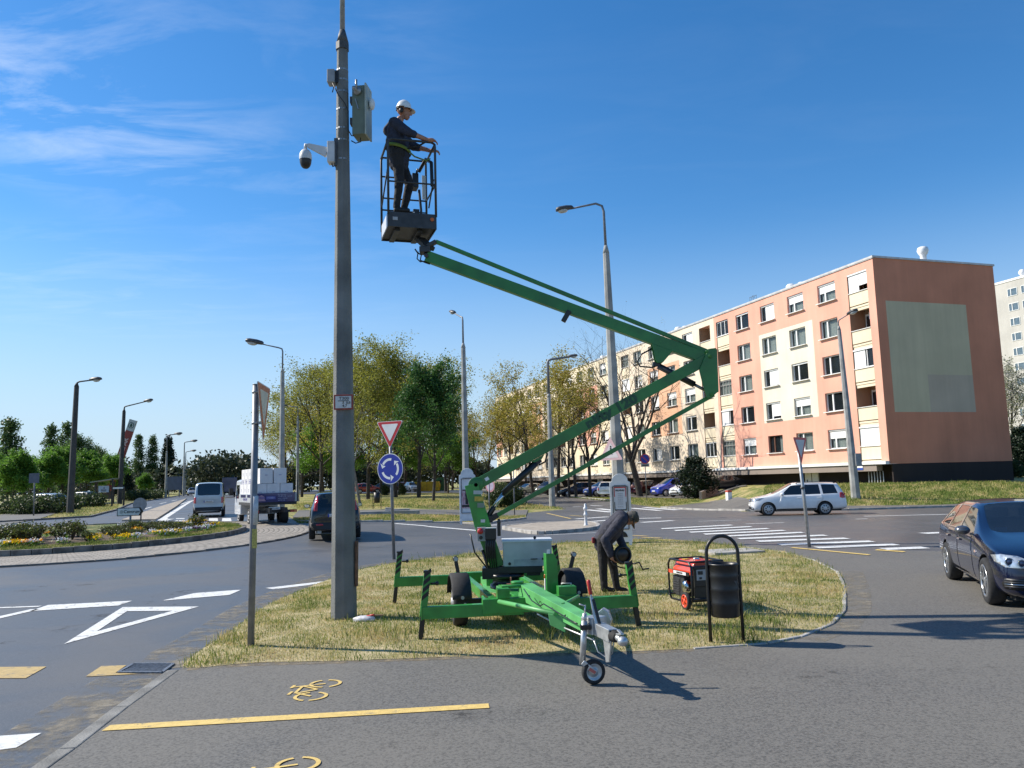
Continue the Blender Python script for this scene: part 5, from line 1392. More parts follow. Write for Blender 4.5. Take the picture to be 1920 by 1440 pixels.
# ------------------------------------------------------------------ vehicles
def paint_mat(name, col, metal=0.25, rough=0.28):
    return mat(name, col, rough, 0.06, 3.0, metal=metal, coat=0.8, obj=True)
M_ARCH = mat('wheel_arch_dark', (0.012, 0.012, 0.012), 0.9)
M_CARGL = glass('car_glass', (0.012, 0.015, 0.018), 0.02, alpha=0.22)
M_CARGLD = glass('dark_car_glass', (0.008, 0.009, 0.011), 0.03)
M_CHROME = mat('chrome', (0.62, 0.63, 0.64), 0.12, 0.05, 9, metal=1.0)
M_RIM = mat('alloy_rim', (0.50, 0.51, 0.52), 0.3, 0.08, 12, metal=0.85)
M_TAIL = mat('tail_light_red', (0.45, 0.015, 0.012), 0.15, 0.1, 9, coat=1.0)
M_AMBER = mat('amber_lens', (0.60, 0.16, 0.02), 0.2, 0.1, 9, coat=1.0)
M_HEADL = mat('headlight_glass', (0.50, 0.53, 0.56), 0.08, 0.25, 18, coat=1.0, metal=0.5)
M_PLATE = mat('number_plate', (0.66, 0.66, 0.65), 0.5, 0.05, 9)

def car_cage(p):
    """stations front to rear; each: x_low, x_belt, x_roof, w_side, w_belt, w_roof, z_bot, z_belt, z_roof"""
    n, t = p['nose'], p['tail']; W = p['W'] / 2; zb = p['clear']; B = p['belt']; H = p['H']
    c, rf, b, cc, d = p['cowl'], p['rf'], p['B'], p['C'], p['D']
    hn, hc = p['hood_n'], p['hood_c']; wr = p['wr']; rr = p['rr']; tb = p['tail_belt']
    bu = p.get('tuck', 1.0)
    S = [
        (n - .03, n - .05, n - .05, W * .62, W * .60, W * .45, zb + .06, hn - .14, hn - .10),
        (n - .14, n - .17, n - .19, W * .90, W * .84, W * .66, zb, hn - .03, hn + .01),
        (n - .50, n - .55, n - .60, W * .985, W * .915, W * .72, zb, (hn * .5 + B * .5) - .02, hn * .55 + hc * .45 + .02),
        (c + .05, c, c + .08, W, W * .935, W * .86, zb, B - .02, hc),
        (c - .25, c - .22, rf, W, W * .94, wr, zb, B, H - .03),
        (b + .05, b + .045, b + .02, W, W * .945, wr + .01, zb, B + .01, H),
        (b - .05, b - .045, b - .04, W, W * .945, wr + .01, zb, B + .01, H),
        (cc + .05, cc + .045, cc + .10, W, W * .94, wr, zb, B + .02, H - .005),
        (cc - .05, cc - .04, cc + .02, W, W * .94, wr, zb, B + .02, H - .01),
        (d, d, d + p.get('dlean', .2), W * .985, W * .92, wr - .02, zb + .02, B + .04, H - .035),
        (t + .26, t + .20, rr, W * .965, W * .89, wr - .05, zb + .04, B + .03, H - .07),
        (t + .06, t + .07, t + p.get('glass_x', .10), W * .93, W * .86, wr - .02, zb + .06, B - .05, tb),
        (t, t + .02, t + .03, W * .90, W * .85, W * .62, zb + .1, B - .3, B - .17),
        (t + .04, t + .05, t + .05, W * .72, W * .7, W * .5, zb + .16, B - .48, B - .42),
    ]
    return S
def car_body(p, paint, glassm, wheels, name='body', parent=None, level=2):
    S = car_cage(p)
    rings = []
    for i, (xl, xb, xr, ws, wb, wr, z0, zb, zr) in enumerate(S):
        cab = 4 <= i <= 10
        if cab: k4b = (xr + (xb - xr) * .14, wr + (wb - wr) * .13 + .012, zr - .07 - (zr - zb) * .06)
        else: k4b = (xb * .6 + xr * .4, wb * .75 + wr * .25, zb + (zr - zb) * .45)
        k5 = (xr, wr * .93, zr - (.035 if cab else (zr - zb) * .25))
        rings.append([(xl, 0, z0), (xl, ws * .86, z0), (xl, ws * .985, z0 + .16), ((xl + xb) / 2, ws, zb - (zb - z0) * .36), (xb, wb + (ws - wb) * .35, zb - .035), (xb, wb, zb), k4b and (k4b[0], k4b[1], k4b[2]), k5, (xr, wr * .52, zr - .006), (xr, 0, zr)])
    nk = len(rings[0]); bm = bmesh.new(); V = {}
    for i, r in enumerate(rings):
        for k, (x, y, z) in enumerate(r):
            V[i, k, 1] = bm.verts.new((x, y, z))
            V[i, k, -1] = V[i, k, 1] if y == 0 else bm.verts.new((x, -y, z))
    glassy = set(p.get('glass_side', [(4, 5), (6, 7), (8, 9)]))
    for i in range(len(rings) - 1):
        for k in range(nk - 1):
            for s_ in (1, -1):
                q = [V[i, k, s_], V[i, k + 1, s_], V[i + 1, k + 1, s_], V[i + 1, k, s_]]
                if s_ < 0: q.reverse()
                f = bm.faces.new(q); f.smooth = True
                if k == 5 and (i, i + 1) in glassy: f.material_index = 1
                if k in (7, 8) and i == 3: f.material_index = 1
                if k in (7, 8) and i == 10: f.material_index = 1
    for i in (0, len(rings) - 1):
        loop = [V[i, k, 1] for k in range(nk)] + [V[i, k, -1] for k in range(nk - 2, 0, -1)]
        f = bm.faces.new(loop if i else loop[::-1]); f.smooth = True
    cr = bm.edges.layers.float.new('crease_edge')
    for i in range(len(rings)):
        for s_ in (1, -1):
            for k in (5, 6, 7):
                if i + 1 < len(rings) and 3 <= i <= 9:
                    e = bm.edges.get((V[i, k, s_], V[i + 1, k, s_]))
                    if e: e[cr] = .75 if k in (5, 6) else .35
            for k in (5,):
                if 4 <= i <= 9:
                    e = bm.edges.get((V[i, k, s_], V[i, k + 1, s_]))
                    if e: e[cr] = .8
        for k in (7, 8):
            for s_ in (1, -1):
                if i in (3, 4, 10, 11):
                    e = bm.edges.get((V[i, k, s_], V[i, k + 1, s_]))
                    if e: e[cr] = .6
    bmesh.ops.recalc_face_normals(bm, faces=bm.faces)
    me = bpy.data.meshes.new(name); bm.to_mesh(me); bm.free()
    for m in (paint, glassm, M_ARCH): me.materials.append(m)
    o = link(name, me)
    sm = o.modifiers.new('s', 'SUBSURF'); sm.levels = level; sm.render_levels = level
    bake(o)
    # wheel wells
    cut = MB()
    for (wx, wy, r) in wheels:
        sgn = 1 if wy > 0 else -1
        cut.cyl((wx, sgn * (p['W'] / 2 - .30), r), (wx, sgn * (p['W'] / 2 + .2), r), r + .05, 28, mi=2)
    co = cut.build('cut', [paint, glassm, M_ARCH])
    bo = o.modifiers.new('b', 'BOOLEAN'); bo.object = co; bo.operation = 'DIFFERENCE'; bo.solver = 'EXACT'
    bake(o)
    bpy.data.objects.remove(co)
    me = o.data
    # split the panes off
    bm = bmesh.new(); bm.from_mesh(me)
    gf = [f for f in bm.faces if f.material_index == 1]
    seen = set(); comps = []
    for f in gf:
        if f in seen: continue
        st = [f]; seen.add(f); c = []
        while st:
            a = st.pop(); c.append(a)
            for e in a.edges:
                for g_ in e.link_faces:
                    if g_.material_index == 1 and g_ not in seen: seen.add(g_); st.append(g_)
        comps.append(c)
    bvh = BVHTree.FromBMesh(bm)
    panes = []
    for c in comps:
        vs = {}; mb = MB(); fl = []
        for f in c:
            ids = []
            for v in f.verts:
                if v not in vs: vs[v] = len(vs)
                ids.append(vs[v])
            fl.append(tuple(ids))
        cen = sum((v.co for v in vs), Vector()) / len(vs); nrm = sum((f.normal for f in c), Vector()).normalized()
        mb.add([v.co + v.normal * -0.004 for v in vs], fl, 0, True)
        nm = 'windscreen' if nrm.x > .35 and abs(cen.y) < .2 else ('rear_window' if nrm.x < -.35 and abs(cen.y) < .2 else 'side_window')
        panes.append((nm, mb))
    bmesh.ops.delete(bm, geom=gf, context='FACES')
    # dark soft interior
    bm.to_mesh(me); bm.free()
    for poly in me.polygons: poly.use_smooth = poly.material_index != 2
    o.parent = parent
    for nm, mb in panes: mb.build(nm, glassm, parent, recalc=False)
    return o, bvh
def patch(bvh, axis, poly, name, m, parent, off=.006, grid=.05, thick=0.006, both=False):
    """a polygon projected onto the bodywork along an axis: 'x+', 'x-', 'y+', 'y-' is the side it lies on"""
    objs = []
    for side in ((axis,) if not both else (axis, axis[0] + ('-' if axis[1] == '+' else '+'))):
        bm = bmesh.new()
        f = bm.faces.new([bm.verts.new((a, b, 0)) for a, b in poly])
        for ax in (0, 1):
            lo = min(p[ax] for p in poly); hi = max(p[ax] for p in poly); k = math.floor(lo / grid) + 1
            while k * grid < hi:
                bmesh.ops.bisect_plane(bm, geom=bm.verts[:] + bm.edges[:] + bm.faces[:], plane_co=(k * grid, 0, 0) if ax == 0 else (0, k * grid, 0), plane_no=(1, 0, 0) if ax == 0 else (0, 1, 0)); k += 1
        sg = 1 if side[1] == '+' else -1
        last = None; ok = 0
        for v in bm.verts:
            a, b = v.co.x, v.co.y
            if side[0] == 'y': org = Vector((a, 4 * sg, b)); d = Vector((0, -sg, 0))
            else: org = Vector((5 * sg, a, b)); d = Vector((-sg, 0, 0))
            h, nrm, _, _ = bvh.ray_cast(org, d)
            if h is not None and abs((h - org).length) < (5.0 if side[0] == 'x' else 4.0):
                if nrm.dot(d) > 0: nrm = -nrm
                v.co = h + nrm * off; last = v.co.copy(); ok += 1
            else:
                v.co = Vector((a, (last.y if last else .8 * sg), b)) if side[0] == 'y' else Vector(((last.x if last else 2 * sg), a, b))
        bmesh.ops.recalc_face_normals(bm, faces=bm.faces)
        # outward
        if sum((f.normal for f in bm.faces), Vector()).dot(Vector((0, sg, 0)) if side[0] == 'y' else Vector((sg, 0, 0))) < 0:
            bmesh.ops.reverse_faces(bm, faces=bm.faces)
        me = bpy.data.meshes.new(name); bm.to_mesh(me); bm.free()
        for q in me.polygons: q.use_smooth = True
        me.materials.append(m)
        o = link(name, me, parent)
        if thick:
            so_ = o.modifiers.new('t', 'SOLIDIFY'); so_.thickness = thick; so_.offset = -1
        objs.append(o)
    return objs if both else objs[0]
def wheel(parent, x, y, r, w, rim=M_RIM, spokes=5, kind='alloy', steer=0.0):
    s_ = 1 if y > 0 else -1
    t = MB(); t.lathe((0, 0, 0), (0, s_, 0), [(r * .62, -w), (r * .9, -w), (r * .985, -w * .86), (r, -w * .6), (r, -w * .35), (r * .985, -w * .1), (r * .92, 0), (r * .74, .004), (r * .68, -.012)], 36)
    o = t.build('wheel', M_RUBBER, parent); o.location = (x, y, r); o.rotation_euler = (0, 0, steer)
    q = MB(); q.lathe((0, 0, 0), (0, s_, 0), [(r * .69, -.012), (r * .69, .0), (r * .64, .002), (r * .61, -.02), (r * .6, -w * .75), (0.001, -w * .75)], 36, mi=1)
    q.lathe((0, 0, 0), (0, s_, 0), [(r * .70, -.012), (r * .70, .003), (r * .635, .004), (r * .62, -.012)], 36)
    R3 = lambda a: Matrix.Rotation(a, 3, 'Y')
    if kind == 'alloy':
        for i in range(spokes):
            for dlt in (-.13, .13):
                a = 2 * math.pi * i / spokes
                p0 = R3(a + dlt * .5) @ Vector((0, 0, r * .1)); p1 = R3(a + dlt) @ Vector((0, 0, r * .65))
                q.beam(p0 + Vector((0, -s_ * .018, 0)), p1 + Vector((0, -s_ * .010, 0)), r * .10, .03, up=(0, 1, 0), w1=r * .075)
        q.lathe((0, 0, 0), (0, s_, 0), [(r * .18, -.05), (r * .18, -.004), (r * .1, .0), (0.001, .002)], 16)
    else:
        q.lathe((0, 0, 0), (0, s_, 0), [(r * .62, -.02), (r * .5, -.012), (r * .2, .004), (0.001, .006)], 30)
        for i in range(spokes):
            a = 2 * math.pi * (i + .5) / spokes
            p0 = R3(a) @ Vector((0, 0, r * .42)); q.box(p0 + Vector((0, -s_ * -.002, 0)), (r * .16, .014, r * .2), M=R3(a).to_3x3(), mi=1)
    q.build('rim', [rim, M_ARCH], o)
    return o
def underbody(p, parent):
    m = MB(); m.box(((p['nose'] + p['tail']) / 2, 0, p['clear'] + .04), (p['nose'] - p['tail'] - .5, p['W'] - .5, .1)); m.build('underbody', M_ARCH, parent)
def seats(p, parent, light=False):
    m = MB()
    for x, ys in ((p['rf'] - .55, (-.36, .36)), (p['rf'] - 1.45, (-.42, 0, .42))):
        for y in ys:
            m.box((x, y, p['belt'] - .12), (.14, .46, .55)); m.box((x - .03, y, p['belt'] + .24), (.1, .26, .16))
    m.box((p['cowl'] - .35, 0, p['belt'] - .08), (.5, p['W'] * .78, .14)); m.build('seats', mat('seat_cloth', (.035, .035, .038), .9), parent, bevel=.04)
BASE = dict(nose=2.1, tail=-2.1, W=1.72, H=1.46, clear=.2, belt=.93, cowl=.85, rf=.1, B=-.25, C=-1.15, D=-1.75, hood_n=.74, hood_c=.99, wr=.56, rr=-1.85, tail_belt=1.0, wb=2.55, front=1.3, r=.31)
def P_(**k):
    d = dict(BASE); d.update(k); return d
def wheels_of(p):
    f = p['front']; b = f - p['wb']; y = p['W'] / 2 - .01
    return [(f, y, p['r']), (f, -y, p['r']), (b, y, p['r']), (b, -y, p['r'])]
def car_root(loc, heading, label, cat='car', name='parked_car', group=None):
    return thing(name, loc, label, cat, math.atan2(heading[1], heading[0]), group)
def mirrors(p, paint, parent, bvh):
    for s_ in (1, -1):
        m = MB(); x = p['cowl'] - .28; y = p['W'] / 2 + .08; z = p['belt'] + .06
        prof = [(-.09, .3, .4), (-.075, .85, .9), (.0, 1, 1), (.06, .8, .75), (.09, .35, .35)]; vs = []; n = 12
        for (dx, a, b) in prof:
            for k in range(n):
                t = 2 * math.pi * k / n; vs.append((x + dx, s_ * y + math.cos(t) * a * .115, z + math.sin(t) * b * .075))
        fs = [(i * n + k, i * n + (k + 1) % n, (i + 1) * n + (k + 1) % n, (i + 1) * n + k) for i in range(4) for k in range(n)] + [tuple(range(n)), tuple(range(4 * n, 5 * n))]
        m.add(vs, fs, 0, True); m.beam((x, s_ * (y - .1), z - .05), (x + .02, s_ * (y - .2), z - .08), .05, .03)
        o = m.build('mirror', paint, parent)
        g_ = MB(); g_.prism([(a * .09 * math.cos(t * .5236), a * .055 * math.sin(t * .5236)) for a in (1,) for t in range(12)], (x - .092, s_ * y, z), (0, 1, 0), (0, 0, 1), .004); g_.build('mirror_glass', M_CHROME, o)

# ---------------- dark blue estate at the right edge
F_ = gnd(1853, 1137); Hd = Vector((-.318, -.948, 0)).normalized(); Lf = Vector((-Hd.y, Hd.x, 0))
p = P_(nose=2.33, tail=-2.57, W=1.86, H=1.455, clear=.15, belt=.955, cowl=.95, rf=.02, B=-.36, C=-1.25, D=-1.95, hood_n=.77, hood_c=1.0, wr=.60, rr=-2.08, tail_belt=1.02, wb=2.97, front=1.485, r=.335, dlean=.3)
org = Vector((F_.x, F_.y, 0)) - Hd * 1.485 + Lf * (.93 - .02) + Vector((0, 0, .034))
t = car_root(org, Hd, 'dark navy blue estate car cut by the right edge, its bright headlight facing the camera', name='estate_car')
NAVY = paint_mat('navy_paint', (0.004, 0.007, 0.030), .2, .2)
body, bv = car_body(p, NAVY, M_CARGL, wheels_of(p), parent=t, level=3)
underbody(p, t); seats(p, t); mirrors(p, mat('mirror_grey', (.12, .125, .14), .25, .1, 5, metal=.6, coat=.6), t, bv)
for (x, y, r) in wheels_of(p): wheel(t, x, y + (.012 if y > 0 else -.012), r, .225, spokes=5)
# doors with handles, chrome sill strip, window surround
for poly in ([(.72, .30), (.72, .60), (.66, .925), (-.34, .945), (-.36, .30)], [(-.385, .30), (-.365, .945), (-1.20, .955), (-1.33, .80), (-1.12, .45), (-1.06, .30)]):
    for o in patch(bv, 'y+', poly, 'door', NAVY, t, .004, .07, .004, True):
        x0 = min(q[0] for q in poly) + .10; sd = 1 if o.data.vertices[0].co.y > 0 else -1
        h, nrm, _, _ = bv.ray_cast(Vector((x0 + .08, 4 * sd, .82)), Vector((0, -sd, 0)))
        m = MB(); m.box(h + Vector((0, sd * .016, 0)), (.2, .03, .03)); m.build('handle', NAVY, o, bevel=.01)
for o in patch(bv, 'y+', [(1.0, .255), (1.0, .28), (-1.1, .28), (-1.1, .255)], 'sill_strip', M_CHROME, t, .006, .1, .004, True): pass
for o in patch(bv, 'y+', [(.62, .963), (.62, .978), (-1.88, 1.0), (-1.88, .985)], 'window_trim', M_CHROME, t, .004, .1, .004, True): pass
for o in patch(bv, 'y+', [(1.02, .70), (1.02, .735), (.86, .735), (.86, .70)], 'side_badge', M_CHROME, t, .004, .1, .004, True): pass
# headlights wrap round the corner: projected from the front
hl = [(.50, .615), (.52, .70), (.62, .745), (.80, .765), (.87, .74), (.86, .66), (.78, .60), (.62, .585)]
for s_ in (1, -1):
    o = patch(bv, 'x+', [(a * s_, b) for a, b in hl], 'headlight', M_HEADL, t, .008, .03, .01)
    for cy_, cz, r_ in ((.60, .66, .055), (.735, .675, .058)):
        h, nrm, _, _ = bv.ray_cast(Vector((5, cy_ * s_, cz)), Vector((-1, 0, 0)))
        if h is None: continue
        q = MB(); q.lathe(h + Vector((.008, 0, 0)), (1, .12 * s_, 0), [(r_, 0), (r_, .018), (r_ * .82, .02), (r_ * .8, .006), (.001, .006)], 20); q.build('lamp_ring', M_CHROME, o)
        q = MB(); q.lathe(h + Vector((.016, 0, 0)), (1, .12 * s_, 0), [(r_ * .74, 0), (r_ * .5, .014), (.001, .018)], 16); q.build('lens', glass('lens_dark', (.02, .03, .07), .02), o)
patch(bv, 'x+', [(-.80, .30), (.80, .30), (.83, .37), (.80, .45), (-.80, .45), (-.83, .37)], 'lower_grille', M_BLACK, t, .006, .06, .008)
for z in (.335, .365, .395, .425): patch(bv, 'x+', [(-.80, z), (.80, z), (.80, z + .012), (-.80, z + .012)], 'grille_bar', M_CHROME if z == .365 else mat('dark_trim', (.06, .06, .065), .4), t, .014, .08, .006)
for s_ in (1, -1):
    o = patch(bv, 'x+', [(.05 * s_, .56), (.30 * s_, .57), (.30 * s_, .73), (.07 * s_, .74)], 'kidney_grille', M_CHROME, t, .008, .05, .01); patch(bv, 'x+', [(.07 * s_, .58), (.28 * s_, .59), (.28 * s_, .71), (.09 * s_, .72)], 'grille_mesh', M_BLACK, o, .014, .05, .01)
patch(bv, 'x+', [(-.26, .46), (.26, .46), (.26, .56), (-.26, .56)], 'number_plate', M_PLATE, t, .02, .1, .01)
m = MB(); h, nrm, _, _ = bv.ray_cast(Vector((.55, -.45, 3)), Vector((0, 0, -1)))
sk = MB(); sk.box((.62, -.46, 1.02), (.012, .16, .06)); sk.build('windscreen_sticker', mat('sticker_blue', (.05, .22, .62), .5), t)

# ---------------- white estate on the right
F_ = gnd(1442, 968); Hd = Vector((-.986, .164, 0)).normalized(); Lf = Vector((-Hd.y, Hd.x, 0))
p = P_(nose=2.16, tail=-2.34, W=1.73, H=1.57, clear=.2, belt=.97, cowl=.95, rf=.12, B=-.32, C=-1.2, D=-1.95, hood_n=.84, hood_c=1.03, wr=.60, rr=-2.02, tail_belt=1.05, wb=2.63, front=1.33, r=.31, dlean=.16)
org = Vector((F_.x, F_.y, 0)) - Hd * 1.33 - Lf * .86
org.z = zg(org.x, org.y) + .02
t = car_root(org, Hd, 'white estate car with roof rails driving left in front of the grass bank', name='estate_car')
WHT = paint_mat('white_paint', (.76, .76, .76), .0, .25)
body, bv = car_body(p, WHT, M_CARGLD, wheels_of(p), parent=t, level=3)
underbody(p, t); mirrors(p, WHT, t, bv)
for (x, y, r) in wheels_of(p): wheel(t, x, y + (.012 if y > 0 else -.012), r, .2, rim=mat('silver_wheel_cover', (.45, .46, .47), .35, .1, 9, metal=.6), spokes=8, kind='cover')
for poly in ([(.80, .30), (.80, .62), (.70, .935), (-.30, .955), (-.32, .30)], [(-.345, .30), (-.325, .955), (-1.16, .97), (-1.26, .80), (-1.0, .45), (-.95, .30)]):
    for o in patch(bv, 'y+', poly, 'door', WHT, t, .004, .07, .004, True):
        x0 = min(q[0] for q in poly) + .1; sd = 1 if o.data.vertices[0].co.y > 0 else -1
        h, nrm, _, _ = bv.ray_cast(Vector((x0 + .08, 4 * sd, .83)), Vector((0, -sd, 0)))
        m = MB(); m.box(h + Vector((0, sd * .016, 0)), (.2, .03, .035)); m.build('handle', WHT, o, bevel=.01)
patch(bv, 'y+', [(.95, .27), (.95, .315), (-.95, .33), (-.95, .27)], 'side_moulding', M_BLACK, t, .008, .1, .006, True)
for s_ in (1, -1):
    o = patch(bv, 'x+', [(a * s_, b) for a, b in ((.42, .69), (.44, .78), (.62, .83), (.80, .86), (.80, .74), (.62, .68))], 'headlight', M_HEADL, t, .008, .04, .008)
    patch(bv, 'x+', [(s_ * (.62 + .07 * math.cos(i * .628)), .40 + .07 * math.sin(i * .628)) for i in range(10)], 'fog_light', M_HEADL, t, .012, .05, .006)
    patch(bv, 'y+' if s_ > 0 else 'y-', [(-2.12, .78), (-2.0, .82), (-2.02, 1.04), (-2.13, 1.06), (-2.26, 1.0), (-2.28, .8)], 'tail_light', M_TAIL, t, .008, .04, .008)
    q = MB(); q.tube([(-.05, s_ * .60, 1.50), (-.12, s_ * .61, 1.56), (-1.75, s_ * .60, 1.555), (-1.85, s_ * .59, 1.49)], .02, 8); q.build('roof_rail', mat('rail_dark', (.05, .05, .055), .4), t)
o = patch(bv, 'x+', [(-.42, .67), (.42, .67), (.42, .80), (-.42, .80)], 'grille', M_BLACK, t, .008, .06, .008)
q = patch(bv, 'x+', [(-.07, .70), (.07, .70), (.07, .78), (-.07, .78)], 'badge', mat('badge_blue', (.12, .18, .42), .3), o, .016, .06, .006)
patch(bv, 'x+', [(-.68, .30), (.68, .30), (.70, .37), (.62, .44), (-.62, .44), (-.70, .37)], 'lower_grille', M_BLACK, t, .008, .06, .008)
patch(bv, 'x+', [(-.26, .46), (.26, .46), (.26, .565), (-.26, .565)], 'number_plate', M_PLATE, t, .02, .1, .008)

# ---------------- black off-roader seen from behind
def rear_details(bv, t, p, tl, plate_z, paint, plate_txt=None, bump_dark=None):
    for s_ in (1, -1):
        patch(bv, 'x-', [(a * s_, b) for a, b in tl], 'tail_light', M_TAIL, t, .012, .05, .01)
    o = patch(bv, 'x-', [(-.26, plate_z), (.26, plate_z), (.26, plate_z + .11), (-.26, plate_z + .11)], 'number_plate', M_PLATE, t, .02, .1, .008)
    if plate_txt:
        h, nrm, _, _ = bv.ray_cast(Vector((-5, 0, plate_z + .055)), Vector((1, 0, 0)))
        put_text(plate_txt, .085, h + Vector((-.03, 0, 0)), (0, -1, 0), (0, 0, 1), M_BLACK, o, bold=.001)
        q = MB(); q.box(h + Vector((-.024, .24, 0)), (.008, .045, .108)); q.build('blue_strip', M_BSIGN, o)
    if bump_dark: patch(bv, 'x-', bump_dark, 'bumper', mat('bumper_black', (.02, .02, .022), .6), t, .02, .08, .02)
    return o
A, B_ = gnd(586, 1017), gnd(671, 1014)
c = (A + B_) / 2; vb = Vector((c.x, c.y, 0)).normalized(); Hd = (Matrix.Rotation(rad(1.5), 3, 'Z') @ vb)
p = P_(nose=2.28, tail=-2.3, W=1.80, H=1.70, clear=.26, belt=1.08, cowl=.95, rf=.25, B=-.25, C=-1.1, D=-1.85, hood_n=.95, hood_c=1.16, wr=.64, rr=-1.98, tail_belt=1.14, wb=2.62, front=1.35, r=.345, dlean=.08, glass_x=.09)
org = Vector((c.x, c.y, 0)) + Hd * 2.0; org.z = zg(org.x, org.y) + .02
t = car_root(org, Hd, 'black off-roader seen from behind, partly hidden by the concrete pole', name='off_roader')
BLK = paint_mat('black_paint', (.012, .012, .016), .2, .22)
body, bv = car_body(p, BLK, M_CARGL, wheels_of(p), parent=t); underbody(p, t); seats(p, t); mirrors(p, M_BLACK, t, bv)
for (x, y, r) in wheels_of(p): wheel(t, x, y + (.012 if y > 0 else -.012), r, .22)
rear_details(bv, t, p, [(.62, 1.02), (.74, 1.02), (.70, 1.35), (.64, 1.55), (.60, 1.55), (.60, 1.3)], .80, BLK, 'LJY-418', [(-.8, .38), (.8, .38), (.82, .62), (-.82, .62)])
for s_ in (1, -1): patch(bv, 'x-', [(s_ * .42, .52), (s_ * .66, .52), (s_ * .66, .58), (s_ * .42, .58)], 'reflector', M_TAIL, t, .03, .06, .01)
q = MB(); q.box((-2.2, .55, .42), (.03, .14, .32)); q.build('mud_flap', mat('mud_flap', (.4, .4, .38), .7), t)

# ---------------- pale blue-grey minibus on the left road
c = gnd(391, 970.5); vb = Vector((c.x, c.y, 0)).normalized(); Hd = Matrix.Rotation(rad(-1.5), 3, 'Z') @ vb
p = P_(nose=2.3, tail=-2.3, W=1.70, H=1.98, clear=.24, belt=1.18, cowl=1.75, rf=1.25, B=.55, C=-.6, D=-1.9, hood_n=.85, hood_c=1.15, wr=.72, rr=-2.12, tail_belt=1.22, wb=2.35, front=1.15, r=.32, dlean=.03, glass_x=.04)
org = Vector((c.x, c.y, 0)) + Hd * 2.1; org.z = zg(org.x, org.y) + .02
t = car_root(org, Hd, 'pale blue grey minibus driving away on the left road', cat='van', name='minibus')
PBG = paint_mat('pale_blue_grey_paint', (.36, .42, .47), .2, .3)
body, bv = car_body(p, PBG, M_CARGLD, wheels_of(p), parent=t); underbody(p, t); mirrors(p, M_BLACK, t, bv)
for (x, y, r) in wheels_of(p): wheel(t, x, y + (.012 if y > 0 else -.012), r, .19)
rear_details(bv, t, p, [(.66, .78), (.79, .78), (.79, 1.12), (.66, 1.12)], .82, PBG, 'HSV-214', [(-.78, .36), (.78, .36), (.80, .56), (-.80, .56)])

# ---------------- flatbed truck loaded with white boxes
c = gnd(521, 987); ph = rad(-29); Hd = Vector((math.sin(ph), math.cos(ph), 0)); org = Vector((c.x, c.y, 0)) + Hd * 1.1; org.z = zg(org.x, org.y) + .02
t = car_root(org, Hd, 'white flatbed truck with purple tailboard stacked with white boxes', cat='truck', name='flatbed_truck')
PURP = paint_mat('purple_paint', (.020, .016, .105), .1, .4); TW = paint_mat('truck_white', (.62, .64, .67), .0, .4)
WX = 2.02
m = MB(); m.box((1.2, 0, .98), (3.3, WX, .12)); m.box((1.3, .35, .70), (5.0, .12, .2)); m.box((1.3, -.35, .70), (5.0, .12, .2)); m.build('chassis_deck', mat('truck_frame', (.03, .03, .032), .7), t)
def board(name, c_, d_, m_): 
    q = MB(); q.box(c_, d_); return q.build(name, m_, t, bevel=.012)
tb = board('tailboard', (-.47, 0, 1.25), (.05, WX, .42), PURP)
for y in (-WX / 2 + .06, WX / 2 - .06): q = MB(); q.box((-.505, y, 1.25), (.02, .1, .40)); q.build('edge_bracket', M_STEEL, tb)
q = MB(); vs = [(-.503, y, z) for y, z in ((.82, 1.10), (.42, 1.10), (.48, 1.2), (.48, 1.3), (.62, 1.38), (.76, 1.3), (.76, 1.2))]; q.add(vs, [tuple(range(7))]); q.build('emblem', mat('emblem_pinkish', (.36, .22, .30), .6), tb, recalc=False)
put_text('ÉPKER', .13, (-.512, .62, 1.24), (0, -1, 0), (0, 0, 1), mat('emblem_text', (.12, .10, .30), .6), tb, bold=.003)
q = MB(); q.box((-.5, .19, 1.24), (.012, .42, .14)); q.build('text_field', mat('text_field_blue', (.10, .10, .34), .6), tb)
put_text('TÜZÉP', .11, (-.51, .19, 1.24), (0, -1, 0), (0, 0, 1), mat('tail_text', (.45, .45, .58), .6), tb)
for z, l, txt in ((1.37, .0, 'Nyíregyháza'), (1.29, 0, 'Tünde u. 10.   42/500'), (1.21, 0, 'www.tuzep.hu'), (1.13, 0, 'építőanyag')): put_text(txt, .075, (-.506, -.12, z), (0, -1, 0), (0, 0, 1), MATS['tail_text'], tb, align='LEFT')
for s_ in (1, -1): 
    sb = board('sideboard', (1.2, s_ * (WX / 2 - .02), 1.24), (3.25, .04, .40), TW)
    if s_ > 0:
        for x in (.1, 1.7): q = MB(); q.box((x, WX / 2 + .004, 1.34), (1.2, .012, .13)); q.build('purple_stripe', PURP, sb)
        put_text('ÉPKER TÜZÉP', .16, (1.2, WX / 2 + .006, 1.18), (-1, 0, 0), (0, 0, 1), MATS['emblem_text'], sb)
for s_ in (1, -1):
    q = MB(); q.box((-.46, s_ * (WX / 2 + .03), 1.72), (.06, .05, 1.35)); q.build('rear_stake', mat('stake_dark', (.045, .042, .035), .7), t)
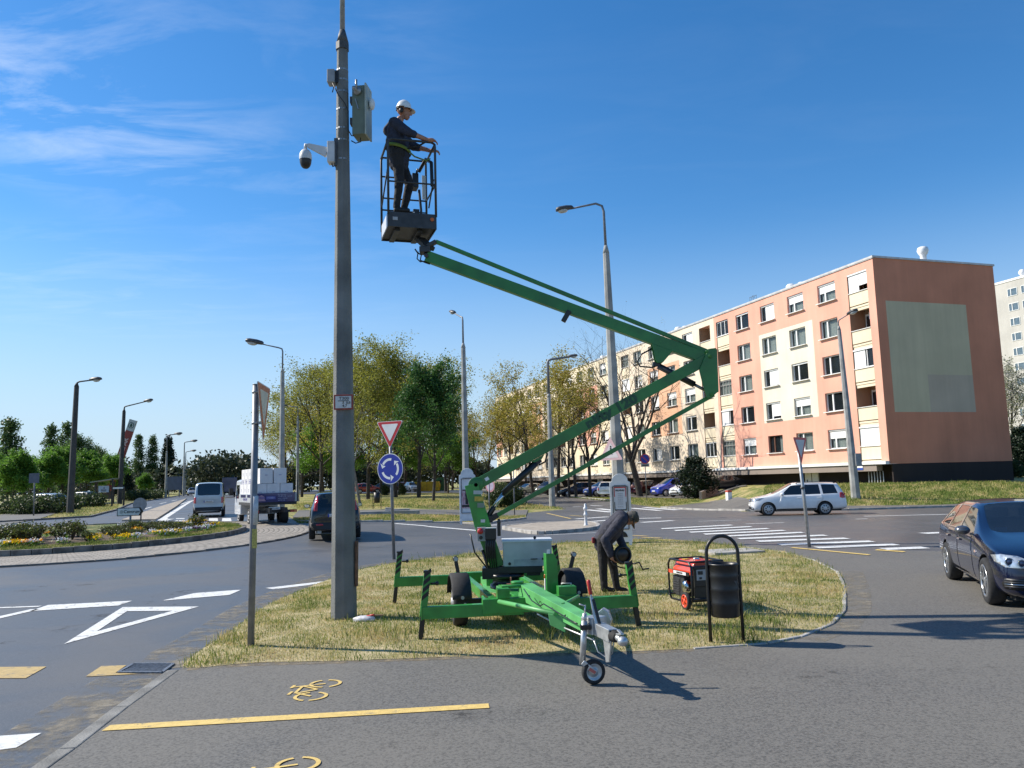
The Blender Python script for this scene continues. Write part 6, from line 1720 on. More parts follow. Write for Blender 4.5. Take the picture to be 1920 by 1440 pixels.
# cab
cabS = [(3.62, 3.60, .95, .86, .42, 1.1), ]
q = MB(); prof = [(2.95, .42), (2.95, 1.15), (2.95, 2.08), (3.25, 2.14), (3.95, 2.10), (4.42, 1.25), (4.50, .95), (4.50, .42)]
q.prism(prof, (0, .92, 0), (1, 0, 0), (0, 0, 1), 1.84); cb_ = q.build('cab', TW, t, bevel=.06)
for s_ in (1, -1):
    q = MB(); q.prism([(3.15, 1.22), (3.15, 1.88), (3.88, 1.88), (4.16, 1.22)], (0, s_ * .925 + (.006 if s_ > 0 else .0), 0), (1, 0, 0), (0, 0, 1), .01); q.build('side_window', M_CARGLD, cb_)
    q = MB(); q.box((4.2, s_ * 1.14, 1.55), (.1, .2, .36)); q.tube([(4.2, s_ * .92, 1.35), (4.2, s_ * 1.12, 1.4)], .02, 6); q.build('mirror', M_BLACK, cb_)
q = MB(); q.beam((3.99, 0, 2.03), (4.43, 0, 1.25), 1.6, .03, up=(1, 0, .5)); q.build('windscreen', M_CARGLD, cb_)
for (x, y, r) in ((3.75, .86, .37), (3.75, -.86, .37), (1.0, .90, .37), (1.0, -.90, .37)):
    wheel(t, x, y, r, .22 if x > 2 else .42, rim=mat('truck_rim', (.42, .42, .42), .5, .1, 9), spokes=6, kind='cover')
q = MB(); q.box((-.42, 0, .62), (.08, 1.9, .12)); bp = q.build('rear_bar', M_BLACK, t)
o = MB(); o.box((-.47, .02, .76), (.02, .52, .12)); o = o.build('number_plate', M_PLATE, t); put_text('HWU-891', .09, (-.482, .02, .76), (0, -1, 0), (0, 0, 1), M_BLACK, o)
for s_ in (1, -1): q = MB(); q.box((-.46, s_ * .86, .62), (.05, .3, .13)); q.build('tail_light', M_TAIL, t); 
q = MB(); q.box((-.49, -.92, .62), (.02, .1, .1)); q.build('lamp_lens', M_AMBER, bp)
# the load: every box a thing of its own
M_BOX = mat('white_carton', (.64, .63, .64), .7, .06, 3)
Mt = Matrix.Translation(org) @ Matrix.Rotation(math.atan2(Hd.y, Hd.x), 4, 'Z')
k = 0
for lay, rows, z in ((0, ((-.0, -.55, 1), (-.0, .05, 2), (-.0, .65, 3), (.75, .65, 4), (1.6, .65, 5), (2.45, .65, 6), (.75, .0, 7), (1.6, 0, 8), (.75, -.6, 9), (1.6, -.6, 10), (2.45, -.2, 11)), 1.045), (1, ((-.0, -.25, 12), (-.0, .38, 13), (.8, .6, 14), (1.65, .6, 15), (2.45, .6, 16), (.8, -.1, 17), (1.6, -.1, 18)), 1.045 + .86)):
    for x, y, i in rows:
        hh = .85 if lay == 0 else .70
        q = MB(); q.box((0, 0, hh / 2), (.80, .58 if x < .5 or lay else .60, hh))
        ob = q.build('carton', M_BOX, bevel=.012); w = Mt @ Vector((x, y, z)); ob.location = w; ob.rotation_euler = (0, 0, math.atan2(Hd.y, Hd.x) + random.uniform(-.02, .02))
        side = 'at the tailboard' if x < .2 else ('along the left sideboard' if y > .5 else 'in the middle of the load')
        tag(ob, 'white carton ' + ('on the upper layer' if lay else 'on the lower layer') + ' of the truck load, ' + side, 'box', 'white cartons stacked on the flatbed truck')
        if x < .2:
            tp = MB(); tp.box((-.405, 0, hh * .55), (.012, .12, .03)); tp.build('printed_mark', mat('carton_print', (.28, .28, .42), .7), ob)
        elif y > .5:
            tp = MB(); yy = .302 if not lay else .292
            for a, b, w_, h_ in ((0, .62, .1, .02), (0, .55, .02, .16), (0, .25, .34, .02), (-.17, .14, .02, .22), (.17, .14, .02, .22), (0, .04, .34, .02), (0, .14, .2, .08)): tp.box((a, yy, b * hh / .85), (w_, .012, h_))
            tp.build('printed_mark', MATS['carton_print'], ob)

# ---------------- parked and distant cars
def small_car(kind, loc, heading, label, col, group='parked cars', name='parked_car', metal=.2, gl=None):
    p = {'hatch': P_(nose=1.95, tail=-1.95, W=1.68, H=1.46, wb=2.45, front=1.22, D=-1.5, rr=-1.62, C=-1.05, B=-.25, cowl=.85, dlean=.12),
         'estate': P_(nose=2.15, tail=-2.25, W=1.72, H=1.48, wb=2.6, front=1.32, D=-1.8, rr=-1.95),
         'mpv': P_(nose=2.1, tail=-2.1, W=1.78, H=1.68, belt=1.02, wb=2.6, front=1.3, cowl=1.1, rf=.35, hood_n=.86, hood_c=1.12, D=-1.65, rr=-1.85, dlean=.1, tail_belt=1.1),
         'saloon': P_(nose=2.2, tail=-2.3, W=1.74, H=1.43, wb=2.65, front=1.38, D=-1.2, C=-1.0, rr=-1.0, B=-.2, glass_x=.62, dlean=.25, tail_belt=1.0)}[kind]
    loc = Vector(loc); t = car_root((loc.x, loc.y, zg(loc.x, loc.y) + .05), heading, label, name=name, group=group)
    pm = paint_mat(name + '_' + kind + '_%d' % len(MATS), col, metal, .3)
    b, bv = car_body(p, pm, gl or M_CARGLD, wheels_of(p), parent=t); underbody(p, t)
    for (x, y, r) in wheels_of(p): wheel(t, x, y + (.01 if y > 0 else -.01), r, .19, spokes=5, kind='cover')
    mirrors(p, pm, t, bv)
    hz_ = p['hood_n']
    for s_ in (1, -1):
        patch(bv, 'x+', [(a * s_, hz_ + b) for a, b in ((.40, -.14), (.46, -.06), (.66, -.02), (.72, -.10), (.64, -.18))], 'headlight', M_HEADL, t, .01, .05, .008)
        patch(bv, 'x-', [(a * s_, p['belt'] + b) for a, b in ((.58, -.30), (.70, -.30), (.70, -.06), (.60, -.04))], 'tail_light', M_TAIL, t, .012, .05, .008)
    patch(bv, 'x+', [(-.36, hz_ - .18), (.36, hz_ - .18), (.34, hz_ - .10), (-.34, hz_ - .10)], 'grille', M_BLACK, t, .01, .06, .008)
    patch(bv, 'x+', [(-.5, .30), (.5, .30), (.46, .42), (-.46, .42)], 'lower_grille', M_BLACK, t, .01, .06, .008)
    patch(bv, 'x+', [(-.26, .45), (.26, .45), (.26, .55), (-.26, .55)], 'number_plate', M_PLATE, t, .02, .1, .008)
    patch(bv, 'x-', [(-.26, .62), (.26, .62), (.26, .73), (-.26, .73)], 'number_plate', M_PLATE, t, .02, .1, .008)
    return t
def park(px, py, Y=None, **k):
    if Y is None: q = gnd(px, py)
    else: q = at(px, 920, Y); q.z = zg(q.x, q.y)
    small_car(k['kind'], q, k['h'], k['label'], k['col'], metal=k.get('metal', .2))
park(1262, 0, 74.5, kind='mpv', h=(-.93, -.36), label='bright blue hatchback parked under the bare tree, nose to the left', col=(.02, .05, .42))
park(1292, 0, 70.0, kind='hatch', h=(-.80, -.60), label='white car half hidden behind the dark evergreen shrub', col=(.66, .68, .72), metal=0)
park(1218, 0, 84.0, kind='estate', h=(.75, .66), label='dark maroon estate car behind the bare tree trunk', col=(.09, .014, .014))
park(1127, 0, 83.0, kind='hatch', h=(-.86, -.5), label='small blue car parked left of the arched advert board', col=(.03, .10, .50))
park(1143, 0, 79.5, kind='hatch', h=(.35, .93), label='white car seen from behind beside the arched advert board', col=(.62, .64, .66), metal=0)
park(1083, 0, 86.0, kind='estate', h=(-.97, -.22), label='black estate car parked between two thin tree trunks', col=(.012, .014, .022))
park(1030, 0, 98.0, kind='mpv', h=(-.6, -.8), label='dark brown van like car behind the lamp post', col=(.06, .05, .045))
park(990, 0, 103.0, kind='hatch', h=(-.8, -.6), label='pale grey green car parked behind the round bush', col=(.34, .38, .34))
park(1350, 0, 71.5, kind='saloon', h=(-.95, -.3), label='dark saloon car behind the low retaining wall', col=(.02, .022, .028))
park(690, 0, 118.0, kind='hatch', h=(.9, .3), label='red car seen through the park trees', col=(.42, .05, .025))
park(716, 0, 121.0, kind='hatch', h=(-.9, .3), label='dark grey car behind a park tree trunk', col=(.03, .032, .036))
park(748, 0, 124.0, kind='estate', h=(-.95, .2), label='dark wine red estate car behind the blue roundabout sign', col=(.11, .02, .025))
park(773, 0, 120.0, kind='hatch', h=(.4, -.9), label='white car beside the yellow recycling container', col=(.62, .62, .63), metal=0)
park(76, 0, 66.0, kind='estate', h=(-.96, .25), label='silver estate car behind the low hedge at the far left', col=(.46, .48, .50), metal=.5)
park(150, 0, 86.0, kind='estate', h=(-.9, .4), label='dark car parked behind the far left lamp post', col=(.025, .027, .032))
q = at(361, 920, 150); small_car('hatch', q, (.32, -.95), 'distant silver car approaching on the left road', (.45, .48, .54), group=None, name='distant_car', metal=.5)
q = at(430, 920, 120); t = car_root((q.x, q.y, zg(q.x, q.y) + .05), (-.36, .93), 'distant dark blue box van ahead of the truck', cat='van', name='box_van')
m = MB(); m.box((-.4, 0, 1.75), (3.6, 2.0, 2.1)); m.build('cargo_box', paint_mat('dark_blue_van', (.02, .03, .11), .1, .4), t, bevel=.04)
m = MB(); m.prism([(1.45, .4), (1.45, 2.1), (2.1, 2.0), (2.6, 1.2), (2.75, .5)], (0, .95, 0), (1, 0, 0), (0, 0, 1), 1.9); m.build('cab', MATS['dark_blue_van'], t, bevel=.05)
m = MB(); m.box((0, 0, .6), (4.6, 1.6, .3)); m.build('underbody', M_ARCH, t)
for (x, y) in ((1.9, .9), (1.9, -.9), (-1.4, .9), (-1.4, -.9)): wheel(t, x, y, .36, .22, kind='cover')
# ------------------------------------------------------------------ the green trailer boom lift
M_GR = mat('lift_green', (0.034, 0.245, 0.038), 0.38, 0.22, 4.5, coat=0.25, rvar=0.1)
M_GRD = mat('lift_green_boom', (0.022, 0.170, 0.028), 0.42, 0.22, 3.0, coat=0.25)
M_GRL = mat('lift_green_pale', (0.10, 0.36, 0.11), 0.45, 0.18, 3.0)
M_ZINC = mat('zinc_plated', (0.50, 0.51, 0.51), 0.38, 0.15, 18, metal=0.7)
M_BOX = mat('steel_box_grey', (0.40, 0.42, 0.41), 0.45, 0.12, 3.5, metal=0.25)
M_CAGE = mat('cage_grey', (0.045, 0.047, 0.05), 0.5, 0.2, 9, metal=0.3)
M_HYD = mat('hydraulic_black', (0.012, 0.012, 0.013), 0.35, 0.2, 12)
M_STRIPE = mat('stripe_black', (0.014, 0.014, 0.014), 0.6)
ISL = 0.095
def gi(px, py): q = gnd(px, py, ISL); return Vector((q.x, q.y, ISL))
FLp, FRp, RLp = gi(788, 1198), gi(1198, 1176), gi(739, 1132)
lat = Vector((FRp.x - FLp.x, FRp.y - FLp.y, 0)); half = lat.length / 2; lat.normalize()
rear = Vector((RLp.x - FLp.x, RLp.y - FLp.y, 0)); rear = rear - lat * rear.dot(lat) * .55; RLn = rear.length; rear.normalize()
CF = (FLp + FRp) / 2; CR = CF + rear * RLn
RRp = RLp + lat * (2 * half) * .985
YB = (CF + rear * RLn * .56).y
lift = thing('boom_lift', (CF.x, CF.y, ISL), 'green trailer mounted boom lift with raised folding arm and grey worker cage', 'boom lift')
LO = lift.location.copy()
def W(v): return Vector(v) - LO
def A(px, py, Y=None): return at(px, py, YB if Y is None else Y) - LO
up = Vector((0, 0, 1))
def piece(name, mb, m, parent=None, bevel=.006): return mb.build(name, m, parent or lift, bevel=bevel)
# outriggers: beam, sleeve, inner leg, crank
def outrigger(foot, side, cen, zbeam):
    top = Vector((foot.x - side * lat.x * .10, foot.y - side * lat.y * .10, .90))
    f = Vector((foot.x, foot.y, ISL - .03))
    b0 = Vector((cen.x, cen.y, zbeam)) - lat * side * -.10; b1 = Vector((foot.x, foot.y, zbeam)) - lat * side * .02
    m = MB(); m.beam(W(b0), W(b1), .11, .15, up=up); m.box(W(b1) , (.012, .13, .17), rz=math.atan2(lat.y, lat.x))
    ob = piece('outrigger_beam', m, M_GR)
    ax = (top - f).normalized(); mid = f + ax * (.30)
    m = MB(); m.beam(W(mid), W(top), .085, .085, up=lat)
    sl = piece('leg_sleeve', m, M_GR)
    m = MB(); m.beam(W(f), W(mid + ax * .1), .062, .062, up=lat); m.box(W(f + Vector((0, 0, .01))), (.075, .075, .03)); piece('leg', m, M_HYD, sl)
    m = MB(); L0 = (top - mid).length         # hazard stripes on the face towards the camera
    e = Vector((lat.x, lat.y, 0)); nrm = Vector((lat.y, -lat.x, 0))
    for i in range(4):
        o = mid + ax * (L0 * (.36 + .17 * i)) + nrm * .0435
        if nrm.y > 0: o = mid + ax * (L0 * (.36 + .17 * i)) - nrm * .0435
        q = [(-.042, 0), (.042, .07), (.042, .13), (-.042, .06)]
        m.add([W(o + e * a + ax * c) for a, c in q], [(0, 1, 2, 3)])
    piece('warning_stripe', m, M_STRIPE, sl, 0)
    m = MB(); m.box(W(top + ax * .012), (.095, .095, .025)); h = top - ax * .14 - lat * side * .05
    m.cyl(W(h), W(h - lat * side * .07), .012, 8); m.ball(W(h - lat * side * .085), .028, 8); piece('crank_knob', m, M_HYD, sl, 0)
    return ob
for ft, sd, c, z in ((FLp, -1, CF, .41), (FRp, 1, CF, .43), (RLp, -1, CR, .44), (RRp, 1, CR, .44)): outrigger(ft, sd, c, z)
# crank handle on the near right leg
tp_ = FRp + Vector((-.06, 0, .80)); m = MB(); m.tube([W(tp_), W(tp_ + Vector((.10, -.02, .02))), W(tp_ + Vector((.14, -.02, -.07))), W(tp_ + Vector((.22, -.02, -.06)))], .011, 6); piece('crank_handle', m, M_HYD, None, 0)
# chassis
m = MB()
m.beam(W(CR + up * .345), W(CF + up * .345), .30, .16)
for s_ in (-1, 1): m.beam(W(CR + lat * s_ * .42 + up * .34 - rear * .05), W(CF + lat * s_ * .42 + up * .34 + rear * .05), .09, .13)
m.beam(W(CF + lat * -.62 + up * .36), W(CF + lat * .62 + up * .36), .16, .18); m.beam(W(CR + lat * -.6 + up * .36), W(CR + lat * .6 + up * .36), .16, .18)
piece('chassis_frame', m, M_GR)
TT = CF + rear * RLn * .56
m = MB(); m.prism([(-.55, -.28), (.28, -.36), (.55, -.2), (.55, .2), (.28, .36), (-.55, .28)], W(TT + up * .34), -rear, lat, .012); m.beam(W(TT + up * .375 + rear * .9), W(TT + up * .375 + rear * .3), .5, .10, h1=.16); m.beam(W(TT + up * .38 - rear * .35), W(TT + up * .37 - rear * 1.2), .42, .10); piece('deck_plate', m, M_GRL)
m = MB(); m.lathe(W(TT + up * .34), (0, 0, 1), [(.24, 0), (.24, .07), (.20, .08), (.20, .16), (.27, .17), (.27, .22), (0.001, .22)], 28); piece('slewing_ring', m, M_HYD, None, 0)
m = MB(); m.box(W(TT + up * .42 - rear * .42 + lat * -.02), (.1, .12, .07)); m.tube([W(TT + up * .44 - rear * .42), W(TT + up * .54 - rear * .42), W(TT + up * .54 - rear * .38), W(TT + up * .45 - rear * .37)], .01, 6); piece('shackle', m, mat('rusty_iron', (.13, .06, .035)), None, 0)
# wheels with black mudguards
for s_, (px, py) in ((-1, (862, 1172)), (1, (1061, 1150))):
    if s_ < 0: wc = gi(px, py) + up * .31
    else: wc = wcL + lat * 1.56
    if s_ < 0: wcL = wc.copy()
    ang = math.atan2(-rear.y, -rear.x)
    r = .315; w = .19; sy = -1 if s_ < 0 else 1
    outd = lat * s_; inn = wc - outd * .0
    t_ = MB(); prof = [(r * .62, -w), (r * .9, -w), (r * .985, -w * .86), (r, -w * .6), (r, -w * .35), (r * .985, -w * .1), (r * .92, 0), (r * .74, .004), (r * .66, -.012)]
    t_.lathe(W(wc + outd * .09), outd, prof, 36); tw = piece('wheel', t_, M_RUBBER, None, 0)
    q = MB(); q.lathe(W(wc + outd * .09), outd, [(r * .68, -.012), (r * .67, .0), (r * .60, -.03), (r * .42, -.04), (r * .35, -.02), (r * .2, -.015), (r * .18, .02), (.001, .025)], 30); piece('rim', q, mat('trailer_rim', (.42, .43, .44), .5, .15, 9, metal=.3), tw, 0)
    g_ = MB(); vs = []; fs = []; n = 16
    for i in range(n + 1):
        a = rad(12 + 156 * i / n)
        for k, (rr, ww) in enumerate(((r + .045, -.13), (r + .07, -.11), (r + .07, .11), (r + .045, .13), (r + .035, .13), (r + .055, .10), (r + .055, -.10), (r + .035, -.13))):
            vs.append(W(wc + outd * 0.0) + rear * -1 * (rr * math.cos(a)) + up * (rr * math.sin(a)) + lat * ww)
    for i in range(n):
        for k in range(8): fs.append((i * 8 + k, i * 8 + (k + 1) % 8, (i + 1) * 8 + (k + 1) % 8, (i + 1) * 8 + k))
    fs += [tuple(range(8)), tuple(range(n * 8, n * 8 + 8))]
    g_.add(vs, fs, 0, True); mg = piece('mudguard', g_, M_RUBBER, None, 0)
    g_ = MB(); base = W(wc + up * .36 + rear * .05); g_.beam(base, base + up * .17 + lat * (-.03 if s_ < 0 else .05), .035, .05); hd = base + up * .205 + lat * (-.035 if s_ < 0 else .055); g_.cyl(hd + rear * .03, hd - rear * .04, .036, 14); la = piece('marker_lamp', g_, M_HYD, mg, 0)
    g_ = MB(); g_.cyl(hd - rear * .04, hd - rear * .046, .028, 14); piece('lens', g_, mat('marker_lens', (.4, .4, .4), .2), la, 0)
    g_ = MB(); g_.box(W(wc + up * .02 - rear * .395 + lat * .03), (.03, .004, .03)); g_.cyl(W(wc + up * .10 - rear * .385), W(wc + up * .10 - rear * .392), .022, 12); piece('reflector', g_, mat('reflector_grey', (.35, .35, .34), .3), mg, 0)
m = MB(); m.beam(W(wcL), W(wcL + lat * 1.56), .07, .07); piece('axle', m, M_HYD)
# drawbar, side stays, brake rod
d0, d1 = A(985, 1108, CF.y + .25), A(1118, 1178, 8.15)
m = MB(); m.beam(d0, d1, .19, .20, up=up, h1=.13, w1=.15); 
for t_ in (.2, .38, .56, .74): 
    q = d0.lerp(d1, t_) + Vector((-.095, -.04, .02)); m.ball(q, .012, 6, mi=1)
db = mb_ = m.build('drawbar', [M_GRL, M_HYD], lift, bevel=.008)
m = MB(); m.lathe(A(970, 1094, CF.y + .25), (0, 0, 1), [(.07, -.04), (.07, 0), (.085, .0), (.085, .03), (0.001, .035)], 16); piece('pivot_cap', m, M_GR)
m = MB(); m.tube([A(936, 1128, CF.y - .18), A(1043, 1151, 8.95)], .028, 10); m.tube([A(1085, 1118, CF.y - .05), A(1055, 1134, 9.15)], .022, 10); piece('stay_tube', m, M_GRL, None, 0)
m = MB(); m.prism([(0, 0), (.22, .02), (.20, -.15), (.02, -.12)], A(1028, 1150, 9.0), (1, -.45, -.25), (0, 0, 1), .012); piece('gusset', m, M_GRL)
m = MB(); m.box(A(943, 1112, CF.y - .08), (.16, .14, .12), rz=.15); piece('hinge_box', m, M_GR)
m = MB(); m.tube([A(905, 1119, CF.y + .1), A(912, 1126, CF.y - .05), A(935, 1128, CF.y - .1)], .02, 8); m.tube([A(940, 1100, CF.y), A(1005, 1098, CF.y + .2)], .022, 8); piece('handle_tube', m, M_GR, None, 0)
m = MB(); m.tube([A(1008, 1152, 9.6), A(1060, 1178, 8.9), A(1115, 1201, 8.2)], .010, 6); piece('brake_rod', m, M_ZINC, db, 0)
m = MB(); pts = [A(985, 1108, 10.2) + Vector((0, -.1, .03)), A(1000, 1127, 9.75), A(1015, 1137, 9.5), A(1022, 1133, 9.35), A(1050, 1150, 8.95), A(1075, 1165, 8.6), A(1085, 1170, 8.4)]; m.tube([p_ + Vector((-.02, -.1, .02)) for p_ in pts], .007, 6); piece('cable', m, M_HYD, db, 0)
# coupling: zinc body, bellows, ball head, handbrake, jockey wheel
c0, c1 = A(1108, 1172, 8.22), A(1150, 1192, 7.78)
m = MB(); m.beam(c0, c1, .10, .12, up=up); m.box(c0.lerp(c1, .15) + up * .02, (.16, .2, .16), rz=-.9); m.prism([(0, 0), (.20, -.02), (.15, -.22), (.08, -.24), (.05, -.06)], c0.lerp(c1, .5) + Vector((0, -.05, -.03)), (c1 - c0), up, .02); cp = piece('coupling_body', m, M_ZINC)
ad_ = (c1 - c0).normalized(); m = MB(); m.lathe(c1 - ad_ * .01, ad_, [(.052, 0), (.058, .012), (.048, .024), (.056, .036), (.046, .048), (.053, .06), (.042, .072), (.046, .084), (.035, .09)], 16); piece('bellows', m, M_RUBBER, cp, 0)
m = MB(); e = c1 + ad_ * .08; m.cyl(e - ad_ * .03, e + ad_ * .06, .03, 12); m.ball(e + ad_ * .10 + up * -.01, (.05, .05, .045), 14); m.beam(e + up * .03, e + ad_ * .10 + up * .055, .035, .02); m.beam(e + ad_ * .1 + up * .05, e + ad_ * .02 + up * .075, .03, .014); piece('coupling_head', m, M_ZINC, cp, .003)
hb0, hb1 = A(1122, 1192, 8.0), A(1104, 1094, 8.1)
m = MB(); m.beam(hb0, hb0.lerp(hb1, .74), .022, .034, up=lat, w1=.014); m.beam(hb0.lerp(hb1, .74), hb0.lerp(hb1, .80), .014, .02, up=lat); hb = piece('handbrake_lever', m, M_ZINC)
m = MB(); m.beam(hb0 + Vector((.035, -.01, .03)), hb0.lerp(hb1, .70) + Vector((.014, -.01, 0)), .012, .03, up=lat); piece('gas_strut', m, M_HYD, hb)
m = MB(); m.lathe(hb0.lerp(hb1, .78), hb1 - hb0, [(.015, 0), (.02, .01), (.019, .09), (.022, .13), (.014, .145), (.001, .147)], 12); piece('red_grip', m, mat('red_grip', (.42, .025, .02), .4), hb, 0)
j0, j1 = A(1096, 1160, 8.06), A(1092, 1246, 8.06)
m = MB(); m.cyl(j1, j0.lerp(j1, .05), .030, 14); m.cyl(j0.lerp(j1, .1), j0 - (j1 - j0) * .12, .022, 12); m.cyl(j0 - (j1 - j0) * .1, j0 - (j1 - j0) * .3, .008, 8); m.tube([j0 - (j1 - j0) * .28, j0 - (j1 - j0) * .3 + Vector((-.06, .0, .01))], .008, 6); jt = piece('jockey_post', m, M_ZINC, None, 0)
m = MB(); m.beam(j0.lerp(j1, .18) + Vector((-.04, 0, 0)), j0.lerp(j1, .18) + Vector((.06, 0, 0)), .09, .045); piece('clamp', m, M_HYD, jt)
jw = gi(1113, 1271); jw.z = 0.035 + .118; jc = W(jw); jd = Vector((.28, -.96, 0)).normalized()
m = MB(); m.lathe(jc - jd * .03, jd, [(.07, -.002), (.105, .0), (.117, .012), (.118, .03), (.117, .048), (.105, .06), (.082, .062), (.078, .055)], 30); w_ = piece('jockey_wheel', m, M_RUBBER, jt, 0)
m = MB(); m.lathe(jc - jd * .03, jd, [(.083, .0), (.083, .058), (.074, .058), (.06, .045), (.035, .045), (.03, .062), (.012, .066), (.001, .066)], 24); piece('rim', m, mat('jockey_rim', (.42, .45, .47), .35, .1, 9, metal=.5), jt, 0)
m = MB(); m.beam(j1 + Vector((.0, -.04, .03)), jc + jd * .045, .012, .05, up=up); m.beam(j1 + Vector((.0, .0, .03)), jc - jd * .045, .012, .05, up=up); piece('fork', m, M_ZINC, jt)
m = MB(); m.beam(j1.lerp(jc, .45) + jd * .056, jc + jd * .054, .004, .028, up=up); piece('red_label', m, mat('red_label', (.45, .12, .10), .5), jt, 0)
m = MB(); cw = A(1133, 1153, 8.6); m.prism([(-.09, -.07), (.07, -.09), (.09, -.02), (.06, .06), (.0, .08), (-.05, .03)], cw, (.9, -.3, -.2), up, .09); ch = piece('wheel_chock', m, M_ZINC)
m = MB(); m.tube([A(1112, 1196, 8.0), A(1121, 1222, 7.95), A(1138, 1234, 7.9), A(1148, 1225, 7.85), A(1151, 1200, 7.8)], .006, 5); m.tube([A(1130, 1180, 7.9), A(1136, 1215, 7.88), A(1142, 1225, 7.86)], .006, 5); piece('safety_cable', m, M_ZINC, cp, 0)
# upright support with reflector, lamp box
u0, u1 = A(1036, 1113, CF.y + .35), A(1034, 1037, CF.y + .35)
m = MB(); hU = (u1 - u0).length; m.prism([(-.075, 0), (.075, 0), (.075, hU - .10), (.03, hU), (-.075, hU)], u0 + Vector((0, -.05, 0)), lat, up, .012); m.prism([(0, 0), (.15, 0), (.15, hU), (0, hU)], u0 - lat * .075 + Vector((0, -.05, 0)), rear, up, .012); us = piece('boom_rest', m, M_GR)
m = MB(); z = u0 - lat * .085 + up * hU * .42 + rear * .05; m.cyl(z, z - lat * .008 , .03, 14); piece('orange_reflector', m, M_AMBER, us, 0)
m = MB(); m.box(u0 - lat * .092 + up * hU * .22 + rear * .02, (.008, .05, .16), rz=math.atan2(lat.y, lat.x)); m.box(u0 - lat * .05 + up * (hU + .02) - rear * .05, (.04, .01, .06)); piece('white_strip', m, M_WSIGN, us, 0)
m = MB(); m.box(A(1062, 1108, CF.y + .1), (.23, .16, .13), rz=.15); lb = piece('lamp_box', m, M_GR)
m = MB(); q = A(1062, 1098, CF.y + .1); m.tube([q + Vector((-.06, 0, 0)), q + Vector((-.06, 0, .03)), q + Vector((.06, 0, .03)), q + Vector((.06, 0, 0))], .008, 6); piece('handle', m, M_ZINC, lb, 0)
# power pack box on its tray
bq = A(988, 1036); m = MB(); m.box(bq + Vector((0, .05, 0)), (.72, .44, .36), rz=.02); bx_ = piece('equipment_box', m, M_BOX, None, .012)
m = MB(); m.box(bq + Vector((0, .05, .185)), (.745, .47, .03), rz=.02); m.ball(bq + Vector((.12, -.12, .225)), .025, 8, mi=1); m.cyl(bq + Vector((.12, -.12, .19)), bq + Vector((.12, -.12, .22)), .012, 8, mi=1); ld = m.build('lid', [mat('box_lid_white', (.62, .63, .64), .4, .08, 5), M_HYD], bx_, bevel=.006)
m = MB(); m.box(bq + Vector((0, -.172, -.13)), (.66, .004, .10)); piece('grime', m, mat('grimy_paint', (.24, .25, .24), .7, .5, 7, col2=(.38, .40, .39)), bx_, 0); 
m = MB(); m.cyl(bq + Vector((-.26, -.165, -.14)), bq + Vector((-.26, -.182, -.14)), .022, 12); m.box(bq + Vector((.10, -.175, -.08)), (.10, .02, .012)); m.box(bq + Vector((.23, -.175, -.08)), (.03, .02, .03)); piece('latch', m, M_HYD, bx_, 0)
m = MB(); m.box(A(975, 1066), (.66, .36, .10)); m.box(A(1000, 1068), (.20, .30, .14)); m.box(A(930, 1073), (.40, .34, .16)); piece('tray', m, M_HYD)
# riser column (slightly bent), hoses, control boxes
r0, r1, r2 = A(933, 1062), A(905, 985), A(884, 908)
m = MB(); m.beam(r0, r1, .20, .20, up=(1, 0, .3), h1=.235); m.beam(r1, r2, .20, .235, up=(1, 0, .3), h1=.20); rc = piece('riser_column', m, M_GR)
m = MB(); q = A(902, 1020); m.box(A(921, 1018) + Vector((0, -.17, 0)), (.13, .10, .42)); m.tube([A(905, 1030) + Vector((0, -.12, 0)), A(915, 1060) + Vector((0, -.14, 0)), A(935, 1078) + Vector((0, -.1, 0)), A(950, 1070)], .022, 8); m.tube([A(890, 1000) + Vector((-.06, -.1, 0)), A(897, 1035) + Vector((-.05, -.1, 0)), A(915, 1065) + Vector((0, -.12, 0))], .012, 6)
for i in range(5): m.tube([A(914 + 4 * i, 995) + Vector((0, -.23, 0)), A(912 + 4 * i, 1025) + Vector((0, -.245, 0)), A(916 + 4 * i, 1062) + Vector((0, -.2, 0))], .011, 6)
piece('hose_bundle', m, M_HYD, rc, 0)
m = MB(); m.box(A(904, 1000) + Vector((0, -.16, 0)), (.13, .14, .20)); cb_ = piece('control_box', m, mat('control_grey', (.30, .31, .32), .5, .1, 9), rc)
m = MB(); p_ = A(902, 994) + Vector((0, -.235, 0)); m.lathe(p_, (0, -1, 0), [(.036, 0), (.036, .025), (.045, .03), (.04, .05), (.001, .055)], 16); piece('stop_button', m, M_RSIGN, cb_, 0)
m = MB(); m.cyl(A(903, 1006) + Vector((0, -.235, 0)), A(903, 1006) + Vector((0, -.25, 0)), .028, 12); piece('key_switch', m, M_HYD, cb_, 0)
m = MB(); m.box(A(921, 1000) + Vector((0, -.2, .01)), (.16, .12, .17)); pb_ = piece('valve_box', m, M_HYD, rc)
m = MB(); m.box(A(921, 989.5) + Vector((0, -.2, .01)), (.165, .125, .01)); piece('white_rim', m, M_WSIGN, pb_, 0)
m = MB(); m.box(A(936, 992) + Vector((0, -.16, 0)), (.05, .08, .18)); m.ball(A(936, 981) + Vector((0, -.16, .02)), (.028, .04, .06), 8); piece('lever_cover', m, M_HYD, rc)
# plates and stickers on the riser
def tilt_plate(px, py, w, h, m, name, dy=-.118):
    q = MB(); q.box(A(px, py) + Vector((0, dy, 0)), (w, .008, h), M=Matrix.Rotation(.03, 3, 'Y')); return piece(name, q, m, rc, 0)
tilt_plate(897, 923, .135, .055, mat('label_grey', (.50, .52, .50), .5), 'data_plate'); tilt_plate(899, 935, .135, .07, mat('label_yellow', (.52, .36, .05), .5, .2, 30), 'warning_label'); tilt_plate(902, 947, .10, .07, mat('label_green_grey', (.22, .26, .20), .5), 'data_plate'); tilt_plate(906, 976, .065, .045, MATS['label_grey'], 'data_plate')
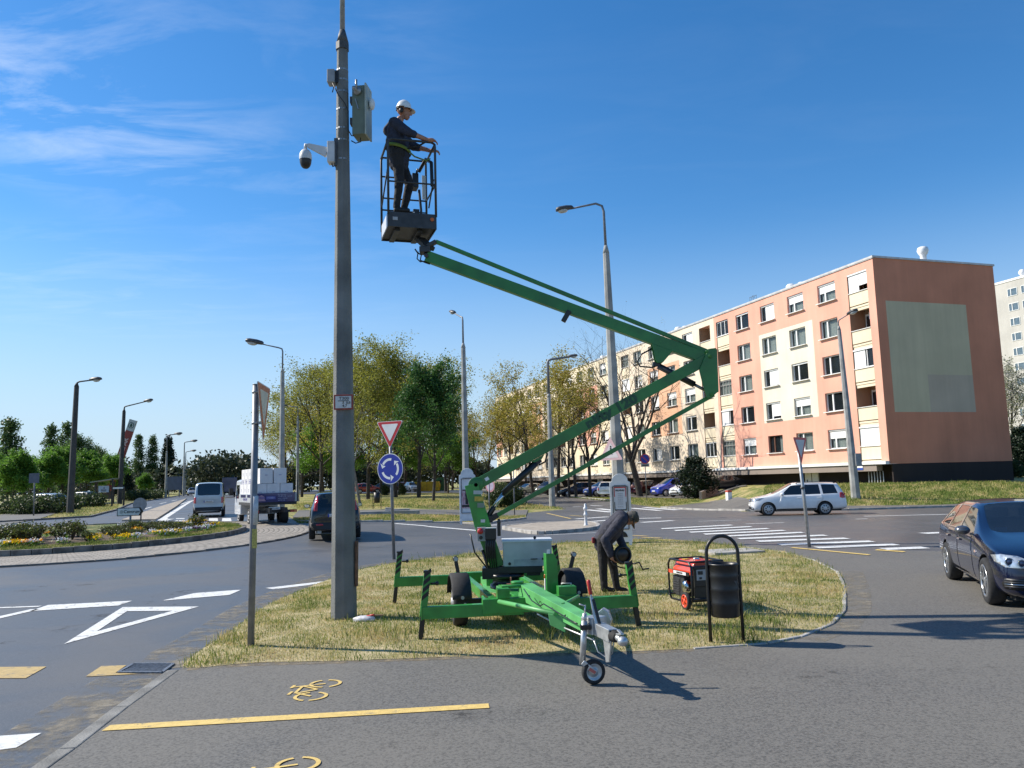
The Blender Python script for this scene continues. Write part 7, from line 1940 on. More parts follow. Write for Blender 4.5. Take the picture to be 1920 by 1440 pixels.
# lower boom
b0, b1 = A(893, 909), A(1336, 668)
ax1 = (b1 - b0).normalized(); n1 = Vector((-ax1.z, 0, ax1.x))
m = MB(); m.beam(b0, b1, .14, .165, up=n1); m.prism([(-.12, -.085), (.12, -.085), (.05, -.13), (-.07, -.13)], b0.lerp(b1, .245) + Vector((0, .05, 0)), ax1, n1, .1); m.lathe(b0 + Vector((0, -.09, 0)), (0, 1, 0), [(.001, 0), (.115, 0), (.115, .18), (.001, .18)], 20); lb_ = piece('lower_boom', m, M_GRD)
m = MB(); m.cyl(b0 + Vector((0, -.10, 0)), b0 + Vector((0, .1, 0)), .03, 12); piece('pivot_pin', m, M_HYD, lb_, 0)
put_text('nifty 120', .19, b0.lerp(b1, .565) + Vector((0, -.074, 0)), ax1, n1, mat('lettering_dark_green', (.012, .07, .03), .4), lb_, bold=.010, space=1.04, sx=1.25)
m = MB(); m.box(b0.lerp(b1, .045) + Vector((0, -.074, .0)), (.06, .006, .05), M=Matrix.Rotation(-.5, 3, 'Y')); piece('sticker', m, M_WSIGN, lb_, 0)
m = MB(); e0, e1 = A(918, 974), A(1338, 740); m.beam(e0, e1, .06, .065, up=n1); m.beam(e0 + ax1 * -.04, e0 + ax1 * .14, .075, .085, up=n1, mi=1); lr = m.build('lower_tie_bar', [M_GRD, M_HYD], lift, bevel=.004)
m = MB(); y_ = Vector((0, 0, 0)); m.cyl(A(1005, 868), A(944, 925), .052, 16); m.box(A(1007, 868), (.14, .09, .06), M=Matrix.Rotation(-.6, 3, 'Y')); m.tube([A(1010, 872), A(1022, 866), A(1026, 852), A(1024, 845)], .014, 6); lc = piece('lower_cylinder', m, M_HYD, None, 0)
m = MB(); m.cyl(A(946, 923), A(924, 954), .030, 14); piece('piston_rod', m, mat('chrome_rod', (.62, .63, .64), .15, .05, 9, metal=1.0), lc, 0)
m = MB(); m.cyl(A(926, 951), A(913, 972), .04, 12); m.box(A(917, 973), (.11, .1, .10)); piece('rod_end', m, M_HYD, lc, .008)
# elbow
pe = [(1311, 694), (1328, 654), (1343, 652), (1347, 734), (1336, 744), (1326, 747), (1318, 722)]
for dy in (-.105, .085):
    m = MB(); q = [A(a, b, YB + dy) for a, b in pe]; m.add(q + [v + Vector((0, .02, 0)) for v in q], [tuple(range(7)), tuple(reversed(range(7, 14)))] + [(i, 7 + i, 7 + (i + 1) % 7, (i + 1) % 7) for i in range(7)]); piece('elbow_plate', m, M_GRD)
m = MB(); q0, q1 = A(1341, 656), A(1344, 736); m.beam(q0, q1, .17, .02, up=(1, 0, 0)); m.cyl(A(1332, 668, YB - .13), A(1332, 668, YB + .13), .03, 12); m.cyl(A(1335, 739, YB - .13), A(1335, 739, YB + .13), .03, 12); m.cyl(A(1326, 659, YB - .12), A(1326, 659, YB + .12), .025, 12); piece('elbow_web', m, M_GRD)
# upper boom
f0, f1 = A(1330, 675), A(800, 481)
ax2 = (f1 - f0).normalized(); n2 = Vector((ax2.z, 0, -ax2.x)); n2 = n2 if n2.z > 0 else -n2
m = MB(); m.beam(f0, f1, .13, .168, up=n2); m.prism([(-.20, -.08), (.14, -.08), (.06, -.30), (-.02, -.34), (-.06, -.3)], f0.lerp(f1, .155) + Vector((0, -.06, 0)), -ax2, n2, .014)
m.prism([(-.20, -.08), (.14, -.08), (.06, -.30), (-.02, -.34), (-.06, -.3)], f0.lerp(f1, .155) + Vector((0, .05, 0)), -ax2, n2, .014); ub = piece('upper_boom', m, M_GRD)
m = MB(); m.beam(A(1326, 659), A(817, 453), .055, .06, up=n2); piece('upper_tie_bar', m, M_GRD)
m = MB(); m.cyl(A(1234, 686), A(1302, 721), .048, 14); uc = piece('upper_cylinder', m, M_HYD, None, 0); m = MB(); m.cyl(A(1300, 720), A(1334, 738), .024, 12); piece('piston_rod', m, mat('rod_steel', (.2, .2, .19), .3, .1, 9, metal=.9), uc, 0)
m = MB(); m.tube([A(1222, 654), A(1203, 664), A(1195, 678), A(1200, 687), A(1222, 689), A(1236, 684)], .013, 6); m.box(A(1230, 683), (.10, .09, .06)); piece('hydraulic_hose', m, M_HYD, uc, 0)
m = MB(); m.box(A(1061, 595) + Vector((0, -.08, 0)), (.075, .08, .19), M=Matrix.Rotation(.55, 3, 'Y')); m.cyl(A(1066, 587, YB - .1), A(1066, 587, YB + .1), .02, 8); piece('rest_pad', m, M_HYD, ub, .008)
# worker cage
th = rad(17); cex = Vector((math.cos(th), math.sin(th), 0)); cey = Vector((-math.sin(th), math.cos(th), 0)); CW, CD = .735, .76
YN = YB - .38; NLp = at(728.5, 421, YN); ZBOT = NLp.z; ZFL = ZBOT + .17; ZTOP = at(733, 259, YN).z
def C(a, b, z): return Vector((NLp.x, NLp.y, 0)) + cex * a + cey * b + Vector((0, 0, z)) - LO
m = MB(); m.add([C(a, b, z) for a, b in ((0, 0), (CW, 0), (CW, CD), (0, CD)) for z in (ZBOT, ZFL)], [(0, 2, 4, 6), (1, 7, 5, 3)]); m.box(C(CW / 2, CD / 2, ZBOT + .05), (CW - .03, CD - .03, .08), rz=th)
for a0, b0_, a1, b1_ in ((0, 0, CW, 0), (CW, 0, CW, CD), (CW, CD, 0, CD), (0, CD, 0, 0)): m.beam(C(a0, b0_, ZBOT + .09), C(a1, b1_, ZBOT + .09), .018, .235)
m.beam(C(.15, .1, ZBOT - .03), C(.15, CD - .05, ZBOT - .03), .08, .06); m.beam(C(.5, .1, ZBOT - .03), C(.5, CD - .05, ZBOT - .03), .08, .06)
cg = m.build('cage_floor', M_CAGE, lift, bevel=.004)
m = MB(); m.box(C(CW * .92, -.014, ZBOT + .13), (.06, .006, .06), rz=th); p0 = C(CW * .91, -.016, ZBOT + .12); piece('orange_disc', MB().cyl(p0, p0 - cey * .006, .03, 16), mat('orange_plastic', (.55, .12, .02), .5), cg, 0)
piece('label', MB().box(C(.10, -.013, ZBOT + .10), (.075, .006, .05), rz=th), mat('label_pale', (.40, .41, .42), .5), cg, 0)
piece('side_sticker', MB().box(C(-.012, CD * .45, ZBOT + .09), (.006, CD * .8, .2), rz=th), mat('lit_panel_pale', (.52, .53, .54), .4), cg, 0)  # pale sheet: sunlight on the left toe board put into the colour
R_ = .019; m = MB()
def rail(pts, r=R_): m.tube([C(*p_) for p_ in pts], r, 8)
rail([(0, 0, ZFL), (0, 0, ZTOP - .07), (.02, 0, ZTOP - .02), (.07, 0, ZTOP), (CW - .06, 0, ZTOP), (CW - .015, 0, ZTOP - .02), (CW, 0, ZTOP - .07), (CW, 0, ZFL)])
rail([(0, CD, ZFL - .05), (0, CD, ZTOP - .05), (.02, CD, ZTOP), (CW - .02, CD, ZTOP), (CW, CD, ZTOP - .05), (CW, CD, ZFL - .05)])
rail([(0, .01, ZTOP - .03), (0, CD, ZTOP - .02)]); rail([(CW, .01, ZTOP - .03), (CW, CD, ZTOP - .02)])
for z in (ZFL + .52,):
    rail([(0, 0, z), (CW, 0, z)], .014); rail([(0, CD, z), (CW, CD, z)], .014); rail([(CW, 0, z), (CW, CD, z)], .014)
rail([(0, CD, ZFL + .32), (CW * .3, CD, ZFL + .32)], .014); rail([(0, CD, ZFL + .34), (0, .02, ZFL + .75)], .012); rail([(CW * .5, CD, ZFL + .32), (CW, CD, ZFL + .32)], .012); rail([(0, CD, ZFL + .88), (.5, CD, ZFL + .88)], .014); rail([(CW - .02, CD * .6, ZFL + .3), (CW - .02, .05, ZFL + .62)], .012)
m.build('cage_rails', M_CAGE, lift)
m = MB(); m.box(C(CW * .72, CD * .9, ZFL + .80), (.10, .20, .24), rz=th); m.cyl(C(CW * .74, CD * .8, ZFL + .9), C(CW * .78, CD * .8, ZFL + 1.0), .02, 8); m.tube([C(CW * .78, CD * .7, ZFL + .92), C(CW * .9, CD * .5, ZFL + 1.08), C(CW * .97, CD * .25, ZFL + .95), C(CW * .97, CD * .2, ZFL + .55)], .030, 8); m.tube([C(CW * .8, CD * .8, ZFL + .65), C(CW * .84, CD * .8, ZFL + .3), C(CW * .84, CD * .8, ZFL + .02)], .022, 8); cc_ = piece('cage_controls', m, M_HYD, None, .006)
piece('instruction_sheet', MB().box(C(CW * .86, CD * .55, ZFL + .62), (.06, .01, .40), rz=th), mat('sheet_white', (.60, .60, .56), .6), cc_, 0)
m = MB(); m.box(C(CW * .72, CD * .75, ZFL + .17), (.10, .06, .26), rz=th); piece('document_box', m, M_HYD)
piece('box_label', MB().box(C(CW * .66, CD * .75 - .034, ZFL + .20), (.03, .005, .09), rz=th), M_WSIGN, None, 0)
m = MB(); bc = C(CW * .75, CD * .55, ZBOT - .06); e = A(803, 474); m.beam(bc, e + Vector((.02, 0, .07)), .20, .07); m.beam(e + Vector((-.02, 0, .1)), A(818, 453), .09, .06); m.cyl(A(799, 479, YB - .11), A(799, 479, YB + .11), .035, 12); m.box(A(797, 470), (.16, .2, .09)); cbk = piece('cage_bracket', m, M_CAGE)
m = MB(); m.tube([A(778, 467), A(783, 474), A(790, 478), A(788, 488), A(797, 492), A(806, 495)], .012, 6); m.tube([A(784, 472), A(782, 485), A(788, 491), A(800, 489)], .010, 6); piece('hose_loop', m, M_HYD, cbk, 0)
# ------------------------------------------------------------------ people
SKIN = mat('skin', (0.36, 0.18, 0.12), 0.5, 0.12, 30); HAIR = mat('dark_hair', (0.02, 0.015, 0.012), 0.6)
CL_NAVY = mat('navy_work_jacket', (0.022, 0.026, 0.045), 0.85, 0.25, 14, bump=0.5, bscale=26); CL_GREYBL = mat('grey_blue_work_jacket', (0.038, 0.038, 0.054), 0.9, 0.22, 12, bump=0.6, bscale=24)
CL_TROU = mat('charcoal_trousers', (0.018, 0.017, 0.018), 0.9, 0.25, 12, bump=0.6, bscale=22); SHOE = mat('black_boots', (0.012, 0.011, 0.010), 0.6)
CAPM = mat('grey_green_cap', (0.055, 0.055, 0.045), 0.9, 0.2, 30); HELM = mat('white_helmet', (0.72, 0.72, 0.70), 0.35, 0.04, 9)

def human(name, loc, parts, mats, label, voxel=0.011):
    """parts: (p0, p1, r0, r1, material index); merged by a voxel remesh into one continuous skin"""
    mb = MB()
    for p0, p1, r0, r1, mi in parts:
        p0, p1 = Vector(p0), Vector(p1)
        n = 14 if max(r0, r1) > .03 else 8
        if (p1 - p0).length > 1e-4:
            pts = [p0.lerp(p1, i / 4) for i in range(5)]
            mb.tube(pts, [r0 + (r1 - r0) * i / 4 for i in range(5)], n)
        mb.ball(p0, r0, n); mb.ball(p1, r1, n)
    o = mb.build(name, mats)
    o.location = loc
    m = o.modifiers.new('r', 'REMESH'); m.mode = 'VOXEL'; m.voxel_size = voxel; m.adaptivity = 0; m.use_smooth_shade = True
    s = o.modifiers.new('s', 'SMOOTH'); s.factor = .5; s.iterations = 3
    tx = bpy.data.textures.new('folds', 'CLOUDS'); tx.noise_scale = .09; tx.noise_depth = 2
    d = o.modifiers.new('d', 'DISPLACE'); d.texture = tx; d.strength = .016; d.mid_level = .5; d.texture_coords = 'LOCAL'
    bake(o)
    me = o.data
    me.materials.clear()
    for q in mats: me.materials.append(q)
    nP = len(me.polygons); cen = np.empty(nP * 3); me.polygons.foreach_get('center', cen); cen = cen.reshape(-1, 3)
    best = np.full(nP, 1e9); idx = np.zeros(nP, np.int32)
    for p0, p1, r0, r1, mi in parts:
        a = np.array(p0); b = np.array(p1); ab = b - a; L2 = max(ab @ ab, 1e-9)
        t = np.clip(((cen - a) @ ab) / L2, 0, 1); dd = np.linalg.norm(cen - a - t[:, None] * ab, axis=1) - (r0 + (r1 - r0) * t)
        k = dd < best; best[k] = dd[k]; idx[k] = mi
    me.polygons.foreach_set('material_index', idx); me.polygons.foreach_set('use_smooth', np.ones(nP, bool)); me.update()
    return tag(o, label, 'person')
def hand(base, fwd, side, upv, curl, mi, s=1.0, thumb=1):
    """palm plus five separate fingers; fwd = along the palm, side = across towards the little finger"""
    base, f, sd, u = Vector(base), Vector(fwd).normalized(), Vector(side).normalized(), Vector(upv).normalized()
    P = [(base, base + f * .055 * s, .030 * s, .032 * s, mi), (base + sd * .018 * s, base + sd * .024 * s + f * .06 * s, .022 * s, .020 * s, mi), (base - sd * .018 * s, base - sd * .024 * s + f * .065 * s, .022 * s, .020 * s, mi)]
    for k, (o, ln) in enumerate(((-.030, .068), (-.010, .078), (.011, .072), (.031, .055))):
        a = base + sd * o * s + f * .075 * s; d = f; q = a
        for j, seg in enumerate((.45, .33, .25)):
            c = curl * (j + .6); d2 = (f * math.cos(c) - u * math.sin(c)).normalized(); e = q + d2 * ln * seg * 1.25 * s
            P.append((q, e, (.0105 - .001 * j) * s, (.0098 - .001 * j) * s, mi)); q = e
    a = base - sd * .028 * s * thumb + f * .012 * s; b = a - sd * .026 * s * thumb + f * .026 * s - u * .012 * s; c = b + f * .030 * s - u * .018 * s
    P += [(a, b, .014 * s, .0115 * s, mi), (b, c, .0115 * s, .0095 * s, mi)]
    return P
def head(c, fwd, upv, mi, s=1.0, hair=None):
    c, f, u = Vector(c), Vector(fwd).normalized(), Vector(upv).normalized(); sd = f.cross(u)
    P = [(c + u * .035 * s - f * .025 * s, c + u * .03 * s + f * .03 * s, .082 * s, .076 * s, mi), (c - u * .02 * s + f * .035 * s, c - u * .075 * s + f * .055 * s, .062 * s, .038 * s, mi),
         (c + f * .098 * s + u * .012 * s, c + f * .118 * s - u * .022 * s, .012 * s, .017 * s, mi), (c + f * .085 * s + u * .030 * s - sd * .03 * s, c + f * .085 * s + u * .030 * s + sd * .03 * s, .020 * s, .020 * s, mi),
         (c + f * .088 * s - u * .058 * s - sd * .018 * s, c + f * .088 * s - u * .058 * s + sd * .018 * s, .014 * s, .014 * s, mi)]
    for q in (-1, 1): P.append((c + sd * q * .080 * s - f * .01 * s + u * .015 * s, c + sd * q * .084 * s - f * .012 * s - u * .025 * s, .020 * s, .013 * s, mi))
    return P
def face_bits(o, c, fwd, upv, s=1.0):
    c, f, u = Vector(c), Vector(fwd).normalized(), Vector(upv).normalized(); sd = f.cross(u)
    m = MB()
    for q in (-1, 1): m.ball(c + f * .090 * s + u * .012 * s + sd * q * .030 * s, (.010, .010, .008), 8)
    m.build('eyes', mat('eye_dark', (.02, .015, .012), .2), o)

# the man in the cage
YP = YB - .02
hz0 = ZFL + .09; fx = at(752, 395, YP).x
pl_ = Vector((fx, YP, hz0)); D = Vector((1, .0, 0)); S = Vector((0, -1, 0))     # faces +x; S is his right, towards the camera
def V(a, b, c): return Vector((a, b, c))       # forward, left(+y), up
sh = 1.43
P = [(V(-.03, .09, .93), V(-.03, -.09, .93), .125, .125, 1), (V(-.03, 0, .95), V(-.05, 0, 1.14), .170, .178, 0), (V(-.05, .06, 1.14), V(-.055, .10, 1.36), .160, .125, 0), (V(-.05, -.06, 1.14), V(-.055, -.10, 1.36), .160, .125, 0),
     (V(-.05, 0, 1.16), V(-.06, 0, 1.38), .17, .135, 0), (V(-.06, -.18, sh - .04), V(-.06, .18, sh - .04), .078, .078, 0), (V(-.045, 0, 1.40), V(.0, 0, 1.52), .066, .058, 2), (V(-.11, 0, 1.42), V(-.18, 0, 1.34), .095, .085, 0), (V(-.03, 0, .84), V(-.03, 0, .95), .160, .17, 0),
     # legs
     (V(-.03, -.10, .90), V(-.005, -.11, .50), .098, .072, 1), (V(-.005, -.11, .50), V(-.05, -.115, .10), .070, .052, 1), (V(-.05, -.115, .045), V(.12, -.12, .035), .046, .036, 3),
     (V(-.03, .10, .90), V(.12, .10, .52), .098, .072, 1), (V(.12, .10, .52), V(.02, .10, .10), .070, .052, 1), (V(.02, .10, .045), V(.19, .10, .035), .046, .036, 3)]
rail_z = (ZTOP - hz0) / 1.04 - .022
hr = V(.50, -.17, rail_z + .045); hl = V(.50, .22, rail_z + .045)
for sy, h_ in ((-1, hr), (1, hl)):
    sp_ = V(-.06, sy * .19, sh - .05); el = V(.15, sy * .25, 1.20) if sy < 0 else V(.17, .27, 1.2); wr_ = h_ + V(-.07, 0, .012)
    P += [(sp_, el, .088, .070, 0), (el, el.lerp(wr_, .30), .068, .058, 0), (el.lerp(wr_, .30), wr_, .044, .030, 2)]
    P += hand(wr_ + V(.02, 0, 0), V(1, 0, -.12), V(0, sy, 0), V(0, 0, 1), .62, 2, 1.0, thumb=1)
hc = V(.055, 0, 1.625)
P += head(hc, (1, 0, -.12), (.12, 0, 1), 2)
w1 = human('person', pl_, P, [CL_NAVY, CL_TROU, SKIN, SHOE], 'worker in dark clothes and white helmet standing in the raised cage, hands on its rail', .0085)
face_bits(w1, hc, (1, 0, -.12), (.12, 0, 1))
w1.scale = (1.04, 1.04, 1.04)
u_ = Vector((.12, 0, 1)).normalized(); f_ = Vector((1, 0, -.12)).normalized()
m = MB(); m.lathe(hc + u_ * .055 - f_ * .005, u_, [(.118, 0), (.120, .012), (.114, .03), (.108, .06), (.09, .10), (.055, .128), (.001, .138)], 24)
m.v = [tuple(Vector(v) + (f_ * .0)) for v in m.v]
vs = []; n = 17
for i in range(n):
    a = rad(-80 + 160 * i / (n - 1)); d_ = f_ * math.cos(a) + Vector((0, 1, 0)) * math.sin(a)
    o_ = hc + u_ * .058; vs += [o_ + d_ * .112, o_ + d_ * (.118 + .062 * max(0, math.cos(a))) - u_ * .022]
m.add(vs, [(2 * i, 2 * i + 1, 2 * i + 3, 2 * i + 2) for i in range(n - 1)], 0, True)
he = m.build('helmet', HELM, w1); so_ = he.modifiers.new('t', 'SOLIDIFY'); so_.thickness = .004
m = MB(); m.ball(hc + V(-.02, -.095, .0), (.035, .02, .045), 10); m.ball(hc + V(-.02, .095, .0), (.035, .02, .045), 10); m.tube([hc + V(-.02, -.1, .02), hc + V(-.07, -.09, .05), hc + V(-.11, 0, .04), hc + V(-.07, .09, .05), hc + V(-.02, .1, .02)], .01, 6); m.build('ear_defenders', M_BLACK, w1)
m = MB()
def belt(z, r, w_, tilt=0, cx_=-.035):
    n = 28; vs = []
    for i in range(n):
        a = 2 * math.pi * i / n; x, y = cx_ + r * 1.0 * math.cos(a), r * 1.12 * math.sin(a)
        vs += [V(x, y, z - w_ / 2 + tilt * x), V(x * 1.0, y, z + w_ / 2 + tilt * x)]
    m.add(vs, [(2 * i, 2 * ((i + 1) % n), 2 * ((i + 1) % n) + 1, 2 * i + 1) for i in range(n)], 0, True)
belt(1.02, .196, .05, -.25)
m.tube([V(.10, -.10, 1.0), V(.22, -.05, .9), V(.38, .02, .86), V(.44, .1, .92)], .012, 6)
hs_ = m.build('safety_harness', mat('harness_green', (.16, .22, .03), .7), w1); so_ = hs_.modifiers.new('t', 'SOLIDIFY'); so_.thickness = .006
m = MB(); m.tube([V(-.10, -.19, 1.06), V(-.08, -.205, .98), V(-.05, -.205, .96), V(-.03, -.2, 1.0), V(-.06, -.2, 1.06)], .008, 6); m.tube([V(.12, -.12, 1.0), V(.30, -.1, 1.05), V(.44, -.12, 1.12)], .014, 6); m.build('harness_strap', mat('strap_dark', (.02, .025, .03), .8), w1)

# the man bending over the right outrigger
b = gi(1140, 1109); YM = b.y
def Q(px, py, dy=0.0): return at(px, py, YM + dy) - b
k_ = YM / FOC
hipc = Q(1131, 1012); shc = Q(1163, 972); hd_ = Q(1184, 972)
P = []
sp = 0.0
for i, (px_h, px_k, px_a, dy) in enumerate(((1129, 1131, 1133, -.09), (1137, 1150, 1157, .10))):
    hip_ = Q(px_h, 1016, dy); kn = Q(px_k, 1064, dy * 1.1); an = Q(px_a, 1103, dy * 1.1)
    P += [(hip_, kn, .100, .076, 1), (kn, an, .074, .060, 1), (an + V(.0, 0, -.01), an + V(.15, -.02, -.03), .045, .035, 3)]
ax_ = (shc - hipc).normalized()
P += [(hipc + V(0, -.09, 0), hipc + V(0, .09, 0), .125, .125, 1), (hipc, hipc + ax_ * .22, .165, .190, 0), (hipc + ax_ * .2 + V(0, -.06, 0), shc + V(0, -.10, 0), .165, .125, 0), (hipc + ax_ * .2 + V(0, .06, 0), shc + V(0, .10, 0), .165, .125, 0), (hipc + ax_ * .15, shc, .185, .145, 0), (hipc + ax_ * .02, hipc + V(-.02, 0, -.08), .15, .145, 0),
      (shc + V(.02, -.18, -.01), shc + V(.02, .18, -.01), .082, .082, 0), (shc + V(.02, 0, .01), hd_ + V(-.02, 0, .0), .064, .058, 2), (shc + V(.03, 0, .02), shc + V(.09, 0, .02), .085, .075, 0)]
shR = shc + V(-.01, -.20, -.02); elR = Q(1134, 1013, -.30); wrR = Q(1145, 1040, -.30)
shL = shc + V(.01, .20, -.02); elL = Q(1160, 1008, .22); wrL = Q(1172, 1030, .05)
for s_, e_, w_ in ((shR, elR, wrR), (shL, elL, wrL)):
    P += [(s_, e_, .092, .076, 0), (e_, w_, .076, .058, 0)]
P += hand(wrR + V(.0, 0, -.01), V(.45, .1, -1), V(0, -1, 0), V(-1, 0, -.3), .5, 2, 1.05)
P += hand(wrL + V(.0, 0, -.01), V(-.1, -.6, -1), V(.6, 0, 0), V(0, 1, -.3), .4, 2, 1.05)
hf = Vector((.22, -.14, -.95)).normalized(); hu = Vector((.96, 0, .24)).normalized(); hu = (hu - hf * hu.dot(hf)).normalized()
P += head(hd_, hf, hu, 2)
w2 = human('person', b, P, [CL_GREYBL, CL_TROU, SKIN, SHOE], 'man in grey blue jacket and cap bending over the right leg of the lift', .009)
face_bits(w2, hd_, hf, hu)
m = MB(); n = 24
m.lathe(hd_ + hu * .035 - hf * .012, hu, [(.102, -.03), (.106, .0), (.106, .035), (.098, .065), (.07, .088), (.001, .096)], n)
vs = []; sdv = hf.cross(hu)
for i in range(15):
    a = rad(-62 + 124 * i / 14); d_ = hf * math.cos(a) + sdv * math.sin(a); o_ = hd_ + hu * .03 - hf * .012
    vs += [o_ + d_ * .100, o_ + d_ * (.112 + .085 * math.cos(a) ** .5) - hu * .03]
m.add(vs, [(2 * i, 2 * i + 1, 2 * i + 3, 2 * i + 2) for i in range(14)], 0, True)
cp_ = m.build('cap', CAPM, w2); so_ = cp_.modifiers.new('t', 'SOLIDIFY'); so_.thickness = .006
m = MB(); m.lathe(hd_ + hu * .005 - hf * .03, hu, [(.098, -.05), (.1, 0), (.1, .03)], 20); hh_ = m.build('hair', mat('grey_hair', (.10, .09, .08), .8), w2)
m = MB(); m.box(Q(1119, 1013, -.05) + V(-.06, 0, .0), (.05, .09, .10)); m.build('red_pocket_cloth', mat('red_cloth', (.22, .03, .03), .8), w2, bevel=.015)
# the black cable coil he holds, with a loose end
cc = at(1167, 1040, YM - .26)
t = thing('cable_coil', cc, 'black round cable coil in the hands of the bending man', 'cable coil')
m = MB()
for i in range(7):
    R0 = .150 - .006 * abs(i - 3); n = 40; ph = i * .7
    pts = [(R0 * math.cos(a) , (i - 3) * .016 + .006 * math.sin(3 * a + ph), R0 * .98 * math.sin(a)) for a in [2 * math.pi * j / n for j in range(n + 1)]]
    m.tube(pts, .016, 6, cap=False)
m.lathe((0, .05, 0), (0, 1, 0), [(.001, -.09), (.12, -.09), (.145, -.05), (.145, .0), (.12, .01), (.001, .01)], 24)
m.xform(Matrix.Rotation(.25, 4, 'Z')); m.build('coil', M_HYD, t)
m = MB(); q = lambda px, py, dy: at(px, py, YM + dy) - cc
m.tube([q(1146, 1052, -.3), q(1150, 1058, -.3), q(1163, 1064, -.32), q(1176, 1066, -.36), q(1181, 1060, -.4)], .011, 6); m.build('loose_cable', M_HYD, t)

# ------------------------------------------------------------------ generator
g0 = gi(1288, 1147)
GR = Vector((.84, .54, 0)).normalized()      # long axis seen going back to the left ... front panel faces right-front
t = thing('generator', (gi(1309, 1137).x, gi(1309, 1137).y, ISL), 'red and black portable generator with red wheels behind the litter bin', 'generator', rz=rad(-75))
# local: x = length (front panel at +x faces the camera's right), y = width
LN, WD, HT = .74, .54, .58; z0 = .10
M_GB = mat('generator_black', (.014, .014, .015), .35, .2, 9); M_GRED = mat('generator_red', (.74, .075, .03), .32, .08, 6, coat=.5)
m = MB(); r = .016
for y in (-WD / 2, WD / 2):
    m.tube([(-LN / 2 + .06, y, z0), (-LN / 2, y, z0 + .06), (-LN / 2, y, z0 + HT - .07), (-LN / 2 + .07, y, z0 + HT), (LN / 2 - .07, y, z0 + HT), (LN / 2, y, z0 + HT - .07), (LN / 2, y, z0 + .06), (LN / 2 - .06, y, z0), (-LN / 2 + .06, y, z0)], r, 8)
for x, z in ((-LN / 2 + .05, z0 + HT), (LN / 2 - .05, z0 + HT), (-LN / 2, z0 + .06), (LN / 2, z0 + .06), (-.1, z0), (.15, z0)): m.tube([(x, -WD / 2, z), (x, WD / 2, z)], r, 8)
m.build('frame', M_GB, t)
m = MB(); pr = [(-WD / 2 + .05, .38), (WD / 2 - .05, .38), (WD / 2 - .045, .44), (WD / 2 - .10, .55), (WD / 2 - .16, .575), (-WD / 2 + .16, .575), (-WD / 2 + .10, .55), (-WD / 2 + .045, .44)]
m.prism([(a, c) for a, c in pr], (-LN / 2 + .05, 0, z0), (0, 1, 0), (0, 0, 1), LN - .16); tk = m.build('fuel_tank', M_GRED, t, bevel=.02)
m = MB(); m.cyl((0.02, 0, z0 + .57), (0.02, 0, z0 + .61), .045, 16); m.build('fuel_cap', M_CHROME, tk)
m = MB(); m.box((-.16, -.08, z0 + .58), (.10, .08, .008)); m.build('yellow_label', mat('label_yellow', (.52, .36, .05)), tk)
m = MB(); m.box((.10, .06, z0 + .58), (.24, .16, .012)); m.box((-.1, .12, z0 + .58), (.1, .06, .012)); m.build('tank_ridges', mat('generator_red_dark', (.42, .03, .015), .4), tk)
m = MB(); m.box((-.02, -WD / 2 - .004, z0 + .405), (LN - .1, .012, .055)); st = m.build('side_rail', M_GB, t)
m = MB(); m.box((.02, -WD / 2 - .012, z0 + .405), (.40, .006, .042)); m.build('white_strip', M_WSIGN, st); m = MB(); m.box((-.27, -WD / 2 - .012, z0 + .405), (.14, .006, .05)); m.build('red_strip', M_GRED, st)
put_text('GENERATOR', .034, (.02, -WD / 2 - .017, z0 + .405), (1, 0, 0), (0, 0, 1), M_BLACK, st)
m = MB(); m.box((-.12, -.07, z0 + .20), (.30, .30, .30)); m.box((-.22, -WD / 2 + .10, z0 + .20), (.22, .12, .26), M=Matrix.Rotation(.12, 3, 'Y'))
for i in range(5): m.box((-.22, -WD / 2 + .035, z0 + .12 + i * .035), (.18, .012, .012))
m.build('engine', mat('engine_dark', (.035, .035, .038), .45, .3, 20), t, bevel=.012)
m = MB(); m.lathe((.03, -.20, z0 + .20), (0, -1, 0), [(.095, -.05), (.10, .0), (.085, .03), (.06, .04), (.03, .045), (.001, .045)], 20)
m.build('recoil_starter', M_CHROME, t)
m = MB(); m.lathe((.05, .02, z0 + .20), (1, 0, 0), [(.001, 0), (.13, 0), (.135, .16), (.10, .24), (.001, .24)], 20); m.build('alternator', M_GB, t)
m = MB(); m.box((LN / 2 - .03, 0, z0 + .36), (.05, WD - .10, .26)); m.box((LN / 2 - .05, 0, z0 + .50), (.10, WD - .06, .05)); m.box((LN / 2 - .04, 0, z0 + .14), (.03, WD - .10, .2)); pn = m.build('control_housing', M_GB, t, bevel=.012)
m = MB(); m.box((LN / 2 - .002, 0, z0 + .40), (.008, WD - .16, .15)); fp = m.build('control_panel', mat('panel_grey', (.34, .35, .36), .5), pn)
m = MB(); m.lathe((LN / 2, .03, z0 + .40), (1, 0, 0), [(.05, 0), (.05, .03), (.04, .045), (.001, .045)], 16); m.lathe((LN / 2, .15, z0 + .40), (1, 0, 0), [(.045, 0), (.045, .03), (.035, .04), (.001, .04)], 16); m.build('blue_socket', mat('socket_blue', (.02, .06, .45), .4), fp)
m = MB(); m.box((LN / 2 + .004, -.13, z0 + .43), (.008, .075, .05)); m.box((LN / 2 + .004, -.13, z0 + .355), (.01, .04, .03)); m.cyl((LN / 2, .05, z0 + .335), (LN / 2 + .012, .05, z0 + .335), .012, 8); m.build('switch', M_BLACK, fp)
m = MB(); m.lathe((LN / 2 - .02, .08, z0 + .16), (1, 0, 0), [(.001, .0), (.10, 0), (.10, .015), (.001, .018)], 18); m.build('fan_cover', mat('fan_red', (.16, .02, .015), .5), pn)
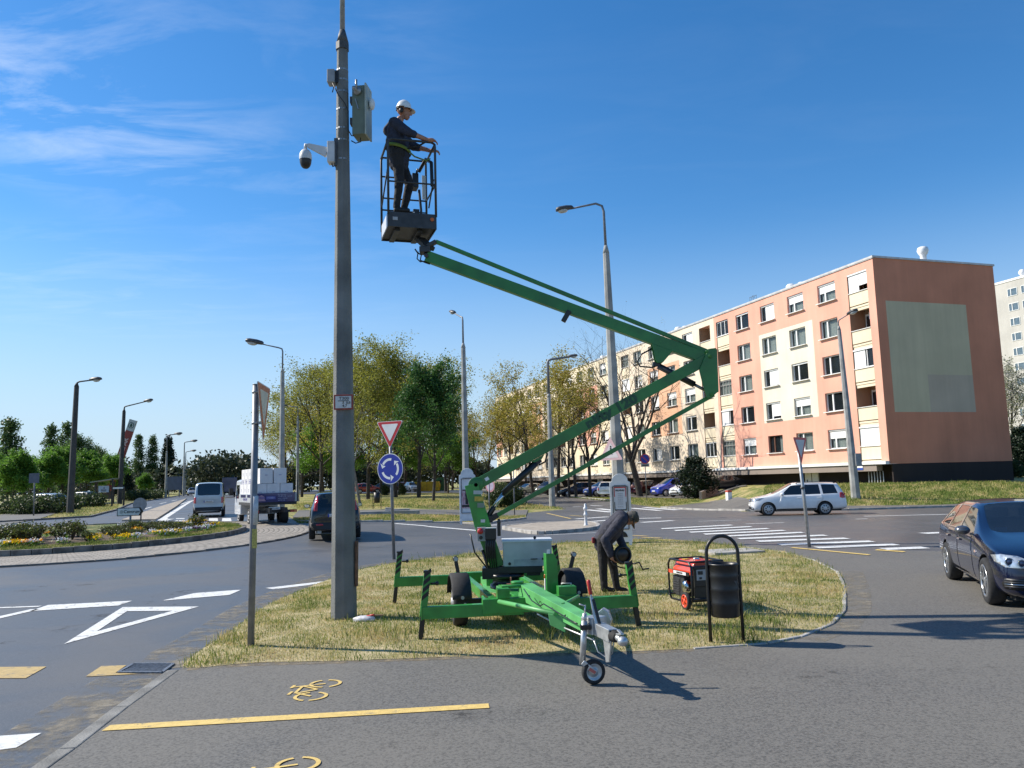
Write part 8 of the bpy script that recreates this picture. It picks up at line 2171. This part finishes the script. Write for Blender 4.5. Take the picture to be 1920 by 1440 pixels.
for x, y in ((.22, -WD / 2 - .06), (.22, WD / 2 + .06)):
    s_ = -1 if y < 0 else 1
    m = MB(); m.lathe((x, y, .125), (0, s_, 0), [(.08, -.06), (.118, -.055), (.125, -.04), (.125, -.015), (.115, 0), (.09, .0), (.085, -.01)], 26); w_ = m.build('wheel', M_RUBBER, t)
    m = MB(); m.lathe((x, y, .125), (0, s_, 0), [(.094, -.03), (.094, .0), (.075, .002), (.072, -.012)], 24); m.lathe((x, y, .125), (0, s_, 0), [(.03, -.04), (.03, .006), (.012, .01), (.001, .01)], 14)
    for i in range(5): a = i * 1.2566; m.beam(Vector((x, y - s_ * .006, .125)), Vector((x + .085 * math.cos(a), y - s_ * .006, .125 + .085 * math.sin(a))), .03, .012, up=(0, 1, 0))
    m.build('rim', M_GRED, w_)
m = MB(); m.tube([(LN / 2 + .02, .1, z0 + .02), (LN / 2 + .1, .05, .05), (LN / 2 + .12, -.1, .03)], .008, 6); m.build('earth_cable', mat('cable_grey', (.3, .3, .28), .6), t)

# ------------------------------------------------------------------ litter bin near the path
q = gi(1363, 1196)
t = thing('litter_bin', (q.x, q.y, ISL - .03), 'black ribbed litter bin hung in a tall arched tube frame in front of the generator', 'litter bin', rz=.03)
wB = .195; hB = 1.22; M_BINB = mat('bin_black', (.010, .010, .011), .4, .3, 9)
m = MB(); pts = [(-wB, 0, -.05), (-wB * .99, 0, .5), (-wB * .97, 0, hB - wB)] + [(-wB * .97 * math.cos(rad(a)), 0, hB - wB + wB * math.sin(rad(a))) for a in range(12, 169, 12)] + [(wB * .97, 0, hB - wB), (wB * .99, 0, .5), (wB, 0, -.05)]
m.tube(pts, .021, 12); m.build('arch_frame', M_BINB, t)
m = MB(); R0 = .168; prof = [(.001, .28), (R0 - .01, .28), (R0, .30)]
for z in (.44, .60, .755): prof += [(R0 + .002, z - .02), (R0 + .009, z), (R0 + .002, z + .02)]
prof += [(R0 + .004, .875), (R0 + .012, .882), (R0 + .012, .90), (R0 - .004, .90), (R0 - .006, .84), (R0 - .01, .34), (.001, .33)]
m.lathe((0, 0, 0), (0, 0, 1), prof, 40); db_ = m.build('drum', M_BINB, t)
m = MB()
for z in (.42, .82):
    for s_ in (-1, 1): m.box((s_ * (wB - .018), 0, z), (.035, .03, .04))
m.build('hinge_bracket', M_BINB, t)
m = MB()
for i, (a, z) in enumerate(((-.62, .70), (-.58, .69), (-.54, .675), (-.50, .69), (-.56, .655))):
    p_ = Vector((math.sin(-a) * .1, 0, z)); m.box((.09 + .012 * i, -(R0 ** 2 - (.09 + .012 * i) ** 2) ** .5 - .003, z), (.008, .003, .045), M=Matrix.Rotation(.3 * (i - 2), 3, 'Y'))
m.build('scratch_marks', mat('scratch_grey', (.10, .10, .10), .6), db_)

# odds and ends by the foot of the pole
b = gi(682, 1166)
t = thing('hand_tools', (b.x, b.y, ISL), 'small white bag with a red handled tool at the foot of the concrete pole', 'bag')
m = MB(); m.lathe((0, 0, .03), (1, 0, .1), [(.001, -.17), (.04, -.16), (.06, -.05), (.055, .08), (.03, .17), (.001, .18)], 10); m.xform(Matrix.Rotation(-.35, 4, 'Z')); m.build('bag', mat('bag_white', (.5, .5, .54), .6, .2, 20), t)
m = MB(); m.tube([(.05, -.03, .08), (.14, -.05, .10), (.16, -.05, .10)], .014, 6); m.build('red_handle', M_RSIGN, t)
m = MB(); m.box((.22, -.03, .09), (.14, .025, .02), .1); m.build('tool_blade', mat('wood_brown', (.25, .16, .09), .7), t)
# ------------------------------------------------------------------ trees, shrubs, flowers
def leaf_mat(name, c1, c2, transl=0.4):
    m = bpy.data.materials.new(name); m.use_nodes = True
    t = m.node_tree; N = t.nodes; L = t.links; b = N['Principled BSDF']
    b.inputs['Roughness'].default_value = .5; b.inputs['Specular IOR Level'].default_value = .3
    g = N.new('ShaderNodeNewGeometry'); x = N.new('ShaderNodeMix'); x.data_type = 'RGBA'
    x.inputs[6].default_value = (*c1, 1); x.inputs[7].default_value = (*c2, 1)
    L.new(g.outputs['Random Per Island'], x.inputs[0]); L.new(x.outputs[2], b.inputs['Base Color'])
    tr = N.new('ShaderNodeBsdfTranslucent'); ms = N.new('ShaderNodeMixShader'); ms.inputs[0].default_value = transl
    L.new(x.outputs[2], tr.inputs[0]); L.new(b.outputs[0], ms.inputs[1]); L.new(tr.outputs[0], ms.inputs[2]); L.new(ms.outputs[0], N['Material Output'].inputs[0])
    return m
BARK = mat('bark', (.050, .042, .034), .95, .35, 6, bump=.6, bscale=24); BARK_L = mat('pale_bark', (.17, .155, .14), .9, .35, 6, bump=.4, bscale=24)
LF_OL = leaf_mat('olive_leaf', (.19, .20, .032), (.31, .31, .055), .5); LF_YEL = leaf_mat('yellow_spring_leaf', (.36, .27, .05), (.31, .31, .06), .5); LF_GR = leaf_mat('green_leaf', (.035, .10, .025), (.08, .17, .04))
LF_BR = leaf_mat('bright_green_leaf', (.09, .20, .025), (.16, .30, .04), .5); LF_PO = leaf_mat('poplar_leaf', (.06, .11, .035), (.11, .17, .055)); LF_DK = leaf_mat('dark_needle', (.010, .022, .012), (.022, .04, .018), .15)
LF_FAR = leaf_mat('far_leaf', (.035, .048, .026), (.075, .09, .045), .25); LF_BL = leaf_mat('blossom', (.55, .50, .46), (.20, .24, .08)); LF_ROSE = leaf_mat('rose_leaf', (.05, .045, .015), (.10, .14, .03)); LF_BUSH = leaf_mat('bush_leaf', (.03, .05, .02), (.07, .10, .03))
def leaf_quads(name, pts, size, m, r, up_bias=0.3, parent=None):
    n = len(pts); P0 = np.asarray(pts)
    a = r.normal(size=(n, 3)); a /= np.linalg.norm(a, axis=1)[:, None]
    b = r.normal(size=(n, 3)); b[:, 2] *= (1 - up_bias); b -= (a * b).sum(1)[:, None] * a; b /= np.linalg.norm(b, axis=1)[:, None]
    s = size * r.uniform(.55, 1.3, n)[:, None]
    v = np.empty((n, 4, 3)); v[:, 0] = P0 - a * s * .5; v[:, 1] = P0 + b * s * .34; v[:, 2] = P0 + a * s * .5; v[:, 3] = P0 - b * s * .34
    me = bpy.data.meshes.new(name); me.vertices.add(n * 4); me.vertices.foreach_set('co', v.ravel())
    me.loops.add(n * 4); me.loops.foreach_set('vertex_index', np.arange(n * 4, dtype=np.int32)); me.polygons.add(n)
    me.polygons.foreach_set('loop_start', np.arange(0, n * 4, 4, dtype=np.int32)); me.polygons.foreach_set('loop_total', np.full(n, 4, np.int32))
    me.materials.append(m); me.update(calc_edges=True)
    return link(name, me, parent)
def tree_proto(seed, H, name, bole=.28, spread=.42, levels=4, kids=(7, 5, 4, 3), leaf=None, leaf_n=30, leaf_s=.2, bark=None, lean=(0, 0), r0=None, droop=.12, fuzz=.45, fork=False, ang=(28, 62), col=1.0, t0=.34):
    rn = random.Random(seed); r = np.random.default_rng(seed); mb = MB(); tips = []
    r0 = r0 or H * .018
    def grow(p, d, L_, rad0, lev):
        n = 5 if lev < 2 else (4 if lev == 2 else 3); pts = [p]; rs = [rad0]; q = p; dd = d
        for i in range(n):
            w = .10 + .10 * lev
            dd = (dd + Vector((rn.uniform(-w, w), rn.uniform(-w, w), rn.uniform(-w, w) + (.10 if lev else .05)))).normalized()
            q = q + dd * L_ / n; pts.append(q); rs.append(rad0 * (1 - (i + 1) / n * (.62 if lev else .5)))
        mb.tube(pts, rs, 8 if lev == 0 else (5 if lev == 1 else 3), cap=False)
        if lev >= levels:
            tips.append((pts[1], pts[-1])); return
        k = kids[min(lev, len(kids) - 1)]
        for i in range(k):
            t = (t0 if lev == 0 else .25) + (1.04 - t0 if lev == 0 else .75) * (i + rn.uniform(.1, .9)) / k
            t = min(t, 1.0); f = t * n; j = min(int(f), n - 1); base = pts[j].lerp(pts[j + 1], f - j); rr = rs[j] + (rs[j + 1] - rs[j]) * (f - j)
            az = rn.uniform(0, 6.283) if lev else i * 2.4 + rn.uniform(-.5, .5); an = rad(rn.uniform(*ang)) * (1 - .35 * t if lev == 0 else 1) * (col if lev == 0 else 1)
            ax = (pts[j + 1] - pts[j]).normalized(); e1 = ax.orthogonal().normalized(); e2 = ax.cross(e1)
            nd = ax * math.cos(an) + (e1 * math.cos(az) + e2 * math.sin(az)) * math.sin(an)
            nl = L_ * (spread * (1.35 - .6 * t) if lev == 0 else rn.uniform(.42, .68)) 
            grow(base, nd.normalized(), nl, rr * (.55 if lev == 0 else .6), lev + 1)
        if lev: tips.append((pts[-2], pts[-1]))
    if fork:
        grow(Vector((0, 0, -.1)), Vector((lean[0], lean[1], 1)).normalized(), H * bole, r0, 9) if False else None
        b0 = Vector((0, 0, -.1)); b1 = Vector((lean[0] * H * bole, lean[1] * H * bole, H * bole)); mb.tube([b0, b0.lerp(b1, .5) + Vector((.05, 0, 0)), b1], [r0 * 1.15, r0, r0 * .9], 9, cap=False)
        for i in range(5):
            az = i * 1.26 + rn.uniform(-.3, .3); an = rad(rn.uniform(18, 48)); grow(b1 - Vector((0, 0, .1 * i)), Vector((math.cos(az) * math.sin(an), math.sin(az) * math.sin(an), math.cos(an))), H * (1 - bole) * rn.uniform(.7, 1.0), r0 * .62, 1)
    else: grow(Vector((0, 0, -.1)), Vector((lean[0], lean[1], 1)).normalized(), H * .92, r0, 0)
    o = mb.mesh('trunk', [bark or BARK]); root = bpy.data.objects.new(name, None); COL.objects.link(root)
    link('trunk', o, root)
    if leaf and tips:
        A = np.array([t_[0] for t_ in tips]); B = np.array([t_[1] for t_ in tips]); N_ = len(tips) * leaf_n
        i = r.integers(0, len(tips), N_); f = r.random(N_)[:, None]; pts = A[i] * (1 - f) + B[i] * f + r.normal(size=(N_, 3)) * fuzz
        pts = pts[pts[:, 2] > H * .10]
        leaf_quads('crown', pts, leaf_s, leaf, r, parent=root)
    return root
def crown_proto(seed, H, name, leaf, prof, n, leaf_s, bark=None, clump=24, r0=.16, cl_r=.5, trunk_top=.7):
    """foliage in clumps through a profile (height fraction, radius): columnar and conical trees, hedges, shrubs"""
    rn = random.Random(seed); r = np.random.default_rng(seed); root = bpy.data.objects.new(name, None); COL.objects.link(root); pts = []; mb = MB()
    zs = [p[0] for p in prof]; rs = [p[1] for p in prof]
    mb.tube([(0, 0, -.1), (rn.uniform(-.1, .1), 0, H * .3), (0, rn.uniform(-.1, .1), H * trunk_top)], [r0, r0 * .8, r0 * .2], 7, cap=False)
    for i in range(n):
        z = rn.choice([rn.uniform(zs[0], zs[-1])] * 2 + [rn.triangular(zs[0], zs[-1], (zs[0] + zs[-1]) * .4)]); R_ = float(np.interp(z, zs, rs)); a = rn.uniform(0, 6.283); q = R_ * math.sqrt(rn.uniform(.12, 1.0)) * rn.uniform(.72, 1.1)
        c = Vector((q * math.cos(a), q * math.sin(a), z * H)); pts.append(np.array(c) + r.normal(size=(clump, 3)) * cl_r * np.array([1, 1, .8]))
        if i % 3 == 0: mb.tube([(0, 0, max(.1, c.z - q * .8)), c * .5 + Vector((0, 0, c.z * .5 - q * .1)), c], [r0 * .3, r0 * .18, r0 * .06], 3, cap=False)
    pts = np.concatenate(pts); pts = pts[pts[:, 2] > 0.05]
    link('trunk', mb.mesh('trunk', [bark or BARK]), root); leaf_quads('crown', pts, leaf_s, leaf, r, parent=root)
    return root
_first = set(); _height = {}
def plant(proto, px, Y, label, top=None, H=None, rz=None, group=None, cat='tree', base=None, sx=1.0):
    if base is None: b = at(px, 915, Y); b = Vector((b.x, b.y, zg(b.x, b.y)))
    else: b = Vector(base)
    s = 1.0
    if top is not None:
        if proto.name not in _height:
            z = np.concatenate([[v.co.z for v in c.data.vertices] for c in proto.children]); _height[proto.name] = float(np.percentile(z, 99.7))
        s = (at(px, top, Y).z - b.z) / _height[proto.name]
    rz = random.uniform(0, 6.28) if rz is None else rz
    if proto.name not in _first: _first.add(proto.name); o = proto; o.location = b; o.rotation_euler = (0, 0, rz)
    else: o = dup(proto, b, rz)
    o.scale = (s * sx, s * sx, s)
    for k in ('group',):
        if k in o: del o[k]
    return tag(o, label, cat, group)
# park trees left of the middle
TA = [tree_proto(11, 13, 'park_tree', leaf=LF_OL, leaf_n=46, leaf_s=.20, fuzz=.36, levels=3, kids=(11, 6, 5), spread=.48, t0=.24, ang=(34, 72)), tree_proto(12, 13, 'park_tree', leaf=LF_OL, leaf_n=36, leaf_s=.20, fuzz=.36, levels=3, kids=(9, 6, 5), spread=.52, lean=(.08, 0), t0=.26, ang=(34, 70)), tree_proto(14, 13, 'park_tree', leaf=LF_YEL, leaf_n=34, leaf_s=.20, fuzz=.34, levels=3, kids=(11, 6, 5), spread=.50, t0=.24, ang=(34, 72))]
TB = tree_proto(21, 11, 'park_tree', leaf=LF_GR, leaf_n=44, leaf_s=.24, fuzz=.26, levels=3, kids=(12, 6, 5), spread=.42, r0=.15, ang=(28, 62), t0=.24)
TG = tree_proto(24, 9, 'park_tree', leaf=LF_BR, leaf_n=46, leaf_s=.26, fuzz=.35, levels=3, kids=(8, 6, 5), spread=.44)
for i, px, Y, top, lab in ((0, 690, 82, 641, 'tall olive leaved park tree just right of the concrete pole'), (1, 742, 88, 637, 'tall park tree behind the roundabout sign with bare top twigs'), (2, 640, 90, 655, 'yellowish park tree hidden behind the concrete pole'),
                           (1, 600, 86, 668, 'sparse brownish park tree left of the concrete pole'), (0, 566, 104, 705, 'olive park tree behind the truck load'), (2, 536, 128, 770, 'smaller yellow green tree behind the signpost'),
                           (1, 785, 84, 652, 'leafy park tree behind the dense dark green one'), (0, 836, 112, 690, 'park tree right of the dense dark green one'), (2, 715, 118, 700, 'farther yellow green park tree in the gap beside the pole'), (0, 625, 122, 690, 'farther olive park tree between the truck and the pole'), (1, 760, 125, 690, 'farther park tree behind the yellow container'), (2, 848, 130, 745, 'far pale tree beside the lamp left of the boom')):
    plant(TA[i], px, Y, lab, top, 13.4, sx=1.02)
plant(TB, 812, 68, 'dense dark green park tree right of the blue roundabout sign', 675, 11.3, sx=1.05)
plant(TG, 608, 96, 'low bright green park tree behind the black off-roader', 790, 9, sx=1.15); plant(TG, 655, 108, 'bright green undergrowth tree right behind the concrete pole', 800, 9, sx=1.1); plant(TG, 748, 100, 'bright green low tree behind the blue roundabout sign', 790, 9, sx=1.1); plant(TG, 840, 104, 'green low tree left of the white advert board', 810, 9, sx=1.2)
tw_ = tree_proto(31, 12, 'park_tree', leaf=LF_OL, leaf_n=16, leaf_s=.2, levels=3, kids=(7, 5, 4), lean=(-.12, 0), bark=BARK_L); plant(tw_, 676, 58, 'pale barked leaning tree at the right side of the concrete pole', 690, 12.3, rz=0, sx=.8)
# trees in front of the block
TD = [tree_proto(41, 12, 'street_tree', leaf=LF_YEL, leaf_n=34, leaf_s=.20, fuzz=.32, levels=3, kids=(8, 6, 5), spread=.50, t0=.28, ang=(32, 68)), tree_proto(42, 12, 'street_tree', leaf=LF_YEL, leaf_n=26, leaf_s=.20, fuzz=.30, levels=3, kids=(8, 6, 5), spread=.50, lean=(.05, 0))]
for i, px, Y, top, lab in ((0, 1046, 86, 655, 'tall yellow leaved tree behind the middle street lamp'), (1, 1000, 96, 672, 'airy yellow tree left of the middle street lamp'), (0, 958, 100, 742, 'yellow tree above the dark hydraulic cylinder'), (1, 915, 104, 752, 'yellow tree just right of the left advert board'), (0, 893, 118, 770, 'small yellow tree at the left end of the block'), (1, 1080, 80, 690, 'sparse yellow tree over the parked black estate'), (0, 985, 116, 765, 'yellow tree close to the facade behind the boom')):
    plant(TD[i], px, Y, lab, top, 12.3)
TC = tree_proto(52, 16, 'bare_tree', bole=.26, fork=True, levels=4, kids=(0, 6, 5, 4), leaf=LF_YEL, leaf_n=1, leaf_s=.14, fuzz=.12, lean=(-.20, 0), r0=.34, ang=(24, 66))
b_ = gnd(1201, 932); plant(TC, 1180, b_.y, 'big bare branched tree with a leaning trunk in front of the cream facade', top=590, base=b_, rz=0.0, sx=1.0)
TC2 = tree_proto(53, 10, 'bare_tree', bole=.36, fork=True, levels=3, kids=(0, 6, 5), leaf=LF_YEL, leaf_n=2, leaf_s=.16, fuzz=.2, r0=.17); plant(TC2, 1106, 80, 'smaller bare tree beside the parked black estate', 708, 9.6); plant(TC2, 1067, 83, 'thin bare tree left of the black estate', 740, 9.6, sx=.8)
SJ = crown_proto(61, 4.2, 'evergreen_shrub', LF_DK, [(.06, .9), (.2, 1.6), (.45, 1.75), (.7, 1.3), (1.0, .35)], 230, .22, clump=26, cl_r=.22, r0=.12); plant(SJ, 1306, 66, 'dark evergreen shrub at the end of the low retaining wall', 856, 4.3, cat='shrub', sx=1.35)
SB = crown_proto(62, 2.4, 'round_bush', LF_BUSH, [(.02, 1.3), (.4, 1.5), (.8, 1.2), (1.0, .5)], 170, .20, clump=24, cl_r=.2, r0=.06); plant(SB, 938, 58, 'dark green round bush behind the green riser', 905, 2.5, cat='bush'); plant(SB, 960, 62, 'dark green bush behind the hydraulic cylinder', 908, 2.5, cat='bush')
for px, lab in ((722, 'small dark bush left of the blue roundabout sign post'), (754, 'small dark bush right of the blue roundabout sign post')): plant(SB, px, 100, lab, 908, 2.5, cat='bush', sx=.7)
# right edge
TJ = tree_proto(71, 11, 'blossom_tree', leaf=LF_BL, leaf_n=26, leaf_s=.20, fuzz=.3, levels=3, kids=(8, 6, 5), spread=.42); plant(TJ, 1912, 82, 'white blossoming tree between the gable and the pale tower block', 672, 11.3)
plant(SB, 1903, 70, 'dark bush at the right edge beside the plinth of the gable', 862, 2.5, cat='bush', sx=1.1); plant(SJ, 1925, 76, 'dark evergreen bush at the far right edge', 800, 4.3, cat='bush')
# left side: poplars, round trees, conifer, hedges
EP = [crown_proto(81, 15, 'poplar_tree', LF_PO, [(.12, .9), (.35, 1.75), (.65, 1.7), (.88, 1.0), (1.0, .25)], 250, .42, clump=22, cl_r=.42), crown_proto(82, 15, 'poplar_tree', LF_PO, [(.12, .9), (.35, 1.45), (.65, 1.5), (.88, .9), (1.0, .2)], 220, .42, clump=22, cl_r=.38)]
for i, px, Y, top, w in ((0, 15, 120, 785, 1.25), (0, 92, 165, 797, 1.0), (1, 121, 160, 792, 1.0), (1, 258, 190, 815, .9), (0, 284, 190, 817, .85)):
    plant(EP[i], px, Y, {15: 'broad poplar at the left edge of the picture', 92: 'left poplar of the pair behind the far left lamp', 121: 'right poplar of the pair behind the far left lamp', 258: 'poplar just right of the slanted red pylon', 284: 'second poplar right of the slanted red pylon'}[px], top, 15.4, sx=w)
EC = crown_proto(84, 14, 'conifer_tree', LF_DK, [(.05, 3.2), (.3, 2.6), (.6, 1.6), (.85, .7), (1.0, .1)], 260, .5, clump=22, cl_r=.4); plant(EC, 314, 185, 'dark conifer behind the thin lamp right of the pylon', 820, 14.3, cat='tree'); plant(EC, 408, 290, 'small dark conifer at the end of the left road', 880, 14.3, sx=.7)
plant(EC, 214, 175, 'dark conifer left of the slanted red pylon', 862, 14.3, sx=1.2); plant(EC, 240, 150, 'dark conifer at the foot of the red pylon', 880, 14.3, sx=1.3); plant(EC, 445, 270, 'dark conifer above the truck cab', 872, 14.3, sx=.9)
EF = [tree_proto(91, 6, 'round_tree', leaf=LF_BR, leaf_n=60, leaf_s=.24, fuzz=.24, levels=3, kids=(9, 6, 5), spread=.46, r0=.11, ang=(30, 70)), tree_proto(92, 6, 'round_tree', leaf=LF_BR, leaf_n=52, leaf_s=.24, fuzz=.26, levels=3, kids=(9, 6, 5), spread=.50, r0=.11, ang=(30, 70))]
for i, (px, Y, top, w) in enumerate(((22, 74, 846, 1.25), (-25, 78, 850, 1.2), (86, 92, 850, 1.2), (118, 98, 838, 1.2), (163, 104, 846, 1.15), (205, 112, 852, 1.0), (55, 98, 858, 1.1))):
    plant(EF[i % 2], px, Y, 'small round bright green tree in the row at the far left', top, 6.2, sx=w, group='row of round trees at the far left')
EW = tree_proto(95, 11, 'willow_tree', leaf=LF_PO, leaf_n=44, leaf_s=.3, fuzz=.4, levels=3, kids=(9, 6, 5), spread=.44); plant(EW, 152, 140, 'pale loose leaved tree behind the row of round trees', 815, 11.3); plant(EW, 30, 135, 'loose leaved tree behind the round tree at the left edge', 868, 11.3); plant(EW, 185, 150, 'greyish loose leaved tree left of the red pylon', 838, 11.3)
plant(EF[0], 268, 128, 'light green shrubby tree by the roadside near the pylon', 888, 6.2, sx=1.2)
HG = crown_proto(97, 1.3, 'hedge', LF_BUSH, [(.0, 2.0), (.6, 2.1), (1.0, 1.5)], 150, .2, clump=24, cl_r=.18, r0=.04)
for px, Y, lab in ((80, 62, 'low dark hedge in front of the silver estate car'), (52, 64, 'low hedge left of the thin square sign'), (108, 70, 'small hedge end right of the silver car'), (255, 112, 'long low hedge behind the dark gate frame'), (285, 122, 'low hedge along the left road'), (160, 80, 'low bush by the notice shelter')):
    plant(HG, px, Y, lab, cat='hedge', rz=random.uniform(0, 3))
# far wood along the horizon: reads as one mass
r_ = np.random.default_rng(5); n = 30000
X = r_.uniform(-330, 40, n); Yf = 330 + r_.uniform(0, 40, n) + .25 * np.abs(X + 90); hh = 9.5 + 3.5 * np.sin(X * .13) + 2.5 * np.sin(X * .41 + 1) + r_.normal(size=n) * .8; zz_ = np.array([zg(a, b) for a, b in zip(X, Yf)]) + hh * np.sqrt(r_.random(n))
tag(leaf_quads('far_wood', np.stack([X, Yf, zz_], 1), 1.5, LF_FAR, r_), 'dark far wood along the horizon behind the left road', 'wood', kind='stuff')
n = 14000; X = r_.uniform(-260, -58, n); Yf = 175 + r_.uniform(0, 25, n) + .1 * np.abs(X + 90); hh = 5 + 1.5 * np.sin(X * .23) + r_.normal(size=n) * .5; zz_ = np.array([zg(a, b) for a, b in zip(X, Yf)]) + hh * np.sqrt(r_.random(n))
tag(leaf_quads('undergrowth', np.stack([X, Yf, zz_], 1), 1.1, LF_FAR, r_), 'dark undergrowth behind the row of poplars on the left', 'undergrowth', kind='stuff')
n = 16000; X = r_.uniform(-62, -5, n); Yf = 152 + r_.uniform(0, 14, n); hh = 6.0 + 1.6 * np.sin(X * .31) + r_.normal(size=n) * .6; zz_ = np.array([zg(a, b) for a, b in zip(X, Yf)]) + hh * np.sqrt(r_.random(n))
tag(leaf_quads('undergrowth', np.stack([X, Yf, zz_], 1), .8, LF_FAR, r_), 'dark undergrowth behind the cars beyond the park', 'undergrowth', kind='stuff')
# rose bushes and pansies of the roundabout
def rose(seed):
    rn = random.Random(seed); r = np.random.default_rng(seed); mb = MB(); P_pts = []
    for i in range(11):
        a = rn.uniform(0, 6.28); h = rn.uniform(.28, .56); d = Vector((math.cos(a) * .30, math.sin(a) * .30, 0)); p = [Vector((0, 0, 0)), d * .35 + Vector((0, 0, h * .5)), d * rn.uniform(.6, 1.0) + Vector((0, 0, h))]
        mb.tube(p, [.013, .010, .005], 4, cap=False)
        for q in range(2): e = p[1] + Vector((rn.uniform(-.2, .2), rn.uniform(-.2, .2), rn.uniform(.1, .3))); mb.tube([p[1], e], [.008, .004], 3, cap=False); P_pts.append(e)
        P_pts += [p[2], p[1].lerp(p[2], .6)]
    pts = np.concatenate([np.array(q) + r.normal(size=(7, 3)) * .06 for q in P_pts])
    root = bpy.data.objects.new('rose_bush', None); COL.objects.link(root); link('stem', mb.mesh('stem', [mat('rose_stem', (.06, .04, .025), .9)]), root); leaf_quads('foliage', pts, .085, LF_ROSE, r, parent=root)
    return root
RS = [rose(1), rose(2), rose(3)]
rn = random.Random(9); k = 0
while k < 54:
    a = rad(rn.uniform(-95, 55)); q = rn.uniform(2.2, 4.9); x, y = RB[0] + q * math.cos(a), RB[1] + q * math.sin(a)
    plant(RS[k % 3], 0, 0, 'twiggy brown green rose bush in the roundabout flower bed', base=(x, y, h_rb(x, y)), group='rose bushes on the roundabout', cat='bush').scale = ((1, 1, 1) if x / y < -.53 or x / y > -.40 else (.8, .8, .55)); k += 1
def pansy(col, nm):
    r = np.random.default_rng(len(nm)); root = bpy.data.objects.new('pansy_clump', None); COL.objects.link(root)
    p = r.normal(size=(70, 3)) * np.array([.13, .13, .04]) + np.array([0, 0, .09]); leaf_quads('foliage', p, .07, LF_BR, r, parent=root)
    p = r.normal(size=(46, 3)) * np.array([.13, .13, .03]) + np.array([0, 0, .16]); leaf_quads('petals', p, .085, leaf_mat('petal_' + nm, col, tuple(min(1, c * 1.25) for c in col), .3), r, parent=root)
    return root
PN = {'yellow': pansy((.70, .46, .01), 'yellow'), 'orange': pansy((.66, .26, .01), 'orange'), 'white': pansy((.62, .62, .66), 'white'), 'purple': pansy((.10, .05, .12), 'purple_')}
for i in range(62):
    cn = rn.choice(['yellow', 'yellow', 'orange', 'white', 'white', 'purple']) if i < 46 else rn.choice(['yellow', 'white', 'orange'])
    a = rad(rn.uniform(-95, 58)); q = rn.uniform(5.0, 5.45) if i < 46 else rn.uniform(2.0, 4.8)
    x, y = RB[0] + q * math.cos(a), RB[1] + q * math.sin(a)
    plant(PN[cn], 0, 0, 'clump of %s pansies in the roundabout flower bed' % cn, base=(x, y, h_rb(x, y) + .02), group=cn + ' pansies on the roundabout', cat='flowers')
# rough grass on the bank and the verges
def pl_(pts): return [G2(*p) for p in pts]
blades('grass', pl_(((1430, 944), (1600, 949), (1760, 947), (1925, 940), (1925, 906), (1668, 907), (1440, 912))), 22000, .06, .2, .03, zf_g, M_BLADE_G, 21, label='rough green grass on the bank in front of the block')
blades('grass', pl_(((560, 983), (677, 977), (863, 980), (985, 972), (985, 968), (700, 967), (548, 974))), 14000, .05, .14, .02, zf_g, M_BLADE, 22, label='short grass on the verge before the park path')
blades('grass', pl_(((1000, 946), (1060, 954), (985, 956), (860, 956), (560, 957), (545, 945), (700, 938), (900, 940))), 18000, .06, .16, .035, zf_g, M_BLADE, 23, label='thin grass under the park trees')
blades('grass', pl_(((1065, 933), (1130, 940), (1180, 946), (1240, 951), (1330, 938), (1130, 934))), 5000, .06, .16, .03, zf_g, M_BLADE_G, 24, label='green grass strip before the parked cars')
blades('grass', pl_(((0, 984), (110, 972), (169, 969), (216, 957), (225, 946), (172, 948), (110, 963), (70, 976))), 8000, .05, .14, .025, zf_g, M_BLADE, 25, label='short grass on the left verge by the dark lamp')
